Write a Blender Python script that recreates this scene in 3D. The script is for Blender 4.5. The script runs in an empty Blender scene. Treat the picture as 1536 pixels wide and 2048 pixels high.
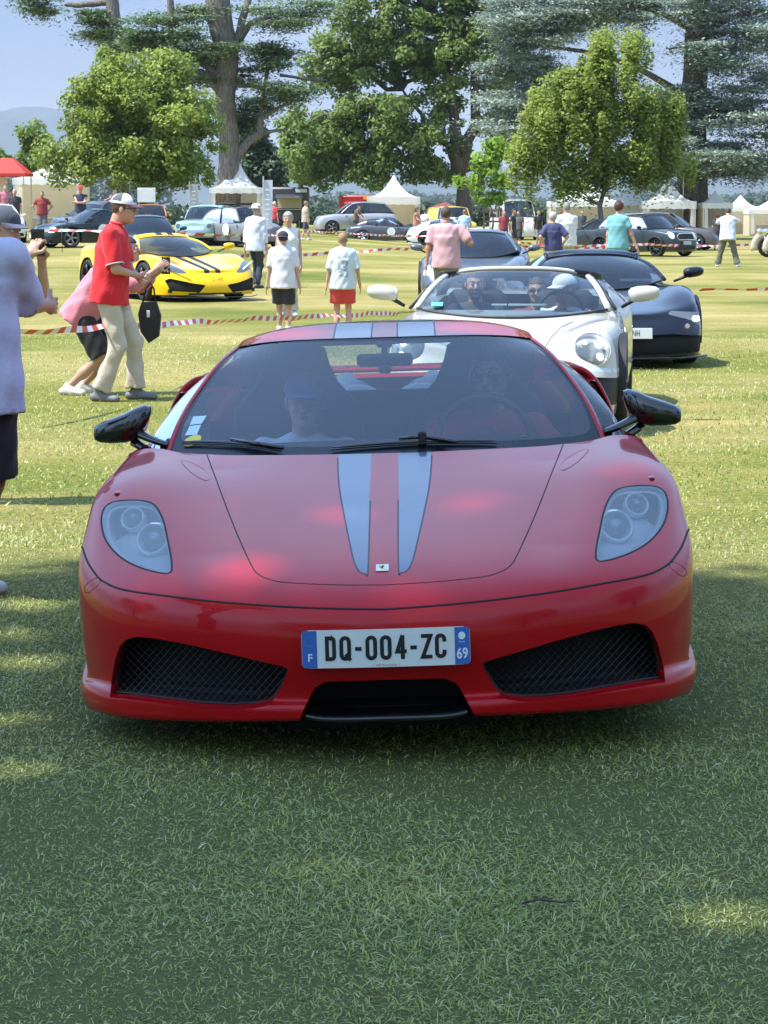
import bpy, bmesh, math, random
import numpy as np
from mathutils import Vector, Matrix

scn = bpy.context.scene
COL = scn.collection
rnd = random.Random(7)
nr = np.random.default_rng(11)

# ------------------------------------------------------------------ camera, world, sun, exposure
F_PX, CAM_H = 4556.0, 1.65
PITCH = math.atan(609.0 / F_PX)
cam_data = bpy.data.cameras.new('camera')
cam_data.sensor_fit = 'VERTICAL'
cam_data.sensor_height = 36.0
cam_data.lens = F_PX / 2048.0 * 36.0
cam_data.clip_start = 0.1
cam_data.clip_end = 40000.0
cam_data.dof.use_dof = False
cam = bpy.data.objects.new('camera', cam_data)
cam.location = (0, 0, CAM_H)
cam.rotation_euler = (math.pi / 2 - PITCH, 0, 0)
COL.objects.link(cam)
scn.camera = cam

SUN_DIR = Vector((-0.47, -0.13, 0.88)).normalized()      # towards the sun
SUN_EL = math.asin(SUN_DIR.z)
SUN_AZ = math.atan2(SUN_DIR.x, SUN_DIR.y)
world = bpy.data.worlds.new('World')
scn.world = world
world.use_nodes = True
wn = world.node_tree
wn.nodes.clear()
w_out = wn.nodes.new('ShaderNodeOutputWorld')
w_bg = wn.nodes.new('ShaderNodeBackground')
w_sky = wn.nodes.new('ShaderNodeTexSky')
w_sky.sky_type = 'NISHITA'
w_sky.sun_disc = False
w_sky.sun_elevation = SUN_EL
w_sky.sun_rotation = SUN_AZ
w_sky.air_density = 1.3
w_sky.dust_density = 0.0
w_sky.ozone_density = 1.7
w_bg.inputs['Strength'].default_value = 0.135
# thin summer clouds mixed into the sky
tc = wn.nodes.new('ShaderNodeTexCoord')
sx = wn.nodes.new('ShaderNodeSeparateXYZ')
wn.links.new(tc.outputs['Generated'], sx.inputs[0])
za = wn.nodes.new('ShaderNodeMath'); za.operation = 'ADD'; za.inputs[1].default_value = 0.09
wn.links.new(sx.outputs['Z'], za.inputs[0])
zm = wn.nodes.new('ShaderNodeMath'); zm.operation = 'MAXIMUM'; zm.inputs[1].default_value = 0.03
wn.links.new(za.outputs[0], zm.inputs[0])
dv = wn.nodes.new('ShaderNodeVectorMath'); dv.operation = 'DIVIDE'
cb = wn.nodes.new('ShaderNodeCombineXYZ')
for k_ in range(3):
    wn.links.new(zm.outputs[0], cb.inputs[k_])
wn.links.new(tc.outputs['Generated'], dv.inputs[0]); wn.links.new(cb.outputs[0], dv.inputs[1])
ns = wn.nodes.new('ShaderNodeTexNoise')
ns.inputs['Scale'].default_value = 0.75
ns.inputs['Detail'].default_value = 6
ns.inputs['Roughness'].default_value = 0.55
mp = wn.nodes.new('ShaderNodeMapping'); mp.inputs['Location'].default_value = (3.1, 1.25, 0)
wn.links.new(dv.outputs[0], mp.inputs[0]); wn.links.new(mp.outputs[0], ns.inputs['Vector'])
cr = wn.nodes.new('ShaderNodeMapRange')
cr.inputs['From Min'].default_value = 0.50; cr.inputs['From Max'].default_value = 0.78
cr.inputs['To Max'].default_value = 0.75
wn.links.new(ns.outputs['Fac'], cr.inputs['Value'])
el = wn.nodes.new('ShaderNodeMapRange'); el.inputs['From Min'].default_value = .02; el.inputs['From Max'].default_value = .16
wn.links.new(sx.outputs['Z'], el.inputs['Value'])
cm_ = wn.nodes.new('ShaderNodeMath'); cm_.operation = 'MULTIPLY'
wn.links.new(cr.outputs[0], cm_.inputs[0]); wn.links.new(el.outputs[0], cm_.inputs[1])
mx = wn.nodes.new('ShaderNodeMix'); mx.data_type = 'RGBA'
wn.links.new(cm_.outputs[0], mx.inputs['Factor'])
# the low sky of the photograph is a deeper, bluer tone than the model's white horizon, all the way round
hr = wn.nodes.new('ShaderNodeValToRGB'); hr.color_ramp.interpolation = 'EASE'
hr.color_ramp.elements[0].position = 0.0; hr.color_ramp.elements[0].color = (.115, .14, .235, 1)
hr.color_ramp.elements[1].position = .45; hr.color_ramp.elements[1].color = (1, 1, 1, 1)
e_ = hr.color_ramp.elements.new(.10); e_.color = (.14, .165, .275, 1)
wn.links.new(sx.outputs['Z'], hr.inputs[0])
hm_ = wn.nodes.new('ShaderNodeMix'); hm_.data_type = 'RGBA'; hm_.blend_type = 'MULTIPLY'; hm_.inputs['Factor'].default_value = 1.0
wn.links.new(w_sky.outputs[0], hm_.inputs['A']); wn.links.new(hr.outputs[0], hm_.inputs['B'])
wn.links.new(hm_.outputs['Result'], mx.inputs['A'])
mx.inputs['B'].default_value = (2.6, 2.75, 3.0, 1)
wn.links.new(mx.outputs['Result'], w_bg.inputs['Color'])
wn.links.new(w_bg.outputs[0], w_out.inputs['Surface'])

sun_data = bpy.data.lights.new('sun', 'SUN')
sun_data.energy = 2.6
sun_data.angle = math.radians(0.53)
sun_data.color = (1.0, 0.955, 0.88)
sun = bpy.data.objects.new('sun', sun_data)
sun.rotation_euler = SUN_DIR.to_track_quat('Z', 'Y').to_euler()
sun.location = (0, 0, 60)
COL.objects.link(sun)

vs = scn.view_settings
vs.view_transform = 'Standard'
vs.look = 'None'
vs.gamma = 1.0
vs.exposure = 1.72
vs.use_curve_mapping = False
scn.cycles.max_bounces = 8
scn.cycles.transparent_max_bounces = 16
scn.cycles.caustics_reflective = False
scn.cycles.caustics_refractive = False
scn.cycles.sample_clamp_indirect = 6.0

# ------------------------------------------------------------------ helpers
_fw = np.array([0, math.cos(PITCH), -math.sin(PITCH)])
_up = np.array([0, math.sin(PITCH), math.cos(PITCH)])

def at(px, py, d):
    """world point seen at pixel (px,py) of the 1536x2048 photograph at ground distance d"""
    r = _fw * F_PX + np.array([1., 0, 0]) * (px - 768.0) + _up * (1024.0 - py)
    r = r * (d / r[1])
    return np.array([r[0], r[1], r[2] + CAM_H])

def xz(px, py, d):
    p = at(px, py, d)
    return p[0], p[2]

def proj(P):
    P = np.asarray(P, float)
    rel = P - np.array([0, 0, CAM_H])
    zc = rel @ _fw
    return np.stack([F_PX * rel[..., 0] / zc, 1024.0 - F_PX * (rel @ _up) / zc], -1)

def terrain(x, y):
    x = np.asarray(x, float); y = np.asarray(y, float)
    a = 0.42 * np.clip((y - 45) / 40, 0, 1) * np.clip((2 - x) / 8, 0, 1)
    b = -0.16 * np.clip((y - 85) / 40, 0, 1) * np.clip((x + 3) / 5, 0, 1)
    c = -3.0 * np.clip((y - 190) / 500, 0, 1)
    return a * np.clip((260 - y) / 150, 0, 1) + b + c

def tag(o, label=None, cat=None, group=None, kind=None):
    for k, v in (('label', label), ('category', cat), ('group', group), ('kind', kind)):
        if v:
            o[k] = v
    return o

def empty(name, loc=(0, 0, 0), rz=0.0, label=None, cat=None, group=None, rot=None, scale=None):
    o = bpy.data.objects.new(name, None)
    COL.objects.link(o)
    o.empty_display_size = 0.2
    o.location = loc
    o.rotation_euler = rot if rot is not None else (0, 0, rz)
    if scale:
        o.scale = (scale,) * 3
    return tag(o, label, cat, group)

def copy_tree(o, parent=None, swap=None):
    c = o.copy(); COL.objects.link(c)
    c.parent = parent
    if swap and c.type == 'MESH':
        hit = [s for s in c.data.materials if s and s.name in swap]
        if hit:
            c.data = c.data.copy()
            for i, s in enumerate(c.data.materials):
                if s and s.name in swap:
                    c.data.materials[i] = swap[s.name]
    for ch in list(o.children):
        copy_tree(ch, c, swap)
    return c

def mk(name, V, F, mats=None, parent=None, smooth=True, mi=None, kind=None, sharp=None):
    me = bpy.data.meshes.new(name)
    V = np.asarray(V, dtype=np.float32).reshape(-1, 3)
    if isinstance(F, np.ndarray):
        k = F.shape[1]
        me.vertices.add(len(V)); me.vertices.foreach_set('co', V.ravel())
        me.loops.add(F.size); me.loops.foreach_set('vertex_index', F.astype(np.int32).ravel())
        me.polygons.add(len(F)); me.polygons.foreach_set('loop_start', np.arange(0, F.size, k, dtype=np.int32))
        me.update(calc_edges=True)
    else:
        me.from_pydata(V.tolist(), [], [tuple(int(i) for i in f) for f in F])
        me.update()
    if mats is not None:
        for m in (mats if isinstance(mats, (list, tuple)) else [mats]):
            me.materials.append(m)
    if mi is not None:
        me.polygons.foreach_set('material_index', np.asarray(mi, dtype=np.int32))
    if len(me.polygons):
        me.polygons.foreach_set('use_smooth', np.full(len(me.polygons), bool(smooth)))
    if sharp:
        try:
            me.set_sharp_from_angle(angle=math.radians(sharp))
        except Exception:
            pass
    me.validate()
    o = bpy.data.objects.new(name, me)
    COL.objects.link(o)
    if parent is not None:
        o.parent = parent
    if kind:
        o['kind'] = kind
    return o

class MB:
    """collects primitives for ONE mesh"""
    def __init__(s):
        s.V = []; s.F = []; s.M = []; s.n = 0
    def add(s, V, F, m=0):
        V = [tuple(float(c) for c in v) for v in V]
        s.V += V
        s.F += [tuple(int(i) + s.n for i in f) for f in F]
        s.M += [m] * len(F)
        s.n += len(V)
        return s
    def box(s, c, d, m=0, R=None, bev=0.0):
        x, y, z = [k / 2 for k in d]
        if bev <= 0:
            V = [(sx * x, sy * y, sz * z) for sx in (-1, 1) for sy in (-1, 1) for sz in (-1, 1)]
            F = [(0, 1, 3, 2), (4, 6, 7, 5), (0, 4, 5, 1), (2, 3, 7, 6), (0, 2, 6, 4), (1, 5, 7, 3)]
        else:
            b = min(bev, x * .9, y * .9, z * .9)
            V = []; F = []
            idx = {}
            for sx in (-1, 1):
                for sy in (-1, 1):
                    for sz in (-1, 1):
                        for ax in range(3):
                            p = [sx * (x - b), sy * (y - b), sz * (z - b)]
                            p[ax] = (sx * x, sy * y, sz * z)[ax]
                            idx[(sx, sy, sz, ax)] = len(V); V.append(tuple(p))
            for ax in range(3):
                a, b2 = [k for k in range(3) if k != ax]
                for sg in (-1, 1):
                    q = []
                    for (i, j) in ((-1, -1), (1, -1), (1, 1), (-1, 1)):
                        t = [0, 0, 0]; t[ax] = sg; t[a] = i; t[b2] = j
                        q.append(idx[(t[0], t[1], t[2], ax)])
                    F.append(q)
            for ax in range(3):
                a, b2 = [k for k in range(3) if k != ax]
                for i in (-1, 1):
                    for j in (-1, 1):
                        t0 = [0, 0, 0]; t0[ax] = -1; t0[a] = i; t0[b2] = j
                        t1 = list(t0); t1[ax] = 1
                        F.append([idx[tuple(t0) + (a,)], idx[tuple(t1) + (a,)], idx[tuple(t1) + (b2,)], idx[tuple(t0) + (b2,)]])
            for sx in (-1, 1):
                for sy in (-1, 1):
                    for sz in (-1, 1):
                        F.append([idx[(sx, sy, sz, k)] for k in range(3)])
        V = np.array(V)
        if R is not None:
            V = V @ np.array(R).T
        return s.add(V + np.array(c), F, m)
    def tube(s, pts, r, n=8, m=0, caps=True, flat=None):
        pts = np.asarray(pts, float)
        rr = np.full(len(pts), r, float) if np.isscalar(r) else np.asarray(r, float)
        T = np.gradient(pts, axis=0); T /= np.linalg.norm(T, axis=1)[:, None] + 1e-9
        ref = np.array([0, 0, 1.0]) if abs(T[0][2]) < .9 else np.array([1.0, 0, 0])
        V = []
        for i, p in enumerate(pts):
            a = np.cross(T[i], ref); a /= np.linalg.norm(a) + 1e-9
            b = np.cross(T[i], a)
            ref = np.cross(a, T[i]) if np.linalg.norm(np.cross(a, T[i])) > 1e-6 else ref
            for k in range(n):
                w = 2 * math.pi * k / n
                V.append(p + rr[i] * (math.cos(w) * a + (flat or 1.0) * math.sin(w) * b))
        F = [(i * n + k, i * n + (k + 1) % n, (i + 1) * n + (k + 1) % n, (i + 1) * n + k) for i in range(len(pts) - 1) for k in range(n)]
        if caps:
            F.append(tuple(range(n))[::-1]); F.append(tuple((len(pts) - 1) * n + k for k in range(n)))
        return s.add(V, F, m)
    def lathe(s, prof, c=(0, 0, 0), axis='z', n=24, m=0, R=None):
        """prof: list of (radius, height)"""
        V = []
        for r, h in prof:
            for k in range(n):
                w = 2 * math.pi * k / n
                if axis == 'z': V.append((r * math.cos(w), r * math.sin(w), h))
                elif axis == 'x': V.append((h, r * math.cos(w), r * math.sin(w)))
                else: V.append((r * math.cos(w), h, r * math.sin(w)))
        V = np.array(V)
        if R is not None: V = V @ np.array(R).T
        F = [(i * n + k, i * n + (k + 1) % n, (i + 1) * n + (k + 1) % n, (i + 1) * n + k) for i in range(len(prof) - 1) for k in range(n)]
        return s.add(V + np.array(c), F, m)
    def ell(s, c, d, n=12, m=0, R=None):
        prof = [(math.sin(math.pi * i / n) + 1e-4, -math.cos(math.pi * i / n)) for i in range(n + 1)]
        V = []
        k2 = n * 2
        for r, h in prof:
            for k in range(k2):
                w = 2 * math.pi * k / k2
                V.append((r * math.cos(w) * d[0], r * math.sin(w) * d[1], h * d[2]))
        V = np.array(V)
        if R is not None: V = V @ np.array(R).T
        F = [(i * k2 + k, i * k2 + (k + 1) % k2, (i + 1) * k2 + (k + 1) % k2, (i + 1) * k2 + k) for i in range(n) for k in range(k2)]
        return s.add(V + np.array(c), F, m)
    def poly(s, pts, th=None, m=0):
        """planar polygon, optionally thickened by the vector th"""
        n = len(pts)
        if th is None:
            return s.add(pts, [tuple(range(n))], m)
        P = [np.array(p, float) for p in pts]; Q = [p + np.array(th) for p in P]
        F = [tuple(range(n))[::-1], tuple(range(n, 2 * n))] + [(i, (i + 1) % n, n + (i + 1) % n, n + i) for i in range(n)]
        return s.add(P + Q, F, m)
    def build(s, name, mats, parent=None, smooth=False, sharp=None, kind=None):
        return mk(name, s.V, s.F, mats, parent, smooth, s.M, kind, sharp)

def rotz(a):
    c, s = math.cos(a), math.sin(a)
    return np.array([[c, -s, 0], [s, c, 0], [0, 0, 1.]])
def rotx(a):
    c, s = math.cos(a), math.sin(a)
    return np.array([[1, 0, 0], [0, c, -s], [0, s, c.real]])
def roty(a):
    c, s = math.cos(a), math.sin(a)
    return np.array([[c, 0, s], [0, 1, 0], [-s, 0, c]])

# ------------------------------------------------------------------ materials
def new_mat(name):
    m = bpy.data.materials.new(name); m.use_nodes = True
    nt = m.node_tree
    return m, nt, nt.nodes['Principled BSDF']

def mat(name, col, rough=0.5, metal=0.0, coat=0.0, spec=0.5, var=0.0, vscale=8.0, bump=0.0, bscale=60.0, alpha=None, trans=0.0, ior=1.5, emit=None, sss=0.0, sheen=0.0, rvar=0.0):
    m, nt, b = new_mat(name)
    b.inputs['Base Color'].default_value = (*col, 1)
    b.inputs['Roughness'].default_value = rough
    b.inputs['Metallic'].default_value = metal
    b.inputs['Coat Weight'].default_value = coat
    b.inputs['Coat Roughness'].default_value = 0.03
    b.inputs['Specular IOR Level'].default_value = spec
    b.inputs['IOR'].default_value = ior
    b.inputs['Transmission Weight'].default_value = trans
    if sheen: b.inputs['Sheen Weight'].default_value = sheen
    if sss:
        b.inputs['Subsurface Weight'].default_value = sss
        b.inputs['Subsurface Radius'].default_value = (0.02, 0.008, 0.004)
    if emit:
        b.inputs['Emission Color'].default_value = (*emit[:3], 1); b.inputs['Emission Strength'].default_value = emit[3]
    if var or bump or rvar:
        t = nt.nodes.new('ShaderNodeTexCoord')
        if var or rvar:
            n = nt.nodes.new('ShaderNodeTexNoise'); n.inputs['Scale'].default_value = vscale; n.inputs['Detail'].default_value = 5
            nt.links.new(t.outputs['Object'], n.inputs['Vector'])
        if var:
            mr = nt.nodes.new('ShaderNodeMapRange')
            mr.inputs['From Min'].default_value = .25; mr.inputs['From Max'].default_value = .75
            mr.inputs['To Min'].default_value = 1 - var; mr.inputs['To Max'].default_value = 1 + var
            nt.links.new(n.outputs['Fac'], mr.inputs['Value'])
            vm = nt.nodes.new('ShaderNodeVectorMath'); vm.operation = 'SCALE'; vm.inputs[0].default_value = col
            nt.links.new(mr.outputs[0], vm.inputs['Scale']); nt.links.new(vm.outputs[0], b.inputs['Base Color'])
        if rvar:
            mr2 = nt.nodes.new('ShaderNodeMapRange')
            mr2.inputs['To Min'].default_value = max(0, rough - rvar); mr2.inputs['To Max'].default_value = rough + rvar
            nt.links.new(n.outputs['Fac'], mr2.inputs['Value']); nt.links.new(mr2.outputs[0], b.inputs['Roughness'])
        if bump:
            n2 = nt.nodes.new('ShaderNodeTexNoise'); n2.inputs['Scale'].default_value = bscale; n2.inputs['Detail'].default_value = 4
            nt.links.new(t.outputs['Object'], n2.inputs['Vector'])
            bp = nt.nodes.new('ShaderNodeBump'); bp.inputs['Strength'].default_value = bump; bp.inputs['Distance'].default_value = 0.01
            nt.links.new(n2.outputs['Fac'], bp.inputs['Height']); nt.links.new(bp.outputs[0], b.inputs['Normal'])
    return m

def paint(name, col, rough=0.32, coat=1.0, flake=0.0):
    m, nt, b = new_mat(name)
    b.inputs['Base Color'].default_value = (*col, 1)
    b.inputs['Roughness'].default_value = rough
    b.inputs['Metallic'].default_value = flake
    b.inputs['Coat Weight'].default_value = coat
    b.inputs['Coat Roughness'].default_value = 0.025
    b.inputs['Specular IOR Level'].default_value = 0.12 if not flake else .5
    b.inputs['Coat IOR'].default_value = 1.36
    t = nt.nodes.new('ShaderNodeTexCoord')
    n = nt.nodes.new('ShaderNodeTexNoise'); n.inputs['Scale'].default_value = 1.7; n.inputs['Detail'].default_value = 7; n.inputs['Roughness'].default_value = .65
    nt.links.new(t.outputs['Object'], n.inputs['Vector'])
    mr = nt.nodes.new('ShaderNodeMapRange'); mr.inputs['From Min'].default_value = .35; mr.inputs['From Max'].default_value = .8
    mr.inputs['To Min'].default_value = .004; mr.inputs['To Max'].default_value = .022
    nt.links.new(n.outputs['Fac'], mr.inputs['Value']); nt.links.new(mr.outputs[0], b.inputs['Coat Roughness'])
    return m

def glass_mat(name, tint=(.75, .82, .85), ior=1.6, rough=0.0, refl=1.0, film=0.0, filmcol=(.5, .55, .6)):
    """thin pane: tinted see-through mixed with a mirror by Fresnel, and a faint film for dust and painted sky sheen"""
    m = bpy.data.materials.new(name); m.use_nodes = True
    nt = m.node_tree; nt.nodes.clear()
    out = nt.nodes.new('ShaderNodeOutputMaterial')
    tr = nt.nodes.new('ShaderNodeBsdfTransparent'); tr.inputs[0].default_value = (*tint, 1)
    gl = nt.nodes.new('ShaderNodeBsdfGlossy'); gl.inputs['Roughness'].default_value = rough; gl.inputs[0].default_value = (refl, refl, refl, 1)
    fr = nt.nodes.new('ShaderNodeFresnel'); fr.inputs['IOR'].default_value = ior
    mx = nt.nodes.new('ShaderNodeMixShader')
    nt.links.new(fr.outputs[0], mx.inputs[0]); nt.links.new(tr.outputs[0], mx.inputs[1]); nt.links.new(gl.outputs[0], mx.inputs[2])
    last = mx
    if film:
        df = nt.nodes.new('ShaderNodeBsdfDiffuse'); df.inputs[0].default_value = (*filmcol, 1)
        m2 = nt.nodes.new('ShaderNodeMixShader'); m2.inputs[0].default_value = film
        nt.links.new(mx.outputs[0], m2.inputs[1]); nt.links.new(df.outputs[0], m2.inputs[2]); last = m2
    nt.links.new(last.outputs[0], out.inputs['Surface'])
    return m

M = {}
M['red'] = paint('red_paint', (.41, .002, .007), coat=.85)
M['stripe'] = paint('stripe_paint', (.085, .11, .17), rough=.3, flake=.4)
M['stripe_edge'] = mat('stripe_edge', (.015, .02, .03), .4)
M['black_gloss'] = mat('black_gloss', (.006, .007, .008), .12, coat=1.0)
M['black'] = mat('black_plastic', (.012, .012, .013), .55, bump=.15, bscale=300)
M['dark'] = mat('dark_void', (.004, .004, .005), .8)
M['rubber'] = mat('tyre_rubber', (.018, .018, .019), .8, bump=.2, bscale=150)
M['gap'] = mat('panel_gap', (.010, .001, .003), .7)
M['gap_dark'] = mat('panel_gap_dark', (.01, .01, .01), .7)
M['wire'] = mat('grille_wire', (.045, .048, .052), .45, metal=.3)
M['carbon'] = mat('splitter_black', (.015, .018, .018), .30, coat=.6)
M['chrome'] = mat('chrome', (.75, .76, .78), .12, metal=1)
M['alloy'] = mat('alloy_grey', (.30, .31, .33), .35, metal=.8)
M['alloy_dark'] = mat('alloy_dark', (.035, .036, .04), .35, metal=.6)
M['alloy_silver'] = mat('alloy_silver', (.55, .56, .58), .3, metal=.8)
M['plate_white'] = mat('plate_white', (.66, .70, .68), .35, var=.03, vscale=30)
M['plate_blue'] = mat('plate_blue', (.03, .13, .42), .35)
M['ink'] = mat('plate_ink', (.008, .008, .012), .4)
M['print_white'] = mat('print_white', (.72, .76, .8), .4)
M['print_yellow'] = mat('print_yellow', (.75, .62, .08), .4)
M['print_red'] = mat('print_red', (.6, .08, .08), .5)
M['badge_yellow'] = mat('badge_yellow', (.72, .72, .35), .3, coat=.6)
M['sticker_blue'] = mat('sticker_pale', (.55, .72, .75), .5)
M['sticker_green'] = mat('sticker_green', (.10, .62, .45), .5)
M['windscreen'] = glass_mat('windscreen_glass', (.90, .94, .95), ior=1.72, film=.035, filmcol=(.45, .5, .55))
M['glass'] = glass_mat('car_glass', (.50, .56, .57), ior=1.7, film=.01)
M['glass_dark'] = glass_mat('dark_car_glass', (.22, .25, .26), ior=1.7)
M['lens'] = glass_mat('lamp_lens', (.86, .90, .92), ior=1.75, film=.10, filmcol=(.55, .64, .72))  # pale blue film puts the sky's sheen into the lens colour
M['seat'] = mat('seat_black', (.02, .02, .023), .7, bump=.3, bscale=200)
M['interior'] = mat('interior_black', (.013, .013, .015), .7)
M['band'] = mat('glass_border', (.006, .007, .009), .25)
M['lamp_grey'] = mat('lamp_reflector', (.62, .68, .74), .35, metal=.1)
M['lamp_bowl'] = mat('lamp_bowl', (.86, .89, .92), .25, metal=.2)
M['lamp_dark'] = mat('lamp_dark', (.10, .11, .13), .15, coat=.8)
M['led'] = mat('lamp_lit', (.9, .92, .95), .3, emit=(1, .97, .9, 3.0))
M['amber'] = mat('amber_lens', (.6, .2, .03), .2)
# ------------------------------------------------------------------ surface patches and cutting
def cr_weights(n_ctrl, n_out, ts=None):
    """Catmull-Rom basis: (n_out x n_ctrl)"""
    if ts is None: ts = np.linspace(0, n_ctrl - 1, n_out)
    W = np.zeros((len(ts), n_ctrl))
    for r, t in enumerate(ts):
        i = min(int(t), n_ctrl - 2); f = t - i
        w = [(-f + 2 * f * f - f ** 3) / 2, (2 - 5 * f * f + 3 * f ** 3) / 2, (f + 4 * f * f - 3 * f ** 3) / 2, (-f * f + f ** 3) / 2]
        for k, wt in zip(range(i - 1, i + 3), w):
            if k < 0:
                W[r, 0] += 2 * wt; W[r, 1] -= wt
            elif k > n_ctrl - 1:
                W[r, -1] += 2 * wt; W[r, -2] -= wt
            else:
                W[r, k] += wt
    return W

def gsmooth(G, axis, sig):
    if sig <= 0: return G
    r = int(3 * sig) + 1
    k = np.exp(-0.5 * (np.arange(-r, r + 1) / sig) ** 2); k /= k.sum()
    n = G.shape[axis]
    G2 = np.moveaxis(G, axis, 0)
    i = np.arange(n)
    out = np.zeros_like(G2)
    for o, w in zip(range(-r, r + 1), k):
        j = i + o
        lo = j < 0; hi = j > n - 1
        jj = np.clip(j, 0, n - 1)
        v = G2[jj].copy()
        if lo.any():
            v[lo] = 2 * G2[0] - G2[np.clip(-j[lo], 0, n - 1)]
        if hi.any():
            v[hi] = 2 * G2[-1] - G2[np.clip(2 * (n - 1) - j[hi], 0, n - 1)]
        out += w * v
    return np.moveaxis(out, 0, axis)

def grid_faces(nr_, nc_, off=0):
    i, j = np.meshgrid(np.arange(nr_ - 1), np.arange(nc_ - 1), indexing='ij')
    a = i * nc_ + j + off
    return np.stack([a, a + 1, a + nc_ + 1, a + nc_], -1).reshape(-1, 4)

def sdist(P, poly):
    """signed distance to closed polygon, negative inside"""
    P = np.asarray(P, float); poly = np.asarray(poly, float)
    d = np.full(len(P), 1e18); inside = np.zeros(len(P), bool)
    n = len(poly)
    for i in range(n):
        a = poly[i]; b = poly[(i + 1) % n]; e = b - a
        w = P - a
        t = np.clip((w @ e) / max(e @ e, 1e-12), 0, 1)
        q = w - t[:, None] * e
        d = np.minimum(d, (q * q).sum(1))
        c = (a[1] > P[:, 1]) != (b[1] > P[:, 1])
        if c.any():
            xx = a[0] + (P[:, 1] - a[1]) * e[0] / (e[1] if abs(e[1]) > 1e-12 else 1e-12)
            inside ^= c & (P[:, 0] < xx)
    d = np.sqrt(d)
    return np.where(inside, -d, d)

def smooth_poly(pts, n=6, closed=True):
    pts = np.asarray(pts, float)
    out = []
    m = len(pts)
    for i in range(m if closed else m - 1):
        p0, p1, p2, p3 = [pts[(i + k) % m] if closed else pts[min(max(i + k, 0), m - 1)] for k in (-1, 0, 1, 2)]
        for s in range(n):
            f = s / n
            out.append(.5 * ((2 * p1) + (-p0 + p2) * f + (2 * p0 - 5 * p1 + 4 * p2 - p3) * f * f + (-p0 + 3 * p1 - 3 * p2 + p3) * f ** 3))
    if not closed: out.append(pts[-1])
    return np.array(out)

class Surf:
    """triangle/quad soup over shared verts, which can be cut by 2-D outlines"""
    def __init__(s, V, Q):
        s.V = np.array(V, float).reshape(-1, 3)
        s.F = [tuple(q) for q in Q] if not isinstance(Q, np.ndarray) else Q
        if isinstance(s.F, list): s.F = np.array(s.F)
        if s.F.shape[1] == 3: s.F = np.concatenate([s.F, s.F[:, 2:3]], 1)
        s.lab = np.zeros(len(s.F), int)
    def cut(s, sfun, label, where=None, only=None):
        """sfun(V)->signed value (neg inside). Faces inside get LABEL. where: mask fn on V for candidates; only: labels that may be cut"""
        val = sfun(s.V)
        if where is not None:
            w = where(s.V)
            val = np.where(w, val, np.abs(val) + 1e-3)
        F = s.F
        E = np.concatenate([F[:, [0, 1]], F[:, [1, 2]], F[:, [2, 3]], F[:, [3, 0]]])
        E.sort(axis=1)
        E = np.unique(E, axis=0); E = E[E[:, 0] != E[:, 1]]
        a, b = val[E[:, 0]], val[E[:, 1]]
        cr_ = (a * b) < 0
        E = E[cr_]; a = a[cr_]; b = b[cr_]
        t = a / (a - b)
        tgt = np.where(t < .5, E[:, 0], E[:, 1])
        P = s.V[E[:, 0]] * (1 - t)[:, None] + s.V[E[:, 1]] * t[:, None]
        mv = np.where(t < .5, t, 1 - t)
        order = np.argsort(-mv)           # smallest move wins (written last)
        for k in order:
            s.V[tgt[k]] = P[k]
        val[tgt] = 0.0
        sg = np.sign(np.where(np.abs(val) < 1e-9, 0, val))
        S = sg[F]
        pos = (S > 0).any(1); neg = (S < 0).any(1)
        mixed = pos & neg
        lab = s.lab.copy()
        can = np.ones(len(F), bool) if only is None else np.isin(lab, only)
        # faces with all-zero corners: use centroid
        allz = ~pos & ~neg
        if allz.any():
            c = s.V[F[allz]].mean(1); v2 = sfun(c)
            ng = np.zeros(len(F), bool); ng[allz] = v2 < 0
            neg = neg | ng
        lab[neg & ~mixed & can] = label
        if mixed.any():
            nf = []; nl = []
            for fi in np.nonzero(mixed)[0]:
                q = list(F[fi]); sq = S[fi]
                if q[2] == q[3]:
                    q = q[:3]; sq = sq[:3]
                if len(q) == 4:
                    if sq[0] == 0 and sq[2] == 0:
                        T = [(0, 1, 2), (0, 2, 3)]
                    elif sq[1] == 0 and sq[3] == 0:
                        T = [(1, 2, 3), (1, 3, 0)]
                    else:
                        T = [(0, 1, 2), (0, 2, 3)]
                else:
                    T = [(0, 1, 2)]
                for tt in T:
                    ss = [sq[k] for k in tt]
                    nf.append((q[tt[0]], q[tt[1]], q[tt[2]], q[tt[2]]))
                    nl.append(label if (min(ss) < 0 and can[fi]) else s.lab[fi])
            keep = ~mixed
            s.F = np.concatenate([F[keep], np.array(nf)])
            s.lab = np.concatenate([lab[keep], np.array(nl)])
        else:
            s.lab = lab
        return s
    def part(s, labels, offset=None):
        m = np.isin(s.lab, labels if isinstance(labels, (list, tuple)) else [labels])
        F = s.F[m]
        used, inv = np.unique(F, return_inverse=True)
        inv = inv.reshape(F.shape)
        V = s.V[used]
        return V, [tuple(f[:3]) if f[2] == f[3] else tuple(f) for f in inv]
    def build(s, labels, name, mats, parent=None, mi=None, thick=None, mat_rim=None):
        V, F = s.part(labels)
        return mk(name, V, F, mats, parent, True)
    def normals(s):
        F = s.F
        a, b, c = s.V[F[:, 0]], s.V[F[:, 1]], s.V[F[:, 2]]
        d = s.V[F[:, 3]]
        n = np.cross(c - a, d - b); bad = F[:, 2] == F[:, 3]
        n[bad] = np.cross(b - a, c - a)[bad]
        N = np.zeros_like(s.V)
        for k in range(4): np.add.at(N, F[:, k], n)
        return N / (np.linalg.norm(N, axis=1)[:, None] + 1e-12)

def boundary_loops(F):
    from collections import defaultdict
    cnt = {}
    for f in F:
        for i in range(len(f)):
            a, b = f[i], f[(i + 1) % len(f)]
            if a == b: continue
            if (b, a) in cnt: del cnt[(b, a)]
            else: cnt[(a, b)] = 1
    return list(cnt.keys())

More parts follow.
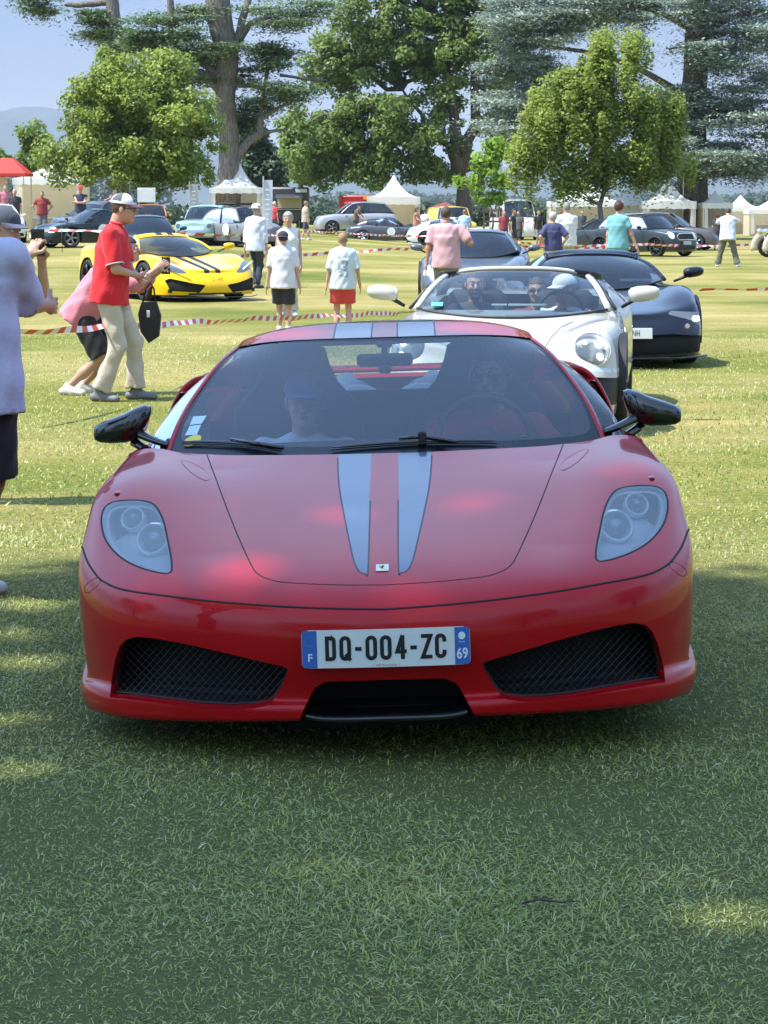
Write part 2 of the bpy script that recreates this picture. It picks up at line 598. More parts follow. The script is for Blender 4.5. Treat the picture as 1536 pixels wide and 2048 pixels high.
def rim_walls(V, F, vec, inset=0.0):
    """walls from the open edges of part (V,F) extruded along vec (V-array of vectors or one vector)"""
    E = boundary_loops(F)
    V = np.asarray(V)
    ids = sorted({i for e in E for i in e}); mp_ = {v: k for k, v in enumerate(ids)}
    A = V[ids]; vec = np.asarray(vec)
    B = A + (vec if vec.ndim == 1 else vec[ids])
    if inset:
        c = A.mean(0); B = B + (c - B) * inset
    n = len(ids)
    return np.concatenate([A, B]), [(mp_[b], mp_[a], n + mp_[a], n + mp_[b]) for a, b in E]

class GridSurf:
    def __init__(s, G):
        s.G = G; s.UV = proj(G)
    def bil(s, a, b, A):
        n, m = A.shape[:2]
        a = min(max(a, 0), n - 1.001); b = min(max(b, 0), m - 1.001)
        i, j = int(a), int(b); fa, fb = a - i, b - j
        return A[i, j] * (1 - fa) * (1 - fb) + A[i, j + 1] * (1 - fa) * fb + A[i + 1, j] * fa * (1 - fb) + A[i + 1, j + 1] * fa * fb
    def point(s, u, v):
        d = (s.UV[..., 0] - u) ** 2 + (s.UV[..., 1] - v) ** 2
        i, j = np.unravel_index(np.argmin(np.where(d <= max(d.min(), 30.0), s.G[..., 1] + d * 1e-3, 1e9)), d.shape)
        n, m = d.shape
        a, b = float(min(max(i, 1), n - 2)), float(min(max(j, 1), m - 2))
        T = np.array([u, v])
        for _ in range(5):
            r = T - s.bil(a, b, s.UV)
            Ji = s.bil(a + .5, b, s.UV) - s.bil(a - .5, b, s.UV); Jj = s.bil(a, b + .5, s.UV) - s.bil(a, b - .5, s.UV)
            A = np.stack([Ji, Jj], 1)
            try: q = np.linalg.solve(A, r)
            except Exception: break
            q = np.clip(q, -1, 1); a += q[0]; b += q[1]
            a = min(max(a, .6), n - 1.6); b = min(max(b, .6), m - 1.6)
        Pi = s.bil(a + .5, b, s.G) - s.bil(a - .5, b, s.G); Pj = s.bil(a, b + .5, s.G) - s.bil(a, b - .5, s.G)
        nn = np.cross(Pi, Pj); nn /= np.linalg.norm(nn) + 1e-12
        pt = s.bil(a, b, s.G)
        if nn @ np.array([math.copysign(min(1, abs(pt[0]) * 1.1), pt[0]), -.8, .5]) < 0: nn = -nn
        return s.bil(a, b, s.G), nn

def ribbon(pts, nrm, w, lift=0.001, depth=None):
    pts = np.asarray(pts, float); nrm = np.asarray(nrm, float)
    T = np.gradient(pts, axis=0)
    S = np.cross(T, nrm); S /= np.linalg.norm(S, axis=1)[:, None] + 1e-12
    n = len(pts)
    prof = [(-w / 2, -.002), (-w / 2, lift), (w / 2, lift), (w / 2, -.002)]
    V = np.concatenate([pts + S * a + nrm * b for a, b in prof])
    F = []
    for k in range(3):
        for i in range(n - 1):
            F.append((k * n + i, k * n + i + 1, (k + 1) * n + i + 1, (k + 1) * n + i))
    return V, F

def text_mesh(name, body, size, mats, parent, origin, xdir, ydir, sx=1.0, bold=0.0, th=0.0008, align='CENTER', wrapfn=None, spacing=1.0):
    cu = bpy.data.curves.new('t', 'FONT'); cu.body = body; cu.size = 1.0
    cu.align_x = align; cu.align_y = 'CENTER'; cu.offset = bold; cu.extrude = 0.0; cu.resolution_u = 3
    cu.space_character = spacing
    ob = bpy.data.objects.new('t', cu); COL.objects.link(ob)
    dg = bpy.context.evaluated_depsgraph_get()
    me = bpy.data.meshes.new_from_object(ob.evaluated_get(dg))
    bpy.data.objects.remove(ob); bpy.data.curves.remove(cu)
    V = np.array([v.co[:] for v in me.vertices]); F = [tuple(p.vertices) for p in me.polygons]
    bpy.data.meshes.remove(me)
    x = np.array(xdir, float); y = np.array(ydir, float)
    n = np.cross(x, y); n /= np.linalg.norm(n)
    W = np.array(origin) + V[:, :1] * size * sx * x + V[:, 1:2] * size * y + n * th
    if wrapfn is not None: W = wrapfn(W)
    return mk(name, W, F, mats, parent, False)

def ring(c, r, tube, nrm, n=40, k=8, m=0, mb=None, a0=0, a1=2 * math.pi):
    nrm = np.array(nrm, float); nrm /= np.linalg.norm(nrm)
    a = np.cross(nrm, [1, 0, 0]); a /= np.linalg.norm(a); b = np.cross(nrm, a)
    pts = [np.array(c) + r * (math.cos(t) * a + math.sin(t) * b) for t in np.linspace(a0, a1, n)]
    (mb or MB()).tube(pts, tube, k, m, caps=False)
    return mb
# ------------------------------------------------------------------ ground, grass
def ground_mat():
    m, nt, b = new_mat('meadow_ground')
    N = nt.nodes; Lk = nt.links
    t = N.new('ShaderNodeTexCoord')
    def noise(sc, det=6, rough=.6, vec=None, sx=None):
        n = N.new('ShaderNodeTexNoise'); n.inputs['Scale'].default_value = sc; n.inputs['Detail'].default_value = det; n.inputs['Roughness'].default_value = rough
        if sx:
            mpp = N.new('ShaderNodeMapping'); mpp.inputs['Scale'].default_value = sx; Lk.new(t.outputs['Object'], mpp.inputs[0]); Lk.new(mpp.outputs[0], n.inputs['Vector'])
        else: Lk.new(t.outputs['Object'], n.inputs['Vector'])
        return n
    def ramp(n, stops):
        r = N.new('ShaderNodeValToRGB'); r.color_ramp.elements[0].position = stops[0][0]; r.color_ramp.elements[0].color = (*stops[0][1], 1)
        r.color_ramp.elements[1].position = stops[-1][0]; r.color_ramp.elements[1].color = (*stops[-1][1], 1)
        for p_, c in stops[1:-1]:
            e = r.color_ramp.elements.new(p_); e.color = (*c, 1)
        Lk.new(n.outputs['Fac'], r.inputs[0]); return r
    big = noise(.16, 7, .62)
    patches = ramp(big, [(.30, (.100, .130, .022)), (.44, (.185, .190, .042)), (.53, (.28, .245, .085)), (.66, (.38, .31, .135))])
    st = noise(.9, 6, .7, sx=(.35, 1.6, 1))
    fine = noise(22, 6, .75)
    mx = N.new('ShaderNodeMix'); mx.data_type = 'RGBA'; mx.blend_type = 'MULTIPLY'; mx.inputs['Factor'].default_value = 1.0
    fr = ramp(fine, [(.28, (.35, .38, .30)), (.5, (.95, .95, .9)), (.72, (1.7, 1.6, 1.5))])
    Lk.new(patches.outputs[0], mx.inputs['A']); Lk.new(fr.outputs[0], mx.inputs['B'])
    m2 = N.new('ShaderNodeMix'); m2.data_type = 'RGBA'; m2.blend_type = 'MULTIPLY'; m2.inputs['Factor'].default_value = .8
    sr = ramp(st, [(.30, (.72, .80, .62)), (.5, (1, 1, 1)), (.7, (1.28, 1.18, 1.12))])
    Lk.new(mx.outputs['Result'], m2.inputs['A']); Lk.new(sr.outputs[0], m2.inputs['B'])
    # tone of the shaded gaps between blades is put into the foreground ground colour
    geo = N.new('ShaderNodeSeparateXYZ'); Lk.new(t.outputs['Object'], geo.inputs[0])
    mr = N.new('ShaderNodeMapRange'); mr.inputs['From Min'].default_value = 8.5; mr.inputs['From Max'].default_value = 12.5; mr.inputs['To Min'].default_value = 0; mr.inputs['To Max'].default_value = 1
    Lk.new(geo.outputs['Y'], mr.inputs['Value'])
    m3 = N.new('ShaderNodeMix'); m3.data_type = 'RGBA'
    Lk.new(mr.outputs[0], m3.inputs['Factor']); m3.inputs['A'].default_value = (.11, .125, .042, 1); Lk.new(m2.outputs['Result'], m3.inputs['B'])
    # far fields beyond the park
    far = N.new('ShaderNodeMapRange'); far.inputs['From Min'].default_value = 210; far.inputs['From Max'].default_value = 260; Lk.new(geo.outputs['Y'], far.inputs['Value'])
    fn = noise(.004, 3, .5, sx=(1, .35, 1)); fcol = ramp(fn, [(.35, (.16, .20, .06)), (.5, (.30, .29, .12)), (.62, (.12, .18, .05))])
    m4 = N.new('ShaderNodeMix'); m4.data_type = 'RGBA'; Lk.new(far.outputs[0], m4.inputs['Factor']); Lk.new(m3.outputs['Result'], m4.inputs['A']); Lk.new(fcol.outputs[0], m4.inputs['B'])
    Lk.new(m4.outputs['Result'], b.inputs['Base Color'])
    b.inputs['Roughness'].default_value = .95; b.inputs['Specular IOR Level'].default_value = .15
    bp = N.new('ShaderNodeBump'); bp.inputs['Strength'].default_value = .8; bp.inputs['Distance'].default_value = .03
    Lk.new(fine.outputs['Fac'], bp.inputs['Height']); Lk.new(bp.outputs[0], b.inputs['Normal'])
    return m
def axis_pts(a, n, far, mid):
    s = np.linspace(0, 1, n); return s * mid + (far - mid) * s ** 5
ys = np.concatenate([-axis_pts(0, 14, 400, 20)[::-1][:-1], axis_pts(0, 80, 9000, 260)])
xs = np.concatenate([-axis_pts(0, 50, 6000, 90)[::-1][:-1], axis_pts(0, 50, 6000, 90)])
XX, YY = np.meshgrid(xs, ys)
ZZ = terrain(XX, YY)
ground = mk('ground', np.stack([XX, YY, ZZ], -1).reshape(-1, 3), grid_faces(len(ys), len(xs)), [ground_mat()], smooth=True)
ground['kind'] = 'structure'

def grass_mat():
    m, nt, b = new_mat('grass_blades')
    N = nt.nodes; Lk = nt.links
    at_ = N.new('ShaderNodeAttribute'); at_.attribute_name = 'tint'
    r = N.new('ShaderNodeValToRGB')
    r.color_ramp.elements[0].position = 0; r.color_ramp.elements[0].color = (.20, .27, .05, 1)
    r.color_ramp.elements[1].position = 1; r.color_ramp.elements[1].color = (.74, .70, .44, 1)
    for p_, c in ((.35, (.36, .42, .10)), (.62, (.54, .54, .17)), (.8, (.52, .50, .27))):
        e = r.color_ramp.elements.new(p_); e.color = (*c, 1)
    Lk.new(at_.outputs['Fac'], r.inputs[0]); Lk.new(r.outputs[0], b.inputs['Base Color'])
    b.inputs['Roughness'].default_value = .42; b.inputs['Specular IOR Level'].default_value = .55
    # light through the blades
    tr = N.new('ShaderNodeBsdfTranslucent'); Lk.new(r.outputs[0], tr.inputs[0])
    mx = N.new('ShaderNodeMixShader'); mx.inputs[0].default_value = .3
    out = [n for n in N if n.type == 'OUTPUT_MATERIAL'][0]
    Lk.new(b.outputs[0], mx.inputs[1]); Lk.new(tr.outputs[0], mx.inputs[2]); Lk.new(mx.outputs[0], out.inputs['Surface'])
    return m
GM = grass_mat()
def blades(name, n, y0, y1, lenr, wid, seed, dry=.5, margin=.9, flat=.5, power=1.0):
    g = np.random.default_rng(seed)
    y = y0 + (y1 - y0) * g.random(n) ** power
    half = .172 * (y + .6) + margin
    x = (g.random(n) * 2 - 1) * half
    z = terrain(x, y)
    # patchiness
    pch = .5 + .5 * np.sin(x * 2.1 + 1.3 * np.sin(y * 1.7 + 1) + 2) * np.sin(y * 2.6 + 1.1 * np.sin(x * 1.9)) 
    pc2 = .5 + .5 * np.sin(x * .7 + 2.2 * np.sin(y * .45)) * np.sin(y * .6 + 1.5 + np.sin(x * .8))
    keep = (g.random(n) < .45 + .55 * pch)
    x, y, z, pch, pc2 = [a[keep] for a in (x, y, z, pch, pc2)]; n = len(x)
    L = lenr[0] + (lenr[1] - lenr[0]) * g.random(n) ** 1.6
    L *= .7 + .6 * pch
    az = g.random(n) * 2 * np.pi
    tilt = np.clip(g.normal(flat, .30, n), .08, 1.45)                 # from vertical
    dx, dy = np.cos(az), np.sin(az)
    wx, wy = -dy, dx
    w = wid * (.6 + .8 * g.random(n))
    P0 = np.stack([x, y, z - .003], 1)
    d = np.stack([dx * np.sin(tilt), dy * np.sin(tilt), np.cos(tilt)], 1)
    bend = np.clip(tilt + g.uniform(.2, .9, n), 0, 1.75)
    d2 = np.stack([dx * np.sin(bend), dy * np.sin(bend), np.cos(bend)], 1)
    M1 = P0 + d * (L * .55)[:, None]; T = M1 + d2 * (L * .45)[:, None]
    T[:, 2] = np.maximum(T[:, 2], z + .002)
    tw = g.uniform(-.6, .6, n)
    S = np.stack([wx * np.cos(tw), wy * np.cos(tw), np.sin(tw)], 1) * w[:, None] / 2
    V = np.stack([P0 - S, P0 + S, M1 + S * .8, M1 - S * .8, T], 1).reshape(-1, 3)
    b0 = np.arange(n) * 5
    F = np.concatenate([np.stack([b0, b0 + 1, b0 + 2], 1), np.stack([b0, b0 + 2, b0 + 3], 1), np.stack([b0 + 3, b0 + 2, b0 + 4], 1)])
    o = mk(name, V, F, [GM], smooth=False, kind='stuff')
    tint = np.clip(g.beta(1.1, 1.9, n) * .85 + dry * (pc2 - .35) * .55 + (g.random(n) < .12) * .35, 0, 1)
    a = o.data.attributes.new('tint', 'FLOAT', 'POINT')
    a.data.foreach_set('value', np.repeat(tint, 5).astype(np.float32))
    return o
blades('grass', 560000, 4.0, 11.5, (.013, .044), .0030, 5, dry=.3, flat=1.12, power=1.15, margin=.9)
blades('grass', 110000, 11.0, 30.0, (.02, .05), .0065, 6, dry=1.2, flat=.7, power=1.25, margin=.8)
# ------------------------------------------------------------------ the red car
Y0 = 6.6
KR = 0.03

def pw(u, v, dep):
    r = _fw * F_PX + np.array([1., 0, 0]) * u + _up * (1024.0 - v)
    r = r * ((Y0 + dep) / r[1])
    return [r[0], r[1], r[2] + CAM_H]
def ww(x, dep, z): return [x, Y0 + dep, z]
def NL(pts, org=(0, 0), sc=1.0):
    """outline traced on the car's near-left side -> (lateral, vertical) with the car upright"""
    out = []
    for X, Y in pts:
        px = org[0] + X / sc; py = org[1] + Y / sc
        out.append((768 - px + KR * (py - 1100), py - KR * (768 - px)))
    return np.array(out)

def P(*a): return ('p',) + a
def W_(*a): return ('w',) + a
def row(*e):
    o = []
    for q in e:
        o.append(pw(*q) if len(q) == 3 and abs(q[0]) >= 0 and not (isinstance(q, tuple) and q[0] == 'w') else ww(*q[1:]))
    return o
ROWS = [
 # tucked under edge, bottom edge, lip front, lip crease
 [(0,1428,.14),(140,1428,.14),(280,1428,.17),(400,1424,.23),(500,1416,.31),(560,1408,.40),(585,1402,.50),(596,1400,.58),('w',.955,.80,.14),('w',.95,1.5,.12)],
 [(0,1435,.02),(140,1435,.02),(280,1434,.05),(400,1430,.115),(500,1422,.20),(565,1411,.31),(594,1400,.43),(606,1392,.53),('w',.968,.78,.15),('w',.96,1.5,.13)],
 [(0,1421,-.005),(140,1421,0),(280,1419,.032),(400,1411,.095),(500,1401,.185),(568,1388,.295),(604,1374,.42),(618,1362,.53),('w',.985,.78,.20),('w',.975,1.5,.165)],
 [(0,1404,.0),(140,1404,.008),(280,1400,.036),(400,1391,.098),(500,1379,.188),(565,1363,.305),(600,1349,.43),(614,1342,.54),('w',.985,.79,.23),('w',.975,1.5,.19)],
 [(0,1392,.03),(140,1392,.035),(280,1388,.07),(400,1376,.135),(500,1360,.225),(560,1344,.34),(590,1334,.45),(604,1326,.55),('w',.968,.82,.26),('w',.965,1.5,.22)],
 [(0,1350,.01),(140,1348,.02),(280,1340,.055),(400,1325,.12),(500,1308,.212),(565,1292,.335),(597,1280,.45),(611,1272,.56),('w',.975,.85,.33),('w',.975,1.5,.28)],
 [(0,1300,-.01),(140,1297,0),(280,1287,.038),(400,1268,.10),(500,1248,.195),(568,1227,.325),(603,1207,.45),(617,1195,.57),('w',.982,.88,.42),('w',.98,1.5,.34)],
 [(0,1247,-.005),(140,1243,.01),(280,1232,.047),(400,1215,.11),(500,1196,.21),(566,1172,.345),(602,1142,.48),(622,1118,.61),('w',.988,.92,.50),('w',.985,1.5,.42)],
 [(0,1216,.02),(140,1211,.033),(280,1198,.07),(400,1181,.138),(500,1164,.245),(563,1142,.385),(595,1105,.55),(611,1068,.74),('w',.99,1.05,.61),('w',.985,1.5,.50)],
 [(0,1166,.115),(140,1163,.125),(280,1153,.165),(400,1136,.245),(485,1118,.36),(545,1093,.50),(580,1062,.65),(601,1036,.82),('w',.992,1.12,.665),('w',.985,1.5,.56)],
 [(0,1100,.36),(140,1098,.37),(280,1090,.40),(390,1075,.46),(475,1055,.57),(535,1033,.69),(570,1010,.80),(591,995,.92),('w',.985,1.14,.71),('w',.975,1.5,.63)],
 [(0,1030,.69),(140,1028,.695),(280,1021,.71),(385,1009,.745),(465,990,.805),(523,973,.88),(556,964,.96),(576,962,1.02),('w',.97,1.20,.735),('w',.96,1.5,.70)],
 [(0,972,.98),(140,971,.98),(280,965,.985),(378,954,1.0),(450,939,1.04),(500,929,1.09),(533,929,1.13),(553,938,1.15),('w',.95,1.31,.765),('w',.94,1.5,.76)],
 [(0,936,1.18),(140,935,1.18),(280,930,1.185),(370,921,1.205),(435,911,1.245),(475,905,1.30),(504,908,1.335),('w',.915,1.38,.795),('w',.93,1.43,.79),('w',.928,1.5,.79)],
 [(0,904,1.36),(140,903,1.36),(280,900,1.38),(355,896,1.42),(415,891,1.455),('w',.785,1.49,.822),('w',.83,1.50,.826),('w',.87,1.5,.824),('w',.90,1.5,.815),('w',.915,1.5,.81)],
]
_ctrl = []
for r_ in ROWS:
    pos = [np.array(ww(*q[1:]) if q[0] == 'w' else pw(*q)) for q in r_]
    neg = [p * np.array([-1, 1, 1]) for p in pos[:0:-1]]
    _ctrl.append(neg + pos)
_ctrl = np.array(_ctrl)                                  # 15 x 19 x 3
NRr, NCc = 14 * 17 + 1, 18 * 26 + 1
G_ = np.einsum('ri,cj,ijk->rck', cr_weights(15, NRr), cr_weights(19, NCc), _ctrl)
Gs = gsmooth(gsmooth(G_, 1, 11), 0, 9)
Gl = gsmooth(gsmooth(G_, 1, 9), 0, 2.2)
rr_ = np.linspace(0, 14, NRr)
mk_ = np.clip((rr_ - 4.6) / 1.6, 0, 1); mk_ = (mk_ * mk_ * (3 - 2 * mk_))[:, None, None]
G_ = Gl * (1 - mk_) + Gs * mk_
G_[:, NCc // 2, 0] = 0
# a soft scoop above each lower intake and a raised bonnet centre
U0 = np.abs(G_[..., 0]); D0 = G_[..., 1] - Y0
hoodmask = np.clip((D0 - .15) / .25, 0, 1) * np.clip((1.42 - D0) / .2, 0, 1)
xe_ = .50 + .06 * D0
G_[..., 2] += .010 * hoodmask * np.exp(-((U0 - xe_ - .02) / .10) ** 2) * -1
HS = GridSurf(G_.copy())
car = Surf(G_.reshape(-1, 3), grid_faces(NRr, NCc))
uvfun = lambda V: proj(V)
def cutuv(poly, label, only=None, cond=None):
    """cut the same outline on both sides of the car"""
    poly = np.asarray(poly)
    w = (lambda V: V[:, 1] < Y0 + 1.55) if cond is None else cond
    for sgn in (1, -1):
        q = poly * np.array([sgn, 1])
        car.cut(lambda V: sdist(proj(V), q), label, only=only, where=w)

# bonnet (one outline through the centre)
hood_l = NL([(405,905),(413,925),(430,965),(455,1025),(480,1080),(500,1120),(515,1143),(540,1156),(580,1163),(680,1167),(767,1167)])
hood_l[-1, 0] = 0
hl = smooth_poly(hood_l, 5, False)
hood_poly = np.concatenate([hl, (hl * [-1, 1])[::-1][1:], [(-365, 860), (365, 860)]])
seam_l = NL([(158.7,1083.5),(171.6,1118),(184.5,1139),(206,1161),(249,1178),(335,1190),(421,1200),(507,1207),(593,1212),(690,1215),(767,1216)])
seam_l[-1, 0] = 0
seam = smooth_poly(seam_l, 5, False)
lamp_l = smooth_poly(NL([(185,400),(200,355),(240,330),(310,322),(380,325),(425,340),(455,375),(480,430),(500,510),(518,590),(523,640),(515,658),(490,663),(420,650),(340,622),(270,580),(215,520),(190,460)], (120, 860), 2.327), 4)
intake_l = NL([(235,1242),(240,1170),(260,1060),(283,1000),(310,972),(360,958),(440,965),(560,985),(700,1015),(850,1050),(1000,1085),(1066,1100),(1072,1108),(1060,1150),(1030,1210),(995,1262),(970,1280),(900,1292),(800,1297),(650,1290),(450,1265),(300,1247)], (120, 860), 2.327)
stripe_l = NL([(165,60),(168,200),(185,420),(215,620),(270,860),(340,1150),(400,1380),(440,1480),(470,1530),(510,1562),(560,1572),(595,1570),(598,1200),(590,700),(585,60)], (640, 880), 5.908)
stripe_l[:, 0] += 1.5
edge_i = np.array([(s_[0], s_[1]) for s_ in stripe_l])
def inset_poly(p, d):
    c = p.mean(0); n = len(p); out = []
    area = 0.5 * sum(p[i][0] * p[(i + 1) % n][1] - p[(i + 1) % n][0] * p[i][1] for i in range(n))
    sg = 1 if area > 0 else -1
    for i in range(n):
        e0 = p[i] - p[i - 1]; e1 = p[(i + 1) % n] - p[i]
        n0 = np.array([-e0[1], e0[0]]) / (np.linalg.norm(e0) + 1e-9); n1 = np.array([-e1[1], e1[0]]) / (np.linalg.norm(e1) + 1e-9)
        m_ = n0 + n1; m_ /= max(np.linalg.norm(m_), .5)
        out.append(p[i] + sg * d * m_)
    return np.array(out)
centre = np.array([(-142, 1368), (-118, 1357), (118, 1357), (142, 1368), (160, 1400), (172, 1425), (186, 1460), (186, 1475), (-186, 1475), (-172, 1425), (-160, 1400)])
car.cut(lambda V: sdist(proj(V), hood_poly), 2, where=lambda V: V[:, 1] < Y0 + 1.5)
bump_poly = np.concatenate([seam, (seam * [-1, 1])[::-1][1:], [(-900, 1040), (-900, 1600), (900, 1600), (900, 1040)]])
# below the seam = bumper, up to the arch
car.cut(lambda V: sdist(proj(V), bump_poly), 3, only=[0], where=lambda V: V[:, 1] < Y0 + .95)
cutuv(lamp_l, 4, only=[0], cond=lambda V: (V[:, 1] < Y0 + 1.1) & (V[:, 2] > .5))
cutuv(intake_l, 5, only=[3], cond=lambda V: (V[:, 1] < Y0 + .8))
car.cut(lambda V: sdist(proj(V), centre), 6, only=[3, 0], where=lambda V: V[:, 1] < Y0 + .5)
stripe_in = inset_poly(stripe_l, 3.0)
cutuv(stripe_in, 8, only=[2])
ARCH = (1.045, .335, .365)
car.cut(lambda V: np.hypot(V[:, 1] - Y0 - ARCH[0], V[:, 2] - ARCH[1]) - ARCH[2], 9, only=[0, 3], where=lambda V: np.abs(V[:, 0]) > .7)

hero = empty('sports_car', (0.012, Y0, 0.0), label='red sports car with two grey bonnet stripes driving towards the camera on the grass', cat='car')
hero.rotation_mode = 'XYZ'
def HB(name, V, F, mats, parent=hero, smooth=True, mi=None, **k):
    V = np.asarray(V, float) - np.array([0, Y0, 0])
    return mk(name, V, F, mats, parent, smooth, mi, **k)
def HP(labels, name, mats, parent=hero, mi=None):
    V, F = car.part(labels)
    if mi is not None:
        ls = car.lab[np.isin(car.lab, labels)]
        return HB(name, V, F, mats, parent, mi=[mi[l] for l in ls])
    return HB(name, V, F, mats, parent)
def hbuild(mb, name, mats, parent=hero, smooth=False, sharp=None, kind=None):
    return mk(name, mb.V, mb.F, mats, parent, smooth, mb.M, kind, sharp)

body = HP([0], 'body', M['red'])
hood = HP([2, 7, 8], 'bonnet', [M['red'], M['stripe_edge'], M['stripe']], mi={2: 0, 7: 1, 8: 2})
bumper = HP([3], 'front_bumper', M['red'])
lensV, lensF = car.part([4])
for sgn in (1, -1):
    # headlight: lens, bowl, rings, projector
    nor = None
    ids = [i for i, f in enumerate(lensF) if sgn * lensV[list(f)][:, 0].mean() > 0]
    FF = [lensF[i] for i in ids]; used = sorted({i for f in FF for i in f}); re_ = {u: k for k, u in enumerate(used)}
    V = lensV[used]; FF = [tuple(re_[i] for i in f) for f in FF]
    cen = V.mean(0)
    push = np.array([-sgn * .030, .085, -.055])
    V2 = V + push; V2 = V2 + (V2.mean(0) - V2) * .06
    bowl = HB('headlight', V2, FF, M['lamp_grey'])
    lens = HB('lens', V, FF, M['lens'], bowl)
    RV, RF = rim_walls(V, FF, V2 - V)
    HB('surround', RV, RF, M['lamp_bowl'], bowl)
    # inner bright border
    lp = lamp_l * [sgn, 1]
    li = inset_poly(lp, 5)
    pn = [HS.point(*q) for q in np.concatenate([li, li[:1]])]
    bp = np.array([p for p, n in pn]) + push * .25
    bn = np.array([n for p, n in pn])
    RV, RF = ribbon(bp, bn, .016, .001)
    HB('trim', RV, RF, M['lamp_bowl'], bowl)
    po = [HS.point(*q) for q in np.concatenate([lp, lp[:1]])]
    RV, RF = ribbon(np.array([p for p, n in po]), np.array([n for p, n in po]), .006, .0008)
    HB('seal', RV, RF, M['gap_dark'], bowl)
    def disc(u, v, off):
        p, n = HS.point(sgn * u, v)
        return p + push * off, n
    for (u, v, r0, kind_) in ((476, 1050, .044, 'projector'), (516, 1008, .032, 'high_beam')):
        p, n = disc(u, v, .55)
        n = np.array([sgn * .22, -.80, .50]); n /= np.linalg.norm(n)
        a = np.cross(n, [0, 0, 1]); a /= np.linalg.norm(a); b = np.cross(n, a)
        R = np.stack([a, b, n], 1)
        mb = MB()
        mb.lathe([(r0 * 1.28, -.02), (r0 * 1.30, .012), (r0 * 1.12, .016), (r0 * 1.02, .004), (r0, -.012), (.001, -.02)], p - [0, Y0, 0], n=36, R=R)
        hbuild(mb, kind_ + '_ring', [M['lamp_bowl']], bowl, True)
        mb = MB(); prof = [(r0 * .74 * math.sin(t), .024 * math.cos(t)) for t in np.linspace(.02, math.pi / 2, 9)] + [(r0 * .76, -.01)]
        mb.lathe([(a_ + 1e-4, h_) for a_, h_ in prof], p + n * .002 - [0, Y0, 0], n=28, R=R)
        hbuild(mb, kind_, [mat('projector_glass' + kind_ + str(sgn), (.22, .26, .29), .12, metal=.3, coat=1)], bowl, True)
    p, n = disc(505, 1012, .9)
    hbuild(MB().ell(p - [0, Y0, 0], (.018, .006, .012), 6), 'bulb_reflector', [M['amber']], bowl, True)

# recessed walls and cores of the openings
def opening(label, vec, wallmat, inset=0.03, lip=.012):
    V, F = car.part([label])
    for sgn in ((1, -1) if label == 5 else (0,)):
        FF = [f for f in F if sgn == 0 or sgn * V[list(f)][:, 0].mean() > 0]
        used = sorted({i for f in FF for i in f}); re_ = {u: k for k, u in enumerate(used)}
        V1 = V[used]; F1 = [tuple(re_[i] for i in f) for f in FF]
        yield sgn, V1, F1
for sgn, V1, F1 in opening(5, None, None):
    vec = np.array([-sgn * .01, .075, .004])
    RV, RF = rim_walls(V1, F1, vec, inset=.035)
    wall_ = HB('intake_surround', RV, RF, M['red'])
    core = V1 + vec * 2.2
    HB('intake_core', core, F1, M['dark'], wall_)
    RV, RF = rim_walls(V1 + vec, F1, vec * 1.3)
    HB('intake_duct', RV, RF, M['dark'], wall_)
    # wire mesh grille, real crossed wires clipped to the outline
    poly = inset_poly(intake_l, 1.0) * [sgn, 1]
    mb = MB()
    ip = poly
    lo, hi = ip.min(0), ip.max(0)
    def mesh_pt(u, v):
        p, n = HS.point(u, v)
        return p + vec * .62
    # coarse lookup of the surface for speed
    gu = np.linspace(lo[0], hi[0], 24); gv = np.linspace(lo[1], hi[1], 14)
    tab = np.array([[mesh_pt(u, v) for u in gu] for v in gv])
    def tp(u, v):
        a = np.clip((u - gu[0]) / (gu[-1] - gu[0]) * 23, 0, 22.999); b = np.clip((v - gv[0]) / (gv[-1] - gv[0]) * 13, 0, 12.999)
        i, j = int(b), int(a); fb, fa = b - i, a - j
        return tab[i, j] * (1 - fa) * (1 - fb) + tab[i, j + 1] * fa * (1 - fb) + tab[i + 1, j] * (1 - fa) * fb + tab[i + 1, j + 1] * fa * fb
    step = 11.0
    for dirn in (1, -1):
        c0 = lo[1] - dirn * (hi[0] if dirn > 0 else lo[0]) * 1.05; 
        cs = np.arange(lo[1] - 1.05 * max(abs(lo[0]), abs(hi[0])) * 1.2 - 400, hi[1] + 1400, step * 1.45)
        for c in cs:
            us = np.linspace(lo[0], hi[0], 160)
            vsn = c + dirn * 1.05 * (us - (lo[0] if dirn > 0 else hi[0]))
            if vsn.max() < lo[1] or vsn.min() > hi[1]: continue
            ins = sdist(np.stack([us, vsn], 1), ip) < 0
            if ins.sum() < 2: continue
            k = np.nonzero(ins)[0]
            segs = np.split(k, np.where(np.diff(k) > 1)[0] + 1)
            for sg in segs:
                if len(sg) < 2: continue
                ks = np.linspace(sg[0], sg[-1], max(2, min(6, len(sg) // 8 + 2))).astype(int)
                pts = [tp(us[i], vsn[i]) - [0, Y0, 0] + np.array([0, dirn * .0006, 0]) for i in ks]
                mb.tube(pts, .0010, 3, caps=False)
    hbuild(mb, 'grille_mesh', [M['wire']], wall_, False)
    pr = [tp(*q) for q in np.concatenate([inset_poly(poly, 2.5), inset_poly(poly, 2.5)[:1]])]
    mb = MB().tube(np.array(pr) - [0, Y0, 0], .0045, 6, caps=False); hbuild(mb, 'grille_frame', [M['black']], wall_, True)
for sgn, V1, F1 in opening(6, None, None):
    vec = np.array([0, .10, .02])
    RV, RF = rim_walls(V1, F1, vec * .55, inset=.05)
    cw = HB('centre_intake', RV, RF, M['red'])
    RV, RF = rim_walls(V1 + vec * .5, F1, vec * 1.6); HB('intake_duct', RV, RF, M['dark'], cw)
    mb = MB().box((0, .28, .20), (.62, .01, .26)); hbuild(mb, 'radiator', [M['dark']], cw)
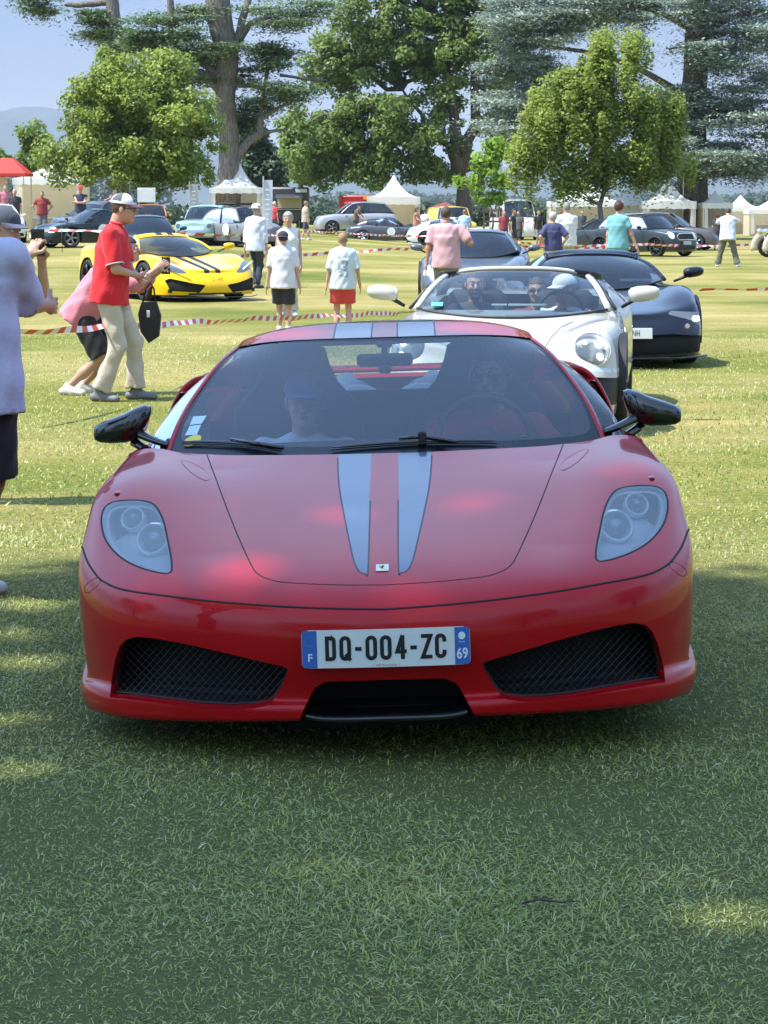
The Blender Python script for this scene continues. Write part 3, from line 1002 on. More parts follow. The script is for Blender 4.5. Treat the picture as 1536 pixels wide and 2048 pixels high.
# dark splitter lip under the centre intake
lipu = np.linspace(-162, 162, 33)
mb = MB(); V = []; prof = [(0, 0), (.004, .0045), (.012, .007), (.03, .004), (.16, 0), (.16, -.012), (.02, -.014), (.002, -.008)]
for u in lipu:
    k = (abs(u) / 162)
    p = np.array(pw(u, 1434 - 9 * k ** 6, .012 + .02 * k ** 2))
    for dy, dz in prof: V.append((p[0], p[1] - Y0 + dy, p[2] + dz))
n_ = len(prof)
mb.add(V, [(i * n_ + k, (i + 1) * n_ + k, (i + 1) * n_ + (k + 1) % n_, i * n_ + (k + 1) % n_) for i in range(len(lipu) - 1) for k in range(n_)])
hbuild(mb, 'splitter', [M['carbon']], hero, True)
mb = MB().box((0, 1.2, .145), (1.50, 2.0, .012)); mb.box((0, .62, .3), (1.30, .02, .3)); hbuild(mb, 'undertray', [M['dark']], hero)

# panel gaps
def gapline(name, line, w, both=False, lift=.0006):
    for sgn in ((1, -1) if both else (1,)):
        pn = [HS.point(u * sgn, v) for u, v in line]
        RV, RF = ribbon([p for p, n in pn], [n for p, n in pn], w, lift)
        HB(name, RV, RF, M['gap'])
full_seam = np.concatenate([seam, (seam * [-1, 1])[::-1][1:]])
for sgn in (1, -1):
    pn = [HS.point(u * sgn, v) for u, v in np.concatenate([smooth_poly(inset_poly(stripe_l, 1.2)[1:-1], 3, False)])]
    RV, RF = ribbon([p for p, n in pn], [n for p, n in pn], .005, .0005)
    HB('stripe_edge', RV, RF, M['stripe_edge'], hood)
gapline('panel_gap', full_seam, .006, lift=.0018)
gapline('panel_gap', np.concatenate([hl, (hl * [-1, 1])[::-1][1:]]), .004)
# drain scoops at the base of the windscreen
sc_l = smooth_poly(NL([(545,140),(600,150),(660,185),(682,212),(672,230),(640,222),(590,190)], (120, 860), 2.327), 4)
for sgn in (1, -1):
    q = sc_l * [sgn, 1]
    pn = [HS.point(*k) for k in np.concatenate([q, q[:1]])]
    c = np.mean([p for p, n in pn], 0)
    V = [p + n * .0012 for p, n in pn[:-1]] + [p * .4 + c * .6 - n * .006 + np.array([0, 0, 0]) for p, n in pn[:-1]]
    k = len(pn) - 1
    HB('scuttle_scoop', V, [(i, (i + 1) % k, k + (i + 1) % k, k + i) for i in range(k)] + [tuple(range(k, 2 * k))], M['red'])
# side marker lamps and washer caps
for sgn in (1, -1):
    q = smooth_poly(NL([(112,728),(165,686),(187,705),(130,756)], (120, 860), 2.327), 3) * [sgn, 1]
    pn = [HS.point(*k) for k in np.concatenate([q, q[:1]])]
    RV, RF = ribbon([p for p, n in pn], [n for p, n in pn], .0022, .0006)
    HB('washer_cap', RV, RF, M['gap'])
    p, n = HS.point(sgn * (768 - 233.5), 968)
    hbuild(MB().ell(p - [0, Y0, 0] + np.array([sgn * 0, 0, .0]), (.012, .02, .006), 8), 'side_repeater', [mat('repeater_red%d' % sgn, (.35, .01, .01), .1, coat=1)], hero, True)

# ---- number plate, slightly wrapped round the nose
PW, PH = .495, .112
p0 = np.array(pw(3, 1293.5, -.03)); p0[1] -= Y0
def plate_wrap(Wv):
    Wv = np.array(Wv, float)
    x = Wv[:, 0]
    Wv[:, 1] += .30 * x * x * .55
    return Wv + p0
tilt = .05
xd, yd = np.array([1, 0, 0.]), np.array([0, tilt, 1.0]); yd /= np.linalg.norm(yd)
def sheet(x0, x1, z0, z1, off, n=10, rounded=0):
    V = []; F = []
    xs = np.linspace(x0, x1, n)
    for x in xs:
        V += [(x, z0 * yd[1] - off, z0 * yd[2]), (x, z1 * yd[1] - off, z1 * yd[2])]
    F = [(2 * i, 2 * i + 2, 2 * i + 3, 2 * i + 1) for i in range(n - 1)]
    return V, F
def rrect(x0, x1, z0, z1, r, n=5, sides='both'):
    pts = []
    for cx, cz, a0 in ((x1 - r, z1 - r, 0), (x0 + r, z1 - r, 90), (x0 + r, z0 + r, 180), (x1 - r, z0 + r, 270)):
        for k in range(n + 1):
            a = math.radians(a0 + 90 * k / n); pts.append((cx + r * math.cos(a), cz + r * math.sin(a)))
    return pts
plate = tag(mk('number_plate', [(0, 0, 0)], [], [M['plate_white']], hero), None)
bpy.data.objects.remove(plate)
V = []; F = []
xs = np.linspace(-PW / 2, PW / 2, 25)
for x in xs:
    e = max(0, abs(x) - (PW / 2 - .010)); h = PH / 2 - (.010 - math.sqrt(max(0, .010 ** 2 - e * e)))
    for (sz, oy) in ((-1, .0), (1, .0), (1, .004), (-1, .004)):
        V.append((x, sz * h * yd[1] + oy, sz * h * yd[2]))
for i in range(24):
    for k in range(4): F.append((i * 4 + k, (i + 1) * 4 + k, (i + 1) * 4 + (k + 1) % 4, i * 4 + (k + 1) % 4))
F += [(0, 1, 2, 3), (99, 98, 97, 96)]
plate = mk('number_plate', plate_wrap(V), F, [M['plate_white']], hero, False)
for sgn, nm in ((-1, 'country_band'), (1, 'region_band')):
    V, F = [], []
    x0, x1 = (sgn * PW / 2, sgn * (PW / 2 - .045))
    xs = np.linspace(x0 - sgn * .001, x1, 9)
    for x in xs:
        e = max(0, abs(x) - (PW / 2 - .010)); h = PH / 2 - .001 - (.010 - math.sqrt(max(0, .010 ** 2 - e * e)))
        V += [(x, -h * yd[1] - .0009, -h * yd[2]), (x, h * yd[1] - .0009, h * yd[2])]
    F = [(2 * i, 2 * i + 1, 2 * i + 3, 2 * i + 2) if sgn > 0 else (2 * i, 2 * i + 2, 2 * i + 3, 2 * i + 1) for i in range(8)]
    mk(nm, plate_wrap(V), F, [M['plate_blue']], plate, False)
def ptext(name, s, size, x, z, m, sx=1.0, bold=0.0, sp=1.0):
    return text_mesh(name, s, size, [m], plate, np.array([x, 0, 0]) + yd * z, xd, yd, sx, bold, .0018, wrapfn=plate_wrap, spacing=sp)
# characters placed one by one as they stand on the plate
def glyph(ch, x, w, h=.073, z=0, st=.0115):
    """condensed plate lettering drawn as strokes"""
    def arc(cx, cy, rx, ry, a0, a1, n=9): return [(cx + rx * math.cos(math.radians(a0 + (a1 - a0) * i / n)), cy + ry * math.sin(math.radians(a0 + (a1 - a0) * i / n))) for i in range(n + 1)]
    rx = (w - st) / 2; H2 = h / 2 - st / 2
    if ch in '0': lines = [arc(0, H2 - rx, rx, rx, 0, 180) + arc(0, -H2 + rx, rx, rx, 180, 360) + [(rx, H2 - rx)]]
    elif ch == 'Q': lines = [arc(0, H2 - rx, rx, rx, 0, 180) + arc(0, -H2 + rx, rx, rx, 180, 360) + [(rx, H2 - rx)], [(rx * .3, -H2 + rx * .9), (rx * 1.1, -H2 - .001)]]
    elif ch == 'D': lines = [[(-rx, -H2), (-rx, H2), (rx * .2, H2)] + arc(rx * .2, H2 - rx * .8, rx * .8, rx * .8, 90, 0, 5) + arc(rx * .2, -H2 + rx * .8, rx * .8, rx * .8, 0, -90, 5) + [(-rx, -H2)]]
    elif ch == '4': lines = [[(rx * .35, H2), (-rx, -H2 * .42), (rx * 1.15, -H2 * .42)], [(rx * .5, H2), (rx * .5, -H2)]]
    elif ch == 'Z': lines = [[(-rx, H2), (rx, H2), (-rx, -H2), (rx, -H2)]]
    elif ch == 'C': lines = [[(rx, H2 - rx * 1.3)] + arc(0, H2 - rx, rx, rx, 10, 180) + arc(0, -H2 + rx, rx, rx, 180, 350) + [(rx, -H2 + rx * 1.3)]]
    elif ch == '-': lines = [[(-.005, 0), (.005, 0)]]
    mb = MB()
    for L in lines:
        L = np.array(L); d = np.gradient(L, axis=0) if len(L) > 2 else np.repeat((L[1] - L[0])[None], 2, 0)
        closed = np.allclose(L[0], L[-1])
        N = []
        for i in range(len(L)):
            a = L[i] - L[i - 1] if i > 0 else (L[i] - L[-2] if closed else L[1] - L[0])
            b = L[i + 1] - L[i] if i < len(L) - 1 else (L[1] - L[0] if closed else L[-1] - L[-2])
            a = a / (np.linalg.norm(a) + 1e-9); b = b / (np.linalg.norm(b) + 1e-9)
            na = np.array([-a[1], a[0]]); nb = np.array([-b[1], b[0]]); m_ = na + nb
            q = np.linalg.norm(m_)
            N.append(m_ / q / max(.5, (m_ / q) @ na) if q > 1e-6 else na)
        N = np.array(N)
        ext = L.copy()
        if not closed:
            ext[0] -= (L[1] - L[0]) / np.linalg.norm(L[1] - L[0]) * st * .4; ext[-1] += (L[-1] - L[-2]) / np.linalg.norm(L[-1] - L[-2]) * st * .4
        A = ext + N * st / 2; B = ext - N * st / 2
        V = []
        for p in list(A) + list(B):
            V.append((x + p[0], (z + p[1]) * yd[1] - .0016, (z + p[1]) * yd[2]))
        n = len(L)
        mb.add(plate_wrap(V), [(i, n + i, n + i + 1, i + 1) for i in range(n - 1)])
    mb.build('character', [M['ink']], plate)
k_ = PW / (1446 - 84)
for ch, xx, ww_ in (('D', 318, 88), ('Q', 437, 94), ('-', 543, 30), ('0', 648, 94), ('0', 765, 94), ('4', 886, 92), ('-', 989, 30), ('Z', 1095, 96), ('C', 1208, 92)):
    glyph(ch, (xx - 765) * k_, ww_ * k_, z=.002 if ch != '-' else .0)
ptext('country_letter', 'F', .032, -PW / 2 + .024, -.026, M['print_white'], 1.0, .02)
ptext('region_number', '69', .044, PW / 2 - .0235, -.024, M['print_white'], .78, .02)
mb = MB()
for k in range(12):
    a = math.radians(30 * k); cx, cz = -PW / 2 + .024 + .0145 * math.cos(a), .024 + .0145 * math.sin(a)
    pts = [(cx + (.0032 if j % 2 == 0 else .0014) * math.sin(math.pi * j / 5), cz + (.0032 if j % 2 == 0 else .0014) * math.cos(math.pi * j / 5)) for j in range(10)]
    mb.add(plate_wrap([(a_, b_ * yd[1] - .0015, b_ * yd[2]) for a_, b_ in pts]), [tuple(range(10))])
mb.build('star_ring', [mat('star_dim', (.10, .20, .38), .5)], plate)
c = (PW / 2 - .024, .030)
pts = [(c[0] + .0105 * math.cos(t), c[1] + .0115 * math.sin(t)) for t in np.linspace(0, 2 * math.pi, 20)[:-1]]
MB().add(plate_wrap([(a_, b_ * yd[1] - .0015, b_ * yd[2]) for a_, b_ in pts]), [tuple(range(19))]).build('region_logo', [M['print_white']], plate)
ptext('region_name', 'Rhone', .007, c[0], .012, M['print_white'], 1.0)
ptext('dealer_print', 'f.  4269 Automobiles  k. -', .0085, .004, -.0495, M['print_red'], 1.0)

# ---- bonnet badge
bp_, bn_ = HS.point(-2, 1134)
R_ = np.stack([np.array([1, 0, 0]), np.cross(bn_, [1, 0, 0]), bn_], 1); R_[:, 1] /= np.linalg.norm(R_[:, 1])
bl = bp_ - [0, Y0, 0] + bn_ * .002
badge = hbuild(MB().box(bl, (.039, .047, .004), R=R_, bev=.0012), 'badge', [M['chrome']], hero)
hbuild(MB().box(bl + bn_ * .0018, (.034, .042, .0012), R=R_), 'badge_face', [M['badge_yellow']], badge)
horse = np.array([(-.2,-.9),(-.05,-.35),(-.35,-.55),(-.55,-.35),(-.15,-.05),(-.6,.05),(-.9,.35),(-.75,.45),(-.45,.25),(-.1,.3),(0,.55),(-.1,.75),(.05,.95),(.25,.75),(.45,.6),(.4,.5),(.22,.5),(.3,.2),(.55,.3),(.6,.12),(.3,-.02),(.2,-.3),(.3,-.85),(.15,-.9),(.05,-.4),(-.05,-.9)])
H3 = [bl + bn_ * .0031 + R_[:, 0] * (-p_[0] * .012) * -1 + R_[:, 1] * (p_[1] * .0155 + .001) * (1 if R_[2, 1] > 0 else -1) for p_ in horse]
hbuild(MB().add(H3, [tuple(range(len(horse)))]), 'badge_emblem', [M['ink']], badge)

# ---- windscreen
ws_c = [(0,914,1.37),(0,846,1.58),(0,783,1.79),(0,726,2.0),(0,674,2.21)]
ws_e = [(434,897,1.60),(405,823,1.79),(366,764,1.98),(326,714,2.16),(291,685,2.33)]
pw_v = [2.6, 2.6, 2.8, 3.2, 5.0]
WC = []
for (c0, e0, pv) in zip(ws_c, ws_e, pw_v):
    r_ = []
    for t in np.linspace(-1, 1, 13):
        a = abs(t)
        q = pw(e0[0] * a, c0[1] + (e0[1] - c0[1]) * a ** pv, c0[2] + (e0[2] - c0[2]) * a ** 2.2)
        r_.append([math.copysign(q[0], t), q[1], q[2]])
    WC.append(r_)
WC = np.array(WC)
WG = np.einsum('ri,cj,ijk->rck', cr_weights(5, 61), cr_weights(13, 145), WC)
scr = Surf(WG.reshape(-1, 3), grid_faces(61, 145))
inn_l = NL([(768,888),(520,893),(400,893),(362,888),(352,872),(362,838),(392,786),(423,742),(449,714),(468,699),(512,687),(585,683),(680,681),(768,679)])
inn_l[0, 0] = 0; inn_l[-1, 0] = 0
inn = smooth_poly(inn_l, 4, False)
inn_poly = np.concatenate([inn, (inn * [-1, 1])[::-1][1:-1]])
scr.cut(lambda V: sdist(proj(V), inn_poly), 1)
V, F = scr.part([1]); windscreen = HB('windscreen', V, F, M['windscreen'])
V, F = scr.part([0]); HB('glass_border', V, F, M['band'], windscreen)
WS = GridSurf(WG)
# A pillars and header
def pil_rows(edge, sgn, outs):
    return np.array([[e + np.array([sgn * o[0], o[1], o[2]]) for o in outs] for e in edge])
for sgn, col_ in ((1, -1), (-1, 0)):
    e = WG[::3, col_]
    e = np.concatenate([[e[0] + (e[0] - e[1]) * 1.0], e])
    outs = [(-.001, .002, .0035), (.004, .001, .006), (.016, .008, .004), (.022, .03, -.004), (.024, .07, -.014), (.018, .10, -.022)]
    g = pil_rows(e, sgn, outs); g = gsmooth(g, 0, 1.5)
    HB('windscreen_pillar', g.reshape(-1, 3), grid_faces(g.shape[0], g.shape[1]), M['red'])
# roof
top = WG[-1]
t_ = np.linspace(-1, 1, 145)
def roofrow(dep, zc, drop, xe, bow=.0):
    return np.stack([t_ * xe, Y0 + dep + bow * t_ ** 2, zc - drop * (.35 * t_ ** 2 + .65 * np.abs(t_) ** 5)], 1)
r0 = top + np.array([0, .006, .004]); r0[:, 0] *= 1.02
RG = np.stack([r0, roofrow(2.44, 1.181, .052, .585, .10), roofrow(2.68, 1.194, .060, .582, .06), roofrow(2.92, 1.190, .066, .575, 0), roofrow(3.12, 1.172, .07, .56, 0)])
RG = np.einsum('ri,ijk->rjk', cr_weights(5, 33), RG)
roof = Surf(RG.reshape(-1, 3), grid_faces(33, 145))
for sgn in (1, -1):
    for lab, (a0, b0) in ((1, (.047, .2)), (2, (.053, .194))):
        roof.cut(lambda V: np.maximum(a0 - sgn * V[:, 0], sgn * V[:, 0] - b0), lab)
V, F = roof.part([0, 1, 2])
roof_o = HB('roof', V, F, [M['red'], M['stripe_edge'], M['stripe']], mi=[int(l) for l in roof.lab])
# side edge of the roof + side glass + sail panels
for sgn, ci in ((1, -1), (-1, 0)):
    rail = RG[:, ci]
    n = len(rail)
    down = np.stack([rail, rail + np.array([sgn * .012, 0, -.018]), rail + np.array([sgn * .016, 0, -.04]), rail + np.array([sgn * .014, .0, -.055])], 1)
    HB('roof_rail', down.reshape(-1, 3), grid_faces(n, 4), M['red'])
    A = WG[::4, ci] + np.array([sgn * .02, .10, -.022])
    # side window between pillar, rail and belt
    b0, b1 = np.array([sgn * .855, Y0 + 1.78, .835]), np.array([sgn * .86, Y0 + 2.95, .90])
    tl = np.concatenate([A, rail[1:] + np.array([sgn * .012, 0, -.05])])
    s_ = np.linspace(0, 1, len(tl))
    bl_ = b0 + (b1 - b0) * (s_ ** 1.1)[:, None]
    bl_[:3] = np.minimum.reduce([bl_[:3] if sgn > 0 else bl_[:3]])
    gg = np.stack([tl * (1 - k) + bl_ * k + np.array([sgn * .035 * math.sin(math.pi * k), 0, 0]) for k in np.linspace(0, 1, 6)], 1)
    HB('side_window', gg.reshape(-1, 3), grid_faces(len(tl), 6), M['windscreen'])
    # sail panel
    a, b = rail[-1] + np.array([sgn * .0, 0, 0]), rail[-8] + np.array([sgn * .014, 0, -.05])
    HB('rear_buttress', [a, b, b1, np.array([sgn * .80, Y0 + 3.3, .925]), np.array([sgn * .55, Y0 + 3.75, .93])], [(0, 1, 2, 3), (0, 3, 4)], M['red'], smooth=False)

# ---- body side, rear wing, tail
zc9 = np.array([.12, .13, .165, .19, .22, .28, .34, .42, .50, .56, .63, .70, .76, .79, .81]); xc9 = np.array([.95, .96, .975, .975, .965, .975, .98, .985, .985, .985, .975, .96, .94, .928, .915])
zn = (zc9 - .12) / (.81 - .12)
st = [(1.5, None), (1.75, (.94, .845, .835, .13)), (2.2, (.925, .87, .85, .13)), (2.7, (.935, .875, .885, .13)), (3.05, (.965, .862, .925, .14)), (3.45, (.985, .84, .94, .14)), (3.9, (.975, .79, .935, .16)), (4.25, (.93, .72, .915, .20)), (4.45, (.84, .62, .86, .30)), (4.5, (.70, .50, .78, .38))]
def prof_side(xm, xt, zt, zb):
    k = np.linspace(0, 1, 15)
    x = xm - (xm - xt) * np.clip((zn - .62) / .38, 0, 1) ** 1.8 - .03 * np.clip((.12 - zn) / .12, 0, 1)
    z = zb + (zt - zb) * zn
    return x, z
SG = []
for dep, q in st:
    if q is None: x, z = xc9, zc9
    else: x, z = prof_side(*q)
    SG.append(np.stack([x, np.full(15, Y0 + dep), z], 1))
SG = np.array(SG)
SGd = np.einsum('ri,cj,ijk->rck', cr_weights(10, 91), cr_weights(15, 43), SG)
SGd[1:] = gsmooth(SGd, 0, 2.5)[1:]
for sgn in (1, -1):
    g = SGd.copy(); g[..., 0] *= sgn
    fs = grid_faces(91, 43)
    if sgn < 0: fs = fs[:, ::-1]
    sd = Surf(g.reshape(-1, 3), fs)
    sd.cut(lambda V: np.hypot(V[:, 1] - Y0 - ARCH[0], V[:, 2] - .335) - ARCH[2], 1)
    sd.cut(lambda V: np.hypot(V[:, 1] - Y0 - 3.645, V[:, 2] - .345) - .375, 1)
    V, F = sd.part([0]); HB('side_panel', V, F, M['red'])
    # deck from the haunch inwards
    tline = g[36:, -1]
    inner = np.stack([np.full(len(tline), sgn * .46), tline[:, 1], np.minimum(tline[:, 2] - .03, .90)], 1)
    dg_ = np.stack([tline * (1 - k) + inner * k + np.array([0, 0, .02 * math.sin(math.pi * k)]) for k in np.linspace(0, 1, 7)], 1)
    HB('rear_deck', dg_.reshape(-1, 3), grid_faces(len(tline), 7), M['red'])
    # wheel wells
    for (cy, cz, r) in ((ARCH[0], .335, ARCH[2] + .002), (3.645, .345, .377)):
        mb = MB(); a_ = np.linspace(-.35, math.pi + .35, 25)
        V = [(sgn * x, cy + r * math.cos(t), cz + r * math.sin(t)) for x in (.96, .60) for t in a_]
        n = len(a_); mb.add(V, [(i, i + 1, n + i + 1, n + i) for i in range(n - 1)])
        mb.add([(sgn * .60, cy + r * math.cos(t), cz + r * math.sin(t)) for t in a_], [tuple(range(n))])
        hbuild(mb, 'wheel_arch', [M['black']], hero, True)
# tail
mb = MB()
mb.box((0, 4.28, .895), (1.1, .22, .022), bev=.008); hbuild(mb, 'tail_spoiler', [M['red']], hero)
mb = MB(); mb.box((0, 4.42, .60), (1.36, .05, .52), bev=.02); hbuild(mb, 'tail_panel', [M['red']], hero)
mb = MB(); mb.box((0, 3.75, .78), (.94, .95, .04)); hbuild(mb, 'engine_bay', [M['black']], hero)
for sgn in (-1, 1):
    mb = MB(); mb.tube([(sgn * .12, 3.35, .86), (sgn * .22, 3.6, .87), (sgn * .20, 3.95, .86)], .045, 10); mb.ell((sgn * .14, 3.3, .86), (.09, .06, .035), 8)
    hbuild(mb, 'engine_plenum', [M['alloy']], hero, True)
# rear bulkhead with its window
bw = [(-.62, .45), (.62, .45), (.62, 1.08), (.45, 1.145), (-.45, 1.145), (-.62, 1.08)]; hw = [(-.36, .895), (.36, .895), (.31, 1.085), (-.31, 1.085)]
V = [(x, 2.98, z) for x, z in bw + hw]
hbuild(MB().add(V, [(0, 1, 7, 6), (1, 2, 8, 7), (2, 3, 8), (3, 4, 9, 8), (4, 5, 9), (5, 0, 6, 9)]), 'bulkhead', [M['interior']], hero)
hbuild(MB().poly([(x, 2.985, z) for x, z in hw]), 'rear_window', [M['glass']], hero)
# cabin shell
mb = MB()
dx = np.linspace(-.80, .80, 21)
dash = []
for dep, z, k in ((1.44, .775, 0), (1.62, .785, .02), (1.85, .80, .02), (1.93, .785, .01), (1.95, .70, 0), (1.98, .5, 0)):
    for x in dx: dash.append((x * (1 if dep > 1.6 else .86), dep + .22 * (x / .8) ** 2 * (1 if dep < 1.8 else .3), z - .02 * (x / .8) ** 2 + (.02 * math.exp(-((x - .37) / .16) ** 2) if .8 > z > .78 else 0)))
mb.add(dash, grid_faces(6, 21))
mb.box((0, 2.4, .22), (1.6, 1.3, .04)); mb.box((0, 2.3, .42), (.22, .9, .36), bev=.03)
for sgn in (-1, 1): mb.box((sgn * .80, 2.4, .55), (.06, 1.4, .56), bev=.02)
hbuild(mb, 'cabin_lining', [M['interior']], hero, True, sharp=40)
# cowl under the wipers
V = []
for x in np.linspace(-.74, .74, 31):
    k = (x / .74) ** 2
    V += [(x, 1.33 + .12 * k, .785), (x, 1.42 + .2 * k, .775)]
hbuild(MB().add(V, [(2 * i, 2 * i + 2, 2 * i + 3, 2 * i + 1) for i in range(30)]), 'cowl', [M['black']], hero)
# seats
for sgn in (-1, 1):
    mb = MB()
    V = []; lev = [(.36, .22, .15), (.5, .27, .14), (.7, .28, .13), (.85, .26, .12), (.95, .17, .10), (1.03, .135, .09), (1.09, .12, .07), (1.115, .07, .04)]
    for z, w, d in lev:
        for t in np.linspace(0, 2 * math.pi, 21)[:-1]:
            c_, s__ = math.cos(t), math.sin(t)
            V.append((sgn * .37 + w * math.copysign(abs(c_) ** .6, c_), 2.76 + .05 * (z - .36) + d / 2 * math.copysign(abs(s__) ** .7, s__) - .05 * abs(c_) ** 4, z))
    F = [(i * 20 + k, i * 20 + (k + 1) % 20, (i + 1) * 20 + (k + 1) % 20, (i + 1) * 20 + k) for i in range(len(lev) - 1) for k in range(20)] + [tuple(range(140, 160))]
    mb.add(V, F); mb.box((sgn * .37, 2.45, .36), (.5, .55, .16), bev=.05)
    hbuild(mb, 'seat', [M['seat']], hero, True)
# steering wheel
mb = MB(); cwl = np.array([.372, 2.02, .765]); nw = np.array([0, -.85, .42]) * -1
ring(cwl, .178, .0155, nw, mb=mb); mb.ell(cwl + np.array([0, -.01, 0]), (.06, .03, .055), 8)
for dx_, dz in ((-.15, .01), (.15, .01), (0, -.15)):
    mb.tube([cwl, cwl + np.array([dx_, -.0 if dz < -.1 else 0, dz])], .014, 6)
mb.tube([cwl, cwl + np.array([0, -.25, -.08])], .03, 8)
hbuild(mb, 'steering_wheel', [M['black']], hero, True)
# rear-view mirror
mb = MB(); mb.box((0, 2.14, 1.075), (.215, .03, .05), bev=.012); mb.tube([(0, 2.17, 1.08), (0, 2.2, 1.13)], .012, 8); mb.box((0, 2.2, 1.13), (.06, .03, .02), bev=.005)
mb.box((0, 2.12, 1.04), (.05, .03, .03), bev=.008)
hbuild(mb, 'interior_mirror', [M['black']], hero)
# stickers on the inside of the glass
def onws(px, py, off=.006):
    u = px - 768 - KR * (py - 1100); v = py + KR * (px - 768)
    p, n = WS.point(u, v); return p - [0, Y0, 0] - n * off
for quad, mm in ((((376,832),(403,830),(393,846),(369,849)), M['sticker_blue']), (((369,851),(392,848),(384,868),(360,870)), M['sticker_blue'])):
    hbuild(MB().poly([onws(*q, off=-.0015) for q in quad]), 'windscreen_sticker', [mm], windscreen)
c = (375, 880); hbuild(MB().poly([onws(c[0] + 18 * math.cos(t) + 3 * math.sin(t), c[1] - 11 * math.sin(t) - 4 * math.cos(t), -.0015) for t in np.linspace(0, 2 * math.pi, 20)[:-1]]), 'windscreen_sticker', [M['print_yellow']], windscreen)
# wipers
def wiper(a, b, arm, nm='wiper'):
    mb = MB()
    A = [onws(*(np.array(a) * (1 - t) + np.array(b) * t + np.array([0, -5 * math.sin(math.pi * t)])), off=-.012) for t in np.linspace(0, 1, 9)]
    mb.tube(A, [.003, .006, .007, .008, .009, .008, .007, .006, .003], 6)
    mb.tube([p + np.array([0, -.006, -.006]) for p in A], .004, 4)
    Bm = [onws(*q, off=-.024) for q in arm]
    mb.tube(Bm, [.009] * (len(Bm) - 1) + [.006], 6)
    hbuild(mb, nm, [M['black_gloss']], hero, True)
wiper((358, 887), (556, 902), [(560, 905), (500, 895), (455, 887)])
wiper((655, 899), (985, 885), [(905, 893), (836, 882), (790, 886)])
hbuild(MB().box(onws(836, 884, -.02), (.03, .03, .05), bev=.006), 'wiper_joint', [M['black']], hero)

# ---- door mirrors
for sgn in (1, -1):
    c = np.array(pw(sgn * 530, 838, 1.74)) - [0, Y0, 0]
    if sgn > 0: c += np.array([.0, 0, -.006])
    else: c += np.array([.012, 0, -.012])
    mb = MB(); V = []
    # housing lofted outward from the arms
    secs = [(-.085, .018, .030, .045, .02), (-.070, .050, .050, .025, .012), (-.040, .066, .066, .006, .004), (0, .060, .066, -.004, 0), (.05, .050, .055, -.008, -.002), (.085, .040, .045, -.010, -.002), (.104, .028, .034, -.010, 0), (.108, .010, .012, -.010, 0)]
    nk = 20
    for dx_, hz, hy, oz, oy in secs:
        dx_ *= 1.08; hz *= .92
        for t in np.linspace(0, 2 * math.pi, nk + 1)[:-1]:
            cc, ss = math.cos(t), math.sin(t)
            y = hy * math.copysign(abs(cc) ** .7, cc); z = hz * math.copysign(abs(ss) ** .75, ss)
            y = y * 1.0 if y < 0 else y * .75
            V.append((c[0] + sgn * dx_, c[1] + y + oy + .05 + (-.10 * dx_), c[2] + z + oz - .10 * dx_ + .012))
    F = [(i * nk + k, i * nk + (k + 1) % nk, (i + 1) * nk + (k + 1) % nk, (i + 1) * nk + k) for i in range(len(secs) - 1) for k in range(nk)]
    F += [tuple(range(nk)), tuple(range((len(secs) - 1) * nk, len(secs) * nk))]
    mb.add(V, F)
    mo = hbuild(mb, 'door_mirror', [M['black_gloss']], hero, True)
    base = np.array(pw(sgn * 438, 884, 1.66)) - [0, Y0, 0]
    for k, (dz0, dz1, dyo) in enumerate(((-.005, .012, 0), (-.040, -.042, .012))):
        p0_ = c + np.array([-sgn * .03, .04, dz0 + (.0 if k == 0 else -.006)]); p3 = base + np.array([-sgn * .005, .03, dz1])
        pts = [p0_ * (1 - t) + p3 * t + np.array([0, 0, (-.004) * math.sin(math.pi * t)]) for t in np.linspace(0, 1, 7)]
        mb = MB().tube(pts, np.linspace(.023, .015, 7), 10, flat=.75); hbuild(mb, 'mirror_arm', [M['black_gloss']], mo, True)
# ---- haunch intakes
for sgn in (1, -1):
    pts = [pw(sgn * u, v, 2.98) for u, v in ((352, 742), (385, 748), (410, 768), (428, 800), (440, 832), (446, 862))]
    pts = smooth_poly(np.array(pts), 5, False) - [0, Y0, 0]
    mb = MB().tube(pts, np.linspace(.014, .016, len(pts)), 8); ob = hbuild(mb, 'side_intake', [M['red']], hero, True)
    inner = pts * [.88, 1, 1] + np.array([0, .03, -.035])
    n = len(pts); mb = MB().add(list(pts + np.array([0, .02, 0])) + list(inner), [(i, i + 1, n + i + 1, n + i) for i in range(n - 1)])
    hbuild(mb, 'intake_grille', [M['wire']], ob)
    mb = MB()
    for i in range(0, n - 1, 1):
        mb.tube([pts[i] + [0, .01, 0], inner[i] + [0, .0, 0]], .0025, 4)
    hbuild(mb, 'grille_mesh', [M['gap_dark']], ob)

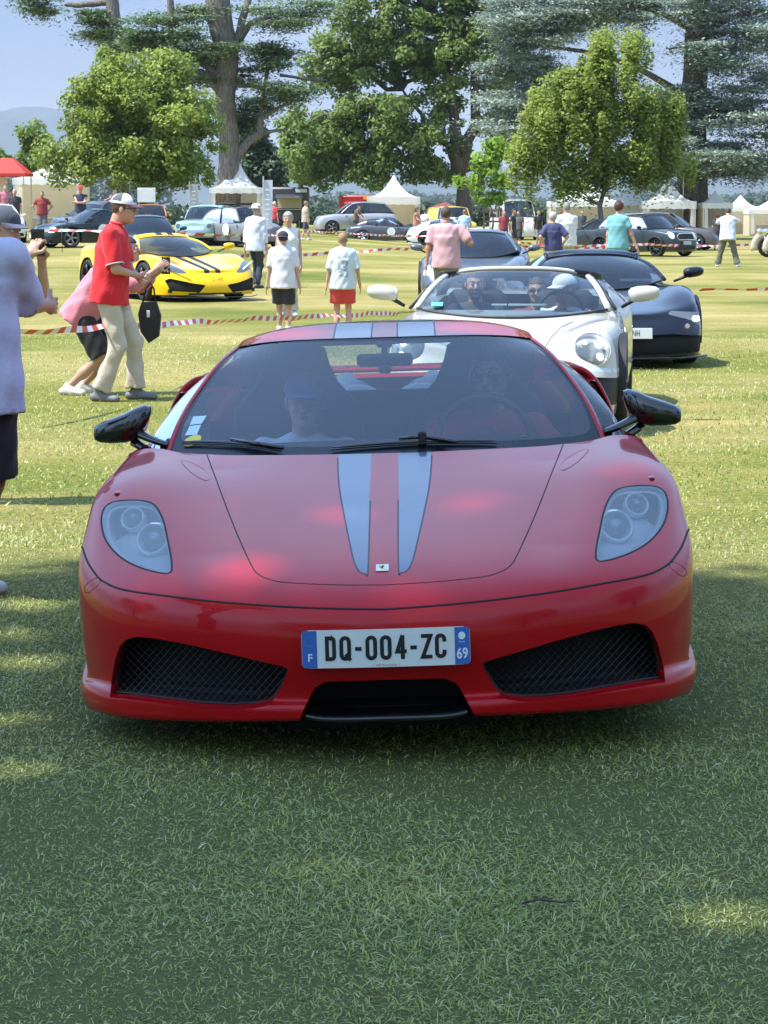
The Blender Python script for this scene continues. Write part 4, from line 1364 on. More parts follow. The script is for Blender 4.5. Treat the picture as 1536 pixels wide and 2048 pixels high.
# ---- wheels (shared builder)
def wheel(parent, c, r, w, rimr, spokes, sgn, rimmat, name='wheel', split=True, capmat=None, vane=False):
    root = empty(name, tuple(c)); root.parent = parent
    hw = w / 2
    prof = [(rimr, -hw * .92), (rimr + .25 * (r - rimr), -hw), (r - .03, -hw * .98), (r - .008, -hw * .82), (r, -hw * .6), (r, hw * .6), (r - .008, hw * .82), (r - .03, hw * .98), (rimr + .25 * (r - rimr), hw), (rimr, hw * .92)]
    MB().lathe(prof, axis='x', n=36).build('tyre', [M['rubber']], root, True)
    mb = MB()
    mb.lathe([(rimr, -hw * .9), (rimr, hw * .9), (rimr * .93, hw * .86), (rimr * .92, hw * .3), (rimr * .9, -hw * .7)], axis='x', n=36)
    mb.lathe([(rimr * .92, hw * .8 - hw * .1), (rimr * .92, hw * .8)], axis='x', n=36)
    o = sgn
    mb2 = MB()
    for k in range(spokes):
        a = 2 * math.pi * k / spokes
        for da in ((-.11, .11) if split else (0,)):
            p0_ = np.array([hw * .72, .16 * rimr * math.cos(a), .16 * rimr * math.sin(a)])
            p1_ = np.array([hw * .84, .94 * rimr * math.cos(a + da), .94 * rimr * math.sin(a + da)])
            mb2.tube([p0_, (p0_ + p1_) / 2 + [.0, 0, 0], p1_], [.03 * rimr / .24, .020 * rimr / .24, .022 * rimr / .24], 5)
    mb2.lathe([(.001, hw * .82), (.05, hw * .82), (.07, hw * .74), (.072, hw * .4)], axis='x', n=16)
    if sgn < 0:
        for q in (mb, mb2): q.V = [(-v[0], v[1], v[2]) for v in q.V]
    rim = mb.build('rim', [rimmat], root, True); mb2.build('spokes', [rimmat], root, True)
    MB().lathe([(.001, -sgn * hw * .1), (rimr * .78, -sgn * hw * .1), (rimr * .78, sgn * hw * .05), (.001, sgn * hw * .05)], axis='x', n=20).build('brake_disc', [M['alloy_dark']], root, True)
    return root
for sgn in (-1, 1):
    wheel(hero, (sgn * .845, ARCH[0], .335), .338, .235, .245, 5, sgn, M['alloy_dark'])
    wheel(hero, (sgn * .835, 3.645, .345), .348, .28, .245, 5, sgn, M['alloy_dark'])

hero.rotation_euler = (0, math.radians(-1.72), math.radians(-.6))
_pz = .55
hero.location = (0.0 + _pz * math.sin(math.radians(1.72)) - .004, Y0, -.004)
# ------------------------------------------------------------------ people (smooth implicit bodies turned into one mesh)
def snets(fn, lo, hi, h):
    lo = np.array(lo, float); hi = np.array(hi, float)
    n = np.maximum(3, np.ceil((hi - lo) / h).astype(int) + 1)
    ax = [lo[k] + h * np.arange(n[k]) for k in range(3)]
    X, Y, Z = np.meshgrid(*ax, indexing='ij')
    D = fn(np.stack([X.ravel(), Y.ravel(), Z.ravel()], 1)).reshape(n)
    S = D < 0
    c = np.zeros(n - 1, int)
    for dx in (0, 1):
        for dy in (0, 1):
            for dz in (0, 1):
                c += S[dx:n[0] - 1 + dx, dy:n[1] - 1 + dy, dz:n[2] - 1 + dz]
    act = (c > 0) & (c < 8)
    idx = -np.ones(n - 1, int); ids = np.argwhere(act); idx[act] = np.arange(len(ids))
    if len(ids) == 0: return np.zeros((0, 3)), np.zeros((0, 4), int)
    acc = np.zeros((len(ids), 3)); cnt = np.zeros(len(ids))
    i, j, k = ids.T
    cor = [(a, b, c_) for a in (0, 1) for b in (0, 1) for c_ in (0, 1)]
    for p in cor:
        for d in range(3):
            if p[d]: continue
            q = list(p); q[d] = 1
            a = D[i + p[0], j + p[1], k + p[2]]; b = D[i + q[0], j + q[1], k + q[2]]
            m = (a < 0) != (b < 0)
            t = np.where(m, a / np.where(m, a - b, 1), 0)
            P_ = np.stack([i + p[0], j + p[1], k + p[2]], 1).astype(float); P_[:, d] += t
            acc[m] += P_[m]; cnt[m] += 1
    V = lo + h * (acc / cnt[:, None])
    Fq = []
    for d in range(3):
        u, w = (d + 1) % 3, (d + 2) % 3
        sl0 = [slice(None)] * 3; sl1 = [slice(None)] * 3
        sl0[d] = slice(0, n[d] - 1); sl1[d] = slice(1, n[d])
        for a_ in (u, w):
            sl0[a_] = slice(1, n[a_] - 1); sl1[a_] = slice(1, n[a_] - 1)
        a = S[tuple(sl0)]; b = S[tuple(sl1)]
        e = np.argwhere(a != b)
        if not len(e): continue
        flip = a[tuple(e.T)]
        base = e.copy(); base[:, u] += 1; base[:, w] += 1
        def cid(du, dw):
            q = base.copy(); q[:, u] -= du; q[:, w] -= dw
            return idx[q[:, 0], q[:, 1], q[:, 2]]
        q = np.stack([cid(1, 1), cid(0, 1), cid(0, 0), cid(1, 0)], 1)
        q[~flip] = q[~flip][:, ::-1]
        Fq.append(q)
    F = np.concatenate(Fq)
    return V, F[(F >= 0).all(1)]

def cap(P_, a, b, ra, rb, flat=None):
    a = np.asarray(a, float); b = np.asarray(b, float); e = b - a
    t = np.clip(((P_ - a) @ e) / max(e @ e, 1e-9), 0, 1)
    w = P_ - (a + t[:, None] * e)
    if flat is not None: w = w * np.asarray(flat)
    return np.sqrt((w * w).sum(1)) - (ra + (rb - ra) * t)
def eld(P_, c, r, R=None):
    w = P_ - np.asarray(c, float)
    if R is not None: w = w @ np.asarray(R)
    r = np.asarray(r, float)
    k0 = np.sqrt(((w / r) ** 2).sum(1)); k1 = np.sqrt(((w / r ** 2) ** 2).sum(1)) + 1e-9
    return k0 * (k0 - 1) / k1
def smin(a, b, k):
    h = np.clip(.5 + .5 * (b - a) / k, 0, 1)
    return b * (1 - h) + a * h - k * h * (1 - h)
def ik(a, t, l1, l2, pole):
    a = np.asarray(a, float); t = np.asarray(t, float); d = t - a; L = np.linalg.norm(d)
    if L > (l1 + l2) * .999: t = a + d / L * (l1 + l2) * .999; d = t - a; L = np.linalg.norm(d)
    L = max(L, .05)
    x = (l1 * l1 - l2 * l2 + L * L) / (2 * L); hh = math.sqrt(max(0, l1 * l1 - x * x))
    u = d / L; p = np.asarray(pole, float) - (np.asarray(pole, float) @ u) * u; p /= np.linalg.norm(p) + 1e-9
    return a + u * x + p * hh, t

_cm = {}
def cmat(kind, col):
    key = (kind,) + tuple(round(c, 3) for c in col)
    if key not in _cm:
        if kind == 'skin': _cm[key] = mat('skin', col, .5, sss=.0, var=.08, vscale=14)
        elif kind == 'hair': _cm[key] = mat('hair', col, .6, var=.35, vscale=60, bump=.6, bscale=180)
        elif kind == 'shoe': _cm[key] = mat('shoe', col, .6)
        elif kind == 'shiny': _cm[key] = mat('sunglass', col, .08, coat=1)
        else: _cm[key] = mat('cloth', col, .85, var=.07, vscale=7, bump=.35, bscale=45, sheen=.1)
    return _cm[key]
SK = (.50, .29, .20); SKT = (.42, .22, .14)

def person(label, loc, rz=0., h=1.75, lean=0., pelvis=(0, 0, 0), hands=None, feet=None, twist=0., head=(0, 0), skin=SK, top=None, bottom=None, shoes=(.6, .6, .6), hair=(.05, .035, .025), hairstyle='short', hat=None, glasses=False, det=1, group=None, legs=True, build=1., female=False, elbow=None, knee=None, extra=None, grip=0.0, parent=None, socks=None, beard=None, cat='person', hems=True, mirror_hand=False):
    """facing -Y; head=(turn, pitch down)"""
    s = h / 1.75
    root = empty('person', tuple(loc), rz, label=label, cat=cat, group=group)
    if parent is not None: root.parent = parent
    root.scale = (s, s, s)
    px, py, pz = pelvis
    hip = np.array([px, py, .93 + pz])
    Rl = rotx(lean); Rt = rotz(twist)
    def up(v): return hip + Rt @ (Rl @ np.array(v, float))
    shw = .155 if female else .18 * (0.5 + .5 * build)
    waist, chest, neck0, neck1 = up((0, 0, .16)), up((0, 0, .36)), up((0, .0, .53)), up((0, -.02, .60))
    sh = [up((sx * shw, 0, .475)) for sx in (-1, 1)]
    hj = [hip + Rt @ np.array([sx * .085, 0, -.02]) for sx in (-1, 1)]
    feet = feet or [(-.10, 0, .07), (.10, 0, .07)]
    feet = [np.array(f, float) for f in feet]
    kp = knee or [(0, -1, .1), (0, -1, .1)]
    KN = [ik(hj[k], feet[k], .44, .43, kp[k]) for k in (0, 1)]
    hands = hands or [(-.26, -.02, .80), (.26, -.02, .80)]
    ep = elbow or [(-.3, 1, -.3), (.3, 1, -.3)]
    EL = [ik(sh[k], hands[k], .29, .26, ep[k]) for k in (0, 1)]
    hc = neck1 + Rt @ (Rl @ np.array([0, -.025, .095]))
    if lean: hc = neck1 + np.array([0, -.03, 0]) * 1 + Rt @ (rotx(lean * .5) @ np.array([0, -.025, .095]))
    Rh = rotz(head[0] + twist) @ rotx(head[1])
    b = build
    def torso(P_, o=0.):
        Rr = Rt @ Rl
        d = eld(P_, hip + Rr @ np.array([0, .005, .02]), np.array([.165 * (.55 + .45 * b), .115 * b, .13]) + o, Rr)
        d = smin(d, eld(P_, waist, np.array([(.13 if female else .15) * b, .105 * b, .16]) + o, Rr), .06)
        d = smin(d, eld(P_, chest, np.array([.15 * (.5 + .5 * b), .115 * (.5 + .5 * b), .19]) + o, Rr), .06)
        if female: d = smin(d, eld(P_, up((0, -.06, .36)), np.array([.12, .08, .07]) + o, Rr), .05)
        d = smin(d, cap(P_, up((-shw * .7, 0, .462)), up((shw * .7, 0, .462)), .052 + o, .052 + o), .07)
        return d
    def arm(P_, k, o=0., t1=1.0, k_=.03):
        d = cap(P_, sh[k], EL[k][0], .050 * b + o, .039 * b + o)
        d = smin(d, cap(P_, EL[k][0], EL[k][1], .040 * b + o, .026 + o), k_)
        return d
    def leg(P_, k, o=0., low=.0):
        f = .9 if female else 1.
        d = cap(P_, hj[k], KN[k][0], .088 * b * (1.03 if female else 1) + o, .055 + o)
        d = smin(d, cap(P_, KN[k][0], KN[k][0] * .45 + KN[k][1] * .55, .053 + o, .050 + o), .03)
        d = smin(d, cap(P_, KN[k][0] * .5 + KN[k][1] * .5, KN[k][1], .050 + o, .035 + o + low), .03)
        return d
    allp = np.array([hip, waist, chest, neck1, hc] + sh + [e[0] for e in EL] + [e[1] for e in EL] + hj + [k[0] for k in KN] + [k[1] for k in KN])
    lo, hi = allp.min(0) - .20, allp.max(0) + .20
    H = {0: .04, 1: .028, 2: .018, 3: .013}[det]
    armT = []
    def body(P_):
        d = torso(P_, -.006)
        d = smin(d, cap(P_, neck0, neck1 + np.array([0, 0, .03]), .058, .052), .03)
        for k in (0, 1):
            d = smin(d, arm(P_, k, -.002), .025)
            if legs: d = smin(d, leg(P_, k, -.004), .03)
        return d
    blo, bhi = lo.copy(), hi.copy()
    if not legs: blo[2] = hip[2] - .2
    V, F = snets(body, blo, bhi, H)
    VV, FF = [V], [F]; off = len(V)
    # head with a face
    hh = {0: .026, 1: .015, 2: .0095, 3: .006}[det]
    W = lambda v: hc + Rh @ np.array(v, float)
    def headf(P_):
        d = eld(P_, W((0, .012, .025)), (.076, .096, .096), Rh)
        d = smin(d, eld(P_, W((0, -.028, -.045)), (.056, .062, .075), Rh), .03)
        d = smin(d, eld(P_, W((0, -.066, -.088)), (.026, .022, .02), Rh), .02)
        d = smin(d, cap(P_, W((0, -.083, .012)), W((0, -.106, -.028)), .008, .013), .012)
        d = smin(d, cap(P_, W((-.03, -.080, .026)), W((.03, -.080, .026)), .010, .010), .012)
        for sx in (-1, 1):
            d = np.maximum(d, -cap(P_, W((sx * .031, -.096, .008)), W((sx * .031, -.098, .008)), .013, .013)) if det > 1 else d
            d = smin(d, eld(P_, W((sx * .078, .012, -.005)), (.010, .020, .030), Rh), .008)
            d = smin(d, eld(P_, W((sx * .036, -.070, -.025)), (.018, .016, .016), Rh), .015)
        if det > 1:
            d = smin(d, cap(P_, W((-.018, -.084, -.056)), W((.018, -.084, -.056)), .007, .007), .006)
            d = np.maximum(d, -cap(P_, W((-.022, -.095, -.056)), W((.022, -.095, -.056)), .0035, .0035))
        d = smin(d, cap(P_, neck1 - (neck1 - neck0) * .3, W((0, .02, -.04)), .052, .055), .03)
        return d
    V, F = snets(headf, hc - .16, hc + .16, hh)
    VV.append(V); FF.append(F + off); off += len(V)
    # hands: palm, four unequal curled fingers, thumb from the side of the palm
    hd = {0: .02, 1: .0105, 2: .0075, 3: .0045}[det]
    handframes = []
    for k in (0, 1):
        e, w = EL[k]; d0 = (w - e) / (np.linalg.norm(w - e) + 1e-9)
        sx = -1 if k == 0 else 1
        ref = np.array([sx * 1.0, 0, 0]) if abs(d0[0]) < .8 else np.array([0, -1., 0])
        nrm = ref - (ref @ d0) * d0; nrm /= np.linalg.norm(nrm)       # back of the hand
        side = np.cross(nrm, d0) * sx                              # thumb side
        if side @ np.array([0, -1, 0.3]) < 0: side = -side
        g = grip[k] if isinstance(grip, (tuple, list)) else grip
        palm = w + d0 * .045
        handframes.append((w, d0, nrm, side, palm))
        def handf(P_, w=w, d0=d0, nrm=nrm, side=side, g=g):
            B = np.stack([side, nrm, d0], 1)
            d = eld(P_, w + d0 * .045, (.040, .017, .052), B)
            d = smin(d, cap(P_, w - d0 * .03, w + d0 * .02, .027, .024), .02)
            for f_, (o_, ln, r_) in enumerate(((.028, .074, .0088), (.010, .083, .0090), (-.009, .077, .0086), (-.027, .060, .0078))):
                p = w + d0 * .085 + side * o_
                cur = .35 + g * 1.2
                for sgm, (fr, add) in enumerate(((.45, .3), (.32, .9), (.23, 1.5))):
                    an = cur * add
                    q = p + ln * fr * (math.cos(an) * d0 - math.sin(an) * nrm + side * (o_ * 1.2 * (1 - g)))
                    d = smin(d, cap(P_, p, q, r_, r_ * .92), .004); p = q
            p = w + d0 * .03 + side * .030
            q = p + .042 * (d0 * .65 + side * .70 - nrm * .25); d = smin(d, cap(P_, p, q, .013, .0105), .010)
            r2 = q + .032 * (d0 * .92 + side * (.2 - .5 * g) - nrm * (.2 + .5 * g)); d = smin(d, cap(P_, q, r2, .0105, .009), .004)
            return d
        c = w + d0 * .07
        V, F = snets(handf, c - .13, c + .13, hd)
        if len(V): VV.append(V); FF.append(F + off); off += len(V)
    mk('body', np.concatenate(VV), np.concatenate(FF), [cmat('skin', skin)], root)
    wr = np.random.default_rng(int(abs(loc[0]) * 97 + abs(loc[1]) * 31) % 9999)
    ph = wr.uniform(0, 6, 6)
    amp = .0045 if det > 1 else .002
    def folds(P_):
        return amp * (np.sin(P_[:, 2] * 34 + 9 * np.sin(P_[:, 0] * 7 + ph[0]) + ph[1]) * .6 + np.sin((P_[:, 0] + P_[:, 2] * .6) * 47 + ph[2]) * .4 + .5 * np.sin(P_[:, 1] * 60 + P_[:, 2] * 22 + ph[3]))
    if top:
        slv, hem, loose = top.get('sleeve', .6), top.get('hem', -.06), top.get('loose', .014)
        hemp = up((0, 0, hem)); hemn = Rt @ Rl @ np.array([0, 0, 1.])
        nk = up((0, -.03, .60))
        def shirt(P_):
            d = torso(P_, loose)
            # falls straight from the chest
            q_ = (P_ - hip) @ (Rt @ Rl)
            ex, ey = .158 * (.5 + .5 * b) + loose, .118 * b + loose
            fl = 1 + .10 * np.clip((.25 - q_[:, 2]) / .3, 0, 1.3) + .06 * np.clip((.05 - q_[:, 2]) / .1, 0, 1)
            dc = (np.sqrt((q_[:, 0] / (ex * fl)) ** 2 + (q_[:, 1] / (ey * fl)) ** 2) - 1) * ey
            dc = np.maximum(dc, q_[:, 2] - .36)
            d = smin(d, dc, .05)
            lo_ = min(loose, .020)
            for k in (0, 1):
                a0, e0 = sh[k], EL[k][0]
                if slv <= 1:
                    c_ = a0 + (e0 - a0) * slv; ax_ = (e0 - a0) / np.linalg.norm(e0 - a0)
                    da = cap(P_, a0, e0, .050 * b + lo_, .046 * b + lo_ * 1.4)
                    da = np.maximum(da, (P_ - c_) @ ax_)
                    if slv < .15: continue
                else:
                    da = arm(P_, k, lo_ + .003)
                    c_ = e0 + (EL[k][1] - e0) * (slv - 1); ax_ = (EL[k][1] - e0) / np.linalg.norm(EL[k][1] - e0)
                    dd = (P_ - c_) @ ax_
                    near = cap(P_, e0, EL[k][1] + ax_ * .1, .1, .1)
                    da = np.where(near < 0, np.maximum(da, dd), da)
                d = smin(d, da, .03)
            d = np.maximum(d, (hemp - P_) @ hemn)
            d = np.maximum(d, -(eld(P_, nk + np.array([0, 0, .015]), (.075, .075, .055))))
            return d + folds(P_)
        lo2 = lo.copy(); lo2[2] = max(lo[2], min(hemp[2], hip[2]) - .15)
        V, F = snets(shirt, lo2, hi, H)
        mk(top.get('name', 'shirt'), V, F, [top.get('mat') or cmat('cloth', top['col'])], root)
        if top.get('collar'):
            ring_ = [nk + Rt @ np.array([.062 * math.cos(t), .058 * math.sin(t) + .01, -.022 + .012 * math.sin(t)]) for t in np.linspace(0, 2 * math.pi, 18)]
            MB().tube(ring_, .013, 6, caps=False).build('collar', [cmat('cloth', top['collar'])], root, True)
        if top.get('cuff') and slv <= 1:
            for k in (0, 1):
                a0, e0 = sh[k], EL[k][0]; c_ = a0 + (e0 - a0) * slv; ax_ = (e0 - a0) / np.linalg.norm(e0 - a0)
                mb = MB(); ring(c_, .049 * b + min(loose, .02) * 1.3, .006, ax_, 18, 6, mb=mb); mb.build('cuff', [cmat('cloth', top['cuff'])], root, True)
    if bottom and legs:
        ln, loose = bottom.get('len', 1.0), bottom.get('loose', .012)
        skirt = bottom.get('skirt')
        def trou(P_):
            Rr = Rt @ Rl
            d = eld(P_, hip + np.array([0, .005, .0]), np.array([.168 * (.55 + .45 * b), .118 * b, .125]) + loose)
            for k in (0, 1):
                dl = leg(P_, k, loose, loose * 1.2 + bottom.get('flare', .012))
                if ln <= 1:
                    c_ = hj[k] + (KN[k][0] - hj[k]) * ln; ax_ = (KN[k][0] - hj[k]); ax_ /= np.linalg.norm(ax_)
                    dd = (P_ - c_) @ ax_
                    near = cap(P_, hj[k], KN[k][0], .16, .14)
                    dl = np.maximum(cap(P_, hj[k], KN[k][0] + ax_ * .1, .095 * b + loose, .078 + loose), dd)
                else:
                    c_ = KN[k][0] + (KN[k][1] - KN[k][0]) * (ln - 1); ax_ = (KN[k][1] - KN[k][0]); ax_ /= np.linalg.norm(ax_)
                    dl = np.maximum(dl, np.where(cap(P_, KN[k][0], KN[k][1] + ax_ * .1, .14, .14) < 0, (P_ - c_) @ ax_, -1))
                d = smin(d, dl, .035)
            if skirt:
                d = np.full(len(P_), 1.0)
                z0 = skirt
                t = np.clip((hip[2] + .05 - P_[:, 2]) / max(.1, hip[2] - z0), 0, 1)
                cx = hip[0] + (.5 * (KN[0][0][0] + KN[1][0][0]) - hip[0]) * t
                r = .17 + .10 * t
                d2 = np.sqrt((P_[:, 0] - cx) ** 2 + ((P_[:, 1] - hip[1] * 1.) / .8) ** 2) - r - .012 * np.sin(np.arctan2(P_[:, 1] - hip[1], P_[:, 0] - cx) * 9) * t
                d = np.maximum(np.maximum(smin(d, d2 * .8, .03), z0 - P_[:, 2]), P_[:, 2] - hip[2] - .14)
            else:
                d = np.maximum(d, P_[:, 2] - hip[2] - .10)
            return d + folds(P_) * 1.2
        lo2, hi2 = lo.copy(), hi.copy(); hi2[2] = hip[2] + .2
        V, F = snets(trou, lo2, hi2, H)
        mk(bottom.get('name', 'trousers'), V, F, [cmat('cloth', bottom['col'])], root)
    if shoes and legs:
        for k in (0, 1):
            a = KN[k][1]; dr = Rt @ np.array([(-.25 if k == 0 else .25), -1, 0]); dr /= np.linalg.norm(dr)
            shin = KN[k][1] - KN[k][0]
            fr = feet[k]
            def shoe(P_):
                d = cap(P_, a + np.array([0, 0, -.035]) - dr * .05, a + dr * .15 + np.array([0, 0, -.045]), .042, .038, flat=(1, 1, 1.15))
                d = smin(d, cap(P_, a + np.array([0, 0, .01]), a + dr * .05 + [0, 0, -.03], .042, .04), .03)
                return np.maximum(d, (a[2] - .07) - P_[:, 2])
            V, F = snets(shoe, a - .28, a + .28, max(H * .7, .01))
            mk('shoe', V, F, [cmat('shoe', shoes)], root)
            if socks:
                MB().tube([a + np.array([0, 0, .0]), a + (KN[k][0] - a) * .22], .047, 10).build('sock', [cmat('cloth', socks)], root, True)
    if hair and hairstyle != 'none':
        def hairf(P_):
            q = (P_ - hc) @ Rh
            o = .007 if hairstyle == 'short' else .014
            d = eld(P_, W((0, .018, .030)), np.array([.076, .096, .094]) + o, Rh)
            # clear the face
            cut = np.minimum(.052 - q[:, 2] - .3 * np.maximum(0, q[:, 1] + .03), (-.028 - q[:, 1]) * 1.0 + .0)
            d = np.maximum(d, np.minimum((-.02 - q[:, 1]), (.058 - q[:, 2])) * .9)
            d = np.maximum(d, np.minimum(.03 - q[:, 1], -.012 - q[:, 2]) * .9)
            if hairstyle in ('short', 'curly'): d = np.maximum(d, -.062 - q[:, 2])
            if hairstyle == 'long':
                d = smin(d, cap(P_, W((0, .06, 0)), W((0, .075, -.19)), .07, .05), .04)
            if hairstyle == 'bun':
                d = smin(d, eld(P_, W((0, .06, .11)), (.04, .04, .035), Rh), .015)
            return d + (.005 * np.sin(P_[:, 0] * 160) * np.sin(P_[:, 1] * 150 + 2) * np.sin(P_[:, 2] * 140) if det > 0 else 0)
        V, F = snets(hairf, hc - .29, hc + .2, hh * 1.15)
        mk('hair', V, F, [cmat('hair', hair)], root)
    if beard:
        def bf(P_):
            q = (P_ - hc) @ Rh
            d = eld(P_, W((0, -.028, -.048)), (.061, .068, .079), Rh)
            d = np.maximum(d, q[:, 2] + .038 - .8 * np.maximum(0, np.abs(q[:, 0]) - .035)); d = np.maximum(d, -.12 - q[:, 2])
            d = np.maximum(d, -eld(P_, W((0, -.09, -.055)), (.022, .03, .010), Rh))
            return d
        V, F = snets(bf, hc - .16, hc + .12, hh); mk('beard', V, F, [cmat('hair', beard)], root)
    if det > 1:
        for sx in (-1, 1):
            MB().ell(W((sx * .031, -.080, .007)), (.0125, .0125, .010), 8, R=Rh).build('eye', [mat('eye_white', (.62, .6, .56), .2)], root, True)
            MB().ell(W((sx * .031, -.0905, .007)), (.0055, .003, .0055), 6, R=Rh).build('pupil', [mat('pupil', (.02, .015, .01), .1)], root, True)
            MB().tube([W((sx * .014, -.093, .030)), W((sx * .032, -.094, .034)), W((sx * .05, -.084, .029))], .0028, 5).build('eyebrow', [cmat('hair', tuple(c * .7 for c in (hair or (.1, .08, .06))))], root, True)
        MB().tube([W((-.022, -.088, -.055)), W((0, -.0945, -.057)), W((.022, -.088, -.055))], [.002, .0045, .002], 6).build('lips', [cmat('skin', (.38, .15, .12))], root, True)
    if glasses:
        mb = MB()
        for sx in (-1, 1):
            mb.ell(W((sx * .034, -.098, .008)), (.027, .007, .020), 8, R=Rh)
            mb.tube([W((sx * .06, -.09, .012)), W((sx * .083, .0, .010))], .003, 5)
        mb.tube([W((-.012, -.104, .012)), W((.012, -.104, .012))], .003, 5)
        mb.build('sunglasses', [cmat('shiny', (.01, .01, .012))], root, True)
    if hat:
        c1 = hat['col']; brim = hat.get('brim', 'cap')
        mb = MB(); n = 24
        rx, ry = .093, .110
        for i in range(8):
            t = i / 7 * math.pi / 2
            for k in range(n):
                a_ = 2 * math.pi * k / n
                mb.V.append(tuple(W((rx * math.cos(t) * math.cos(a_), .016 + ry * math.cos(t) * math.sin(a_), .045 + (.088 if brim == 'cap' else .095) * math.sin(t) ** (1 if brim == 'cap' else .55)))))
        mb.n = len(mb.V)
        for i in range(7):
            for k in range(n):
                mb.F.append((i * n + k, i * n + (k + 1) % n, (i + 1) * n + (k + 1) % n, (i + 1) * n + k)); mb.M.append(1 if hat.get('panel') and (k * 6 // n) % 2 == 0 and i > 0 else 0)
        m2 = [cmat('cloth', c1), cmat('cloth', hat.get('panel') or c1)]
        hob = mb.build('hat', m2, root, True)
        mb = MB()
        bk = -1 if hat.get('back') else 1
        if brim == 'cap':
            V = []
            for i in range(5):
                for k in range(13):
                    a_ = math.radians(-68 + 136 * k / 12)
                    rr = i / 4
                    V.append(W((bk * (rx + .0) * math.sin(a_) * (1 - .12 * rr), .016 - bk * (ry * math.cos(a_) + .068 * rr * math.cos(a_) ** .6), .046 - .012 * rr - .016 * rr * (math.sin(a_)) ** 2)))
            mb.add(V, grid_faces(5, 13)); mb.add(np.array(V) - Rh @ np.array([0, 0, .004]), grid_faces(5, 13))
        else:
            mb.lathe([(rx * .95, 0), (rx + .065, -.004), (rx + .068, -.008), (rx * .95, -.004)], W((0, .016, .048)), n=28, R=Rh)
            mb.lathe([(rx * 1.03, 0), (rx * 1.03, .022), (rx * .98, .024)], W((0, .016, .05)), n=28, R=Rh, m=1)
        mb.build('brim', [cmat('cloth', hat.get('brimcol', c1)), cmat('cloth', (.03, .03, .03))], root, True)
    root['_w'] = 0
    del root['_w']
    info = dict(root=root, hands=handframes, hip=hip, hc=hc, W=W, sh=sh, EL=EL, KN=KN, up=up)
    return info

def held_phone(info, k, label, off=(0, 0, 0)):
    """a phone in a hand: a thing of its own, placed in world space"""
    w, d0, nrm, side, palm = info['hands'][k]
    root = info['root']
    Mx = Matrix.Translation(root.location) @ Matrix.Rotation(root.rotation_euler.z, 4, 'Z') @ Matrix.Scale(root.scale[0], 4)
    p = Mx @ Vector(tuple(w + d0 * .10 - nrm * .02 + np.array(off)))
    o = MB().box((0, 0, 0), (.075, .010, .15), bev=.004).build('phone', [M['black_gloss']])
    ca = MB().box((-.020, -.0065, .05), (.028, .003, .028), bev=.001).build('camera_bump', [M['alloy_dark']], o)
    o.location = p
    tag(o, label, 'phone')
    return o
# ------------------------------------------------------------------ other cars
def spl(x, pts):
    """smooth monotone-ish interpolation through (x, value) pairs"""
    pts = np.array(pts, float)
    X, Y = pts[:, 0], pts[:, 1]
    d = np.diff(Y) / np.diff(X)
    m = np.concatenate([[d[0]], np.where(d[1:] * d[:-1] > 0, 2 * d[1:] * d[:-1] / (d[1:] + d[:-1] + 1e-12), 0), [d[-1]]])
    x = np.clip(np.asarray(x, float), X[0], X[-1])
    i = np.clip(np.searchsorted(X, x) - 1, 0, len(X) - 2)
    h = X[i + 1] - X[i]; t = (x - X[i]) / h
    return (2 * t ** 3 - 3 * t ** 2 + 1) * Y[i] + (t ** 3 - 2 * t ** 2 + t) * h * m[i] + (-2 * t ** 3 + 3 * t ** 2) * Y[i + 1] + (t ** 3 - t ** 2) * h * m[i + 1]

def mir(poly): return [(-a, b) for a, b in poly][::-1]

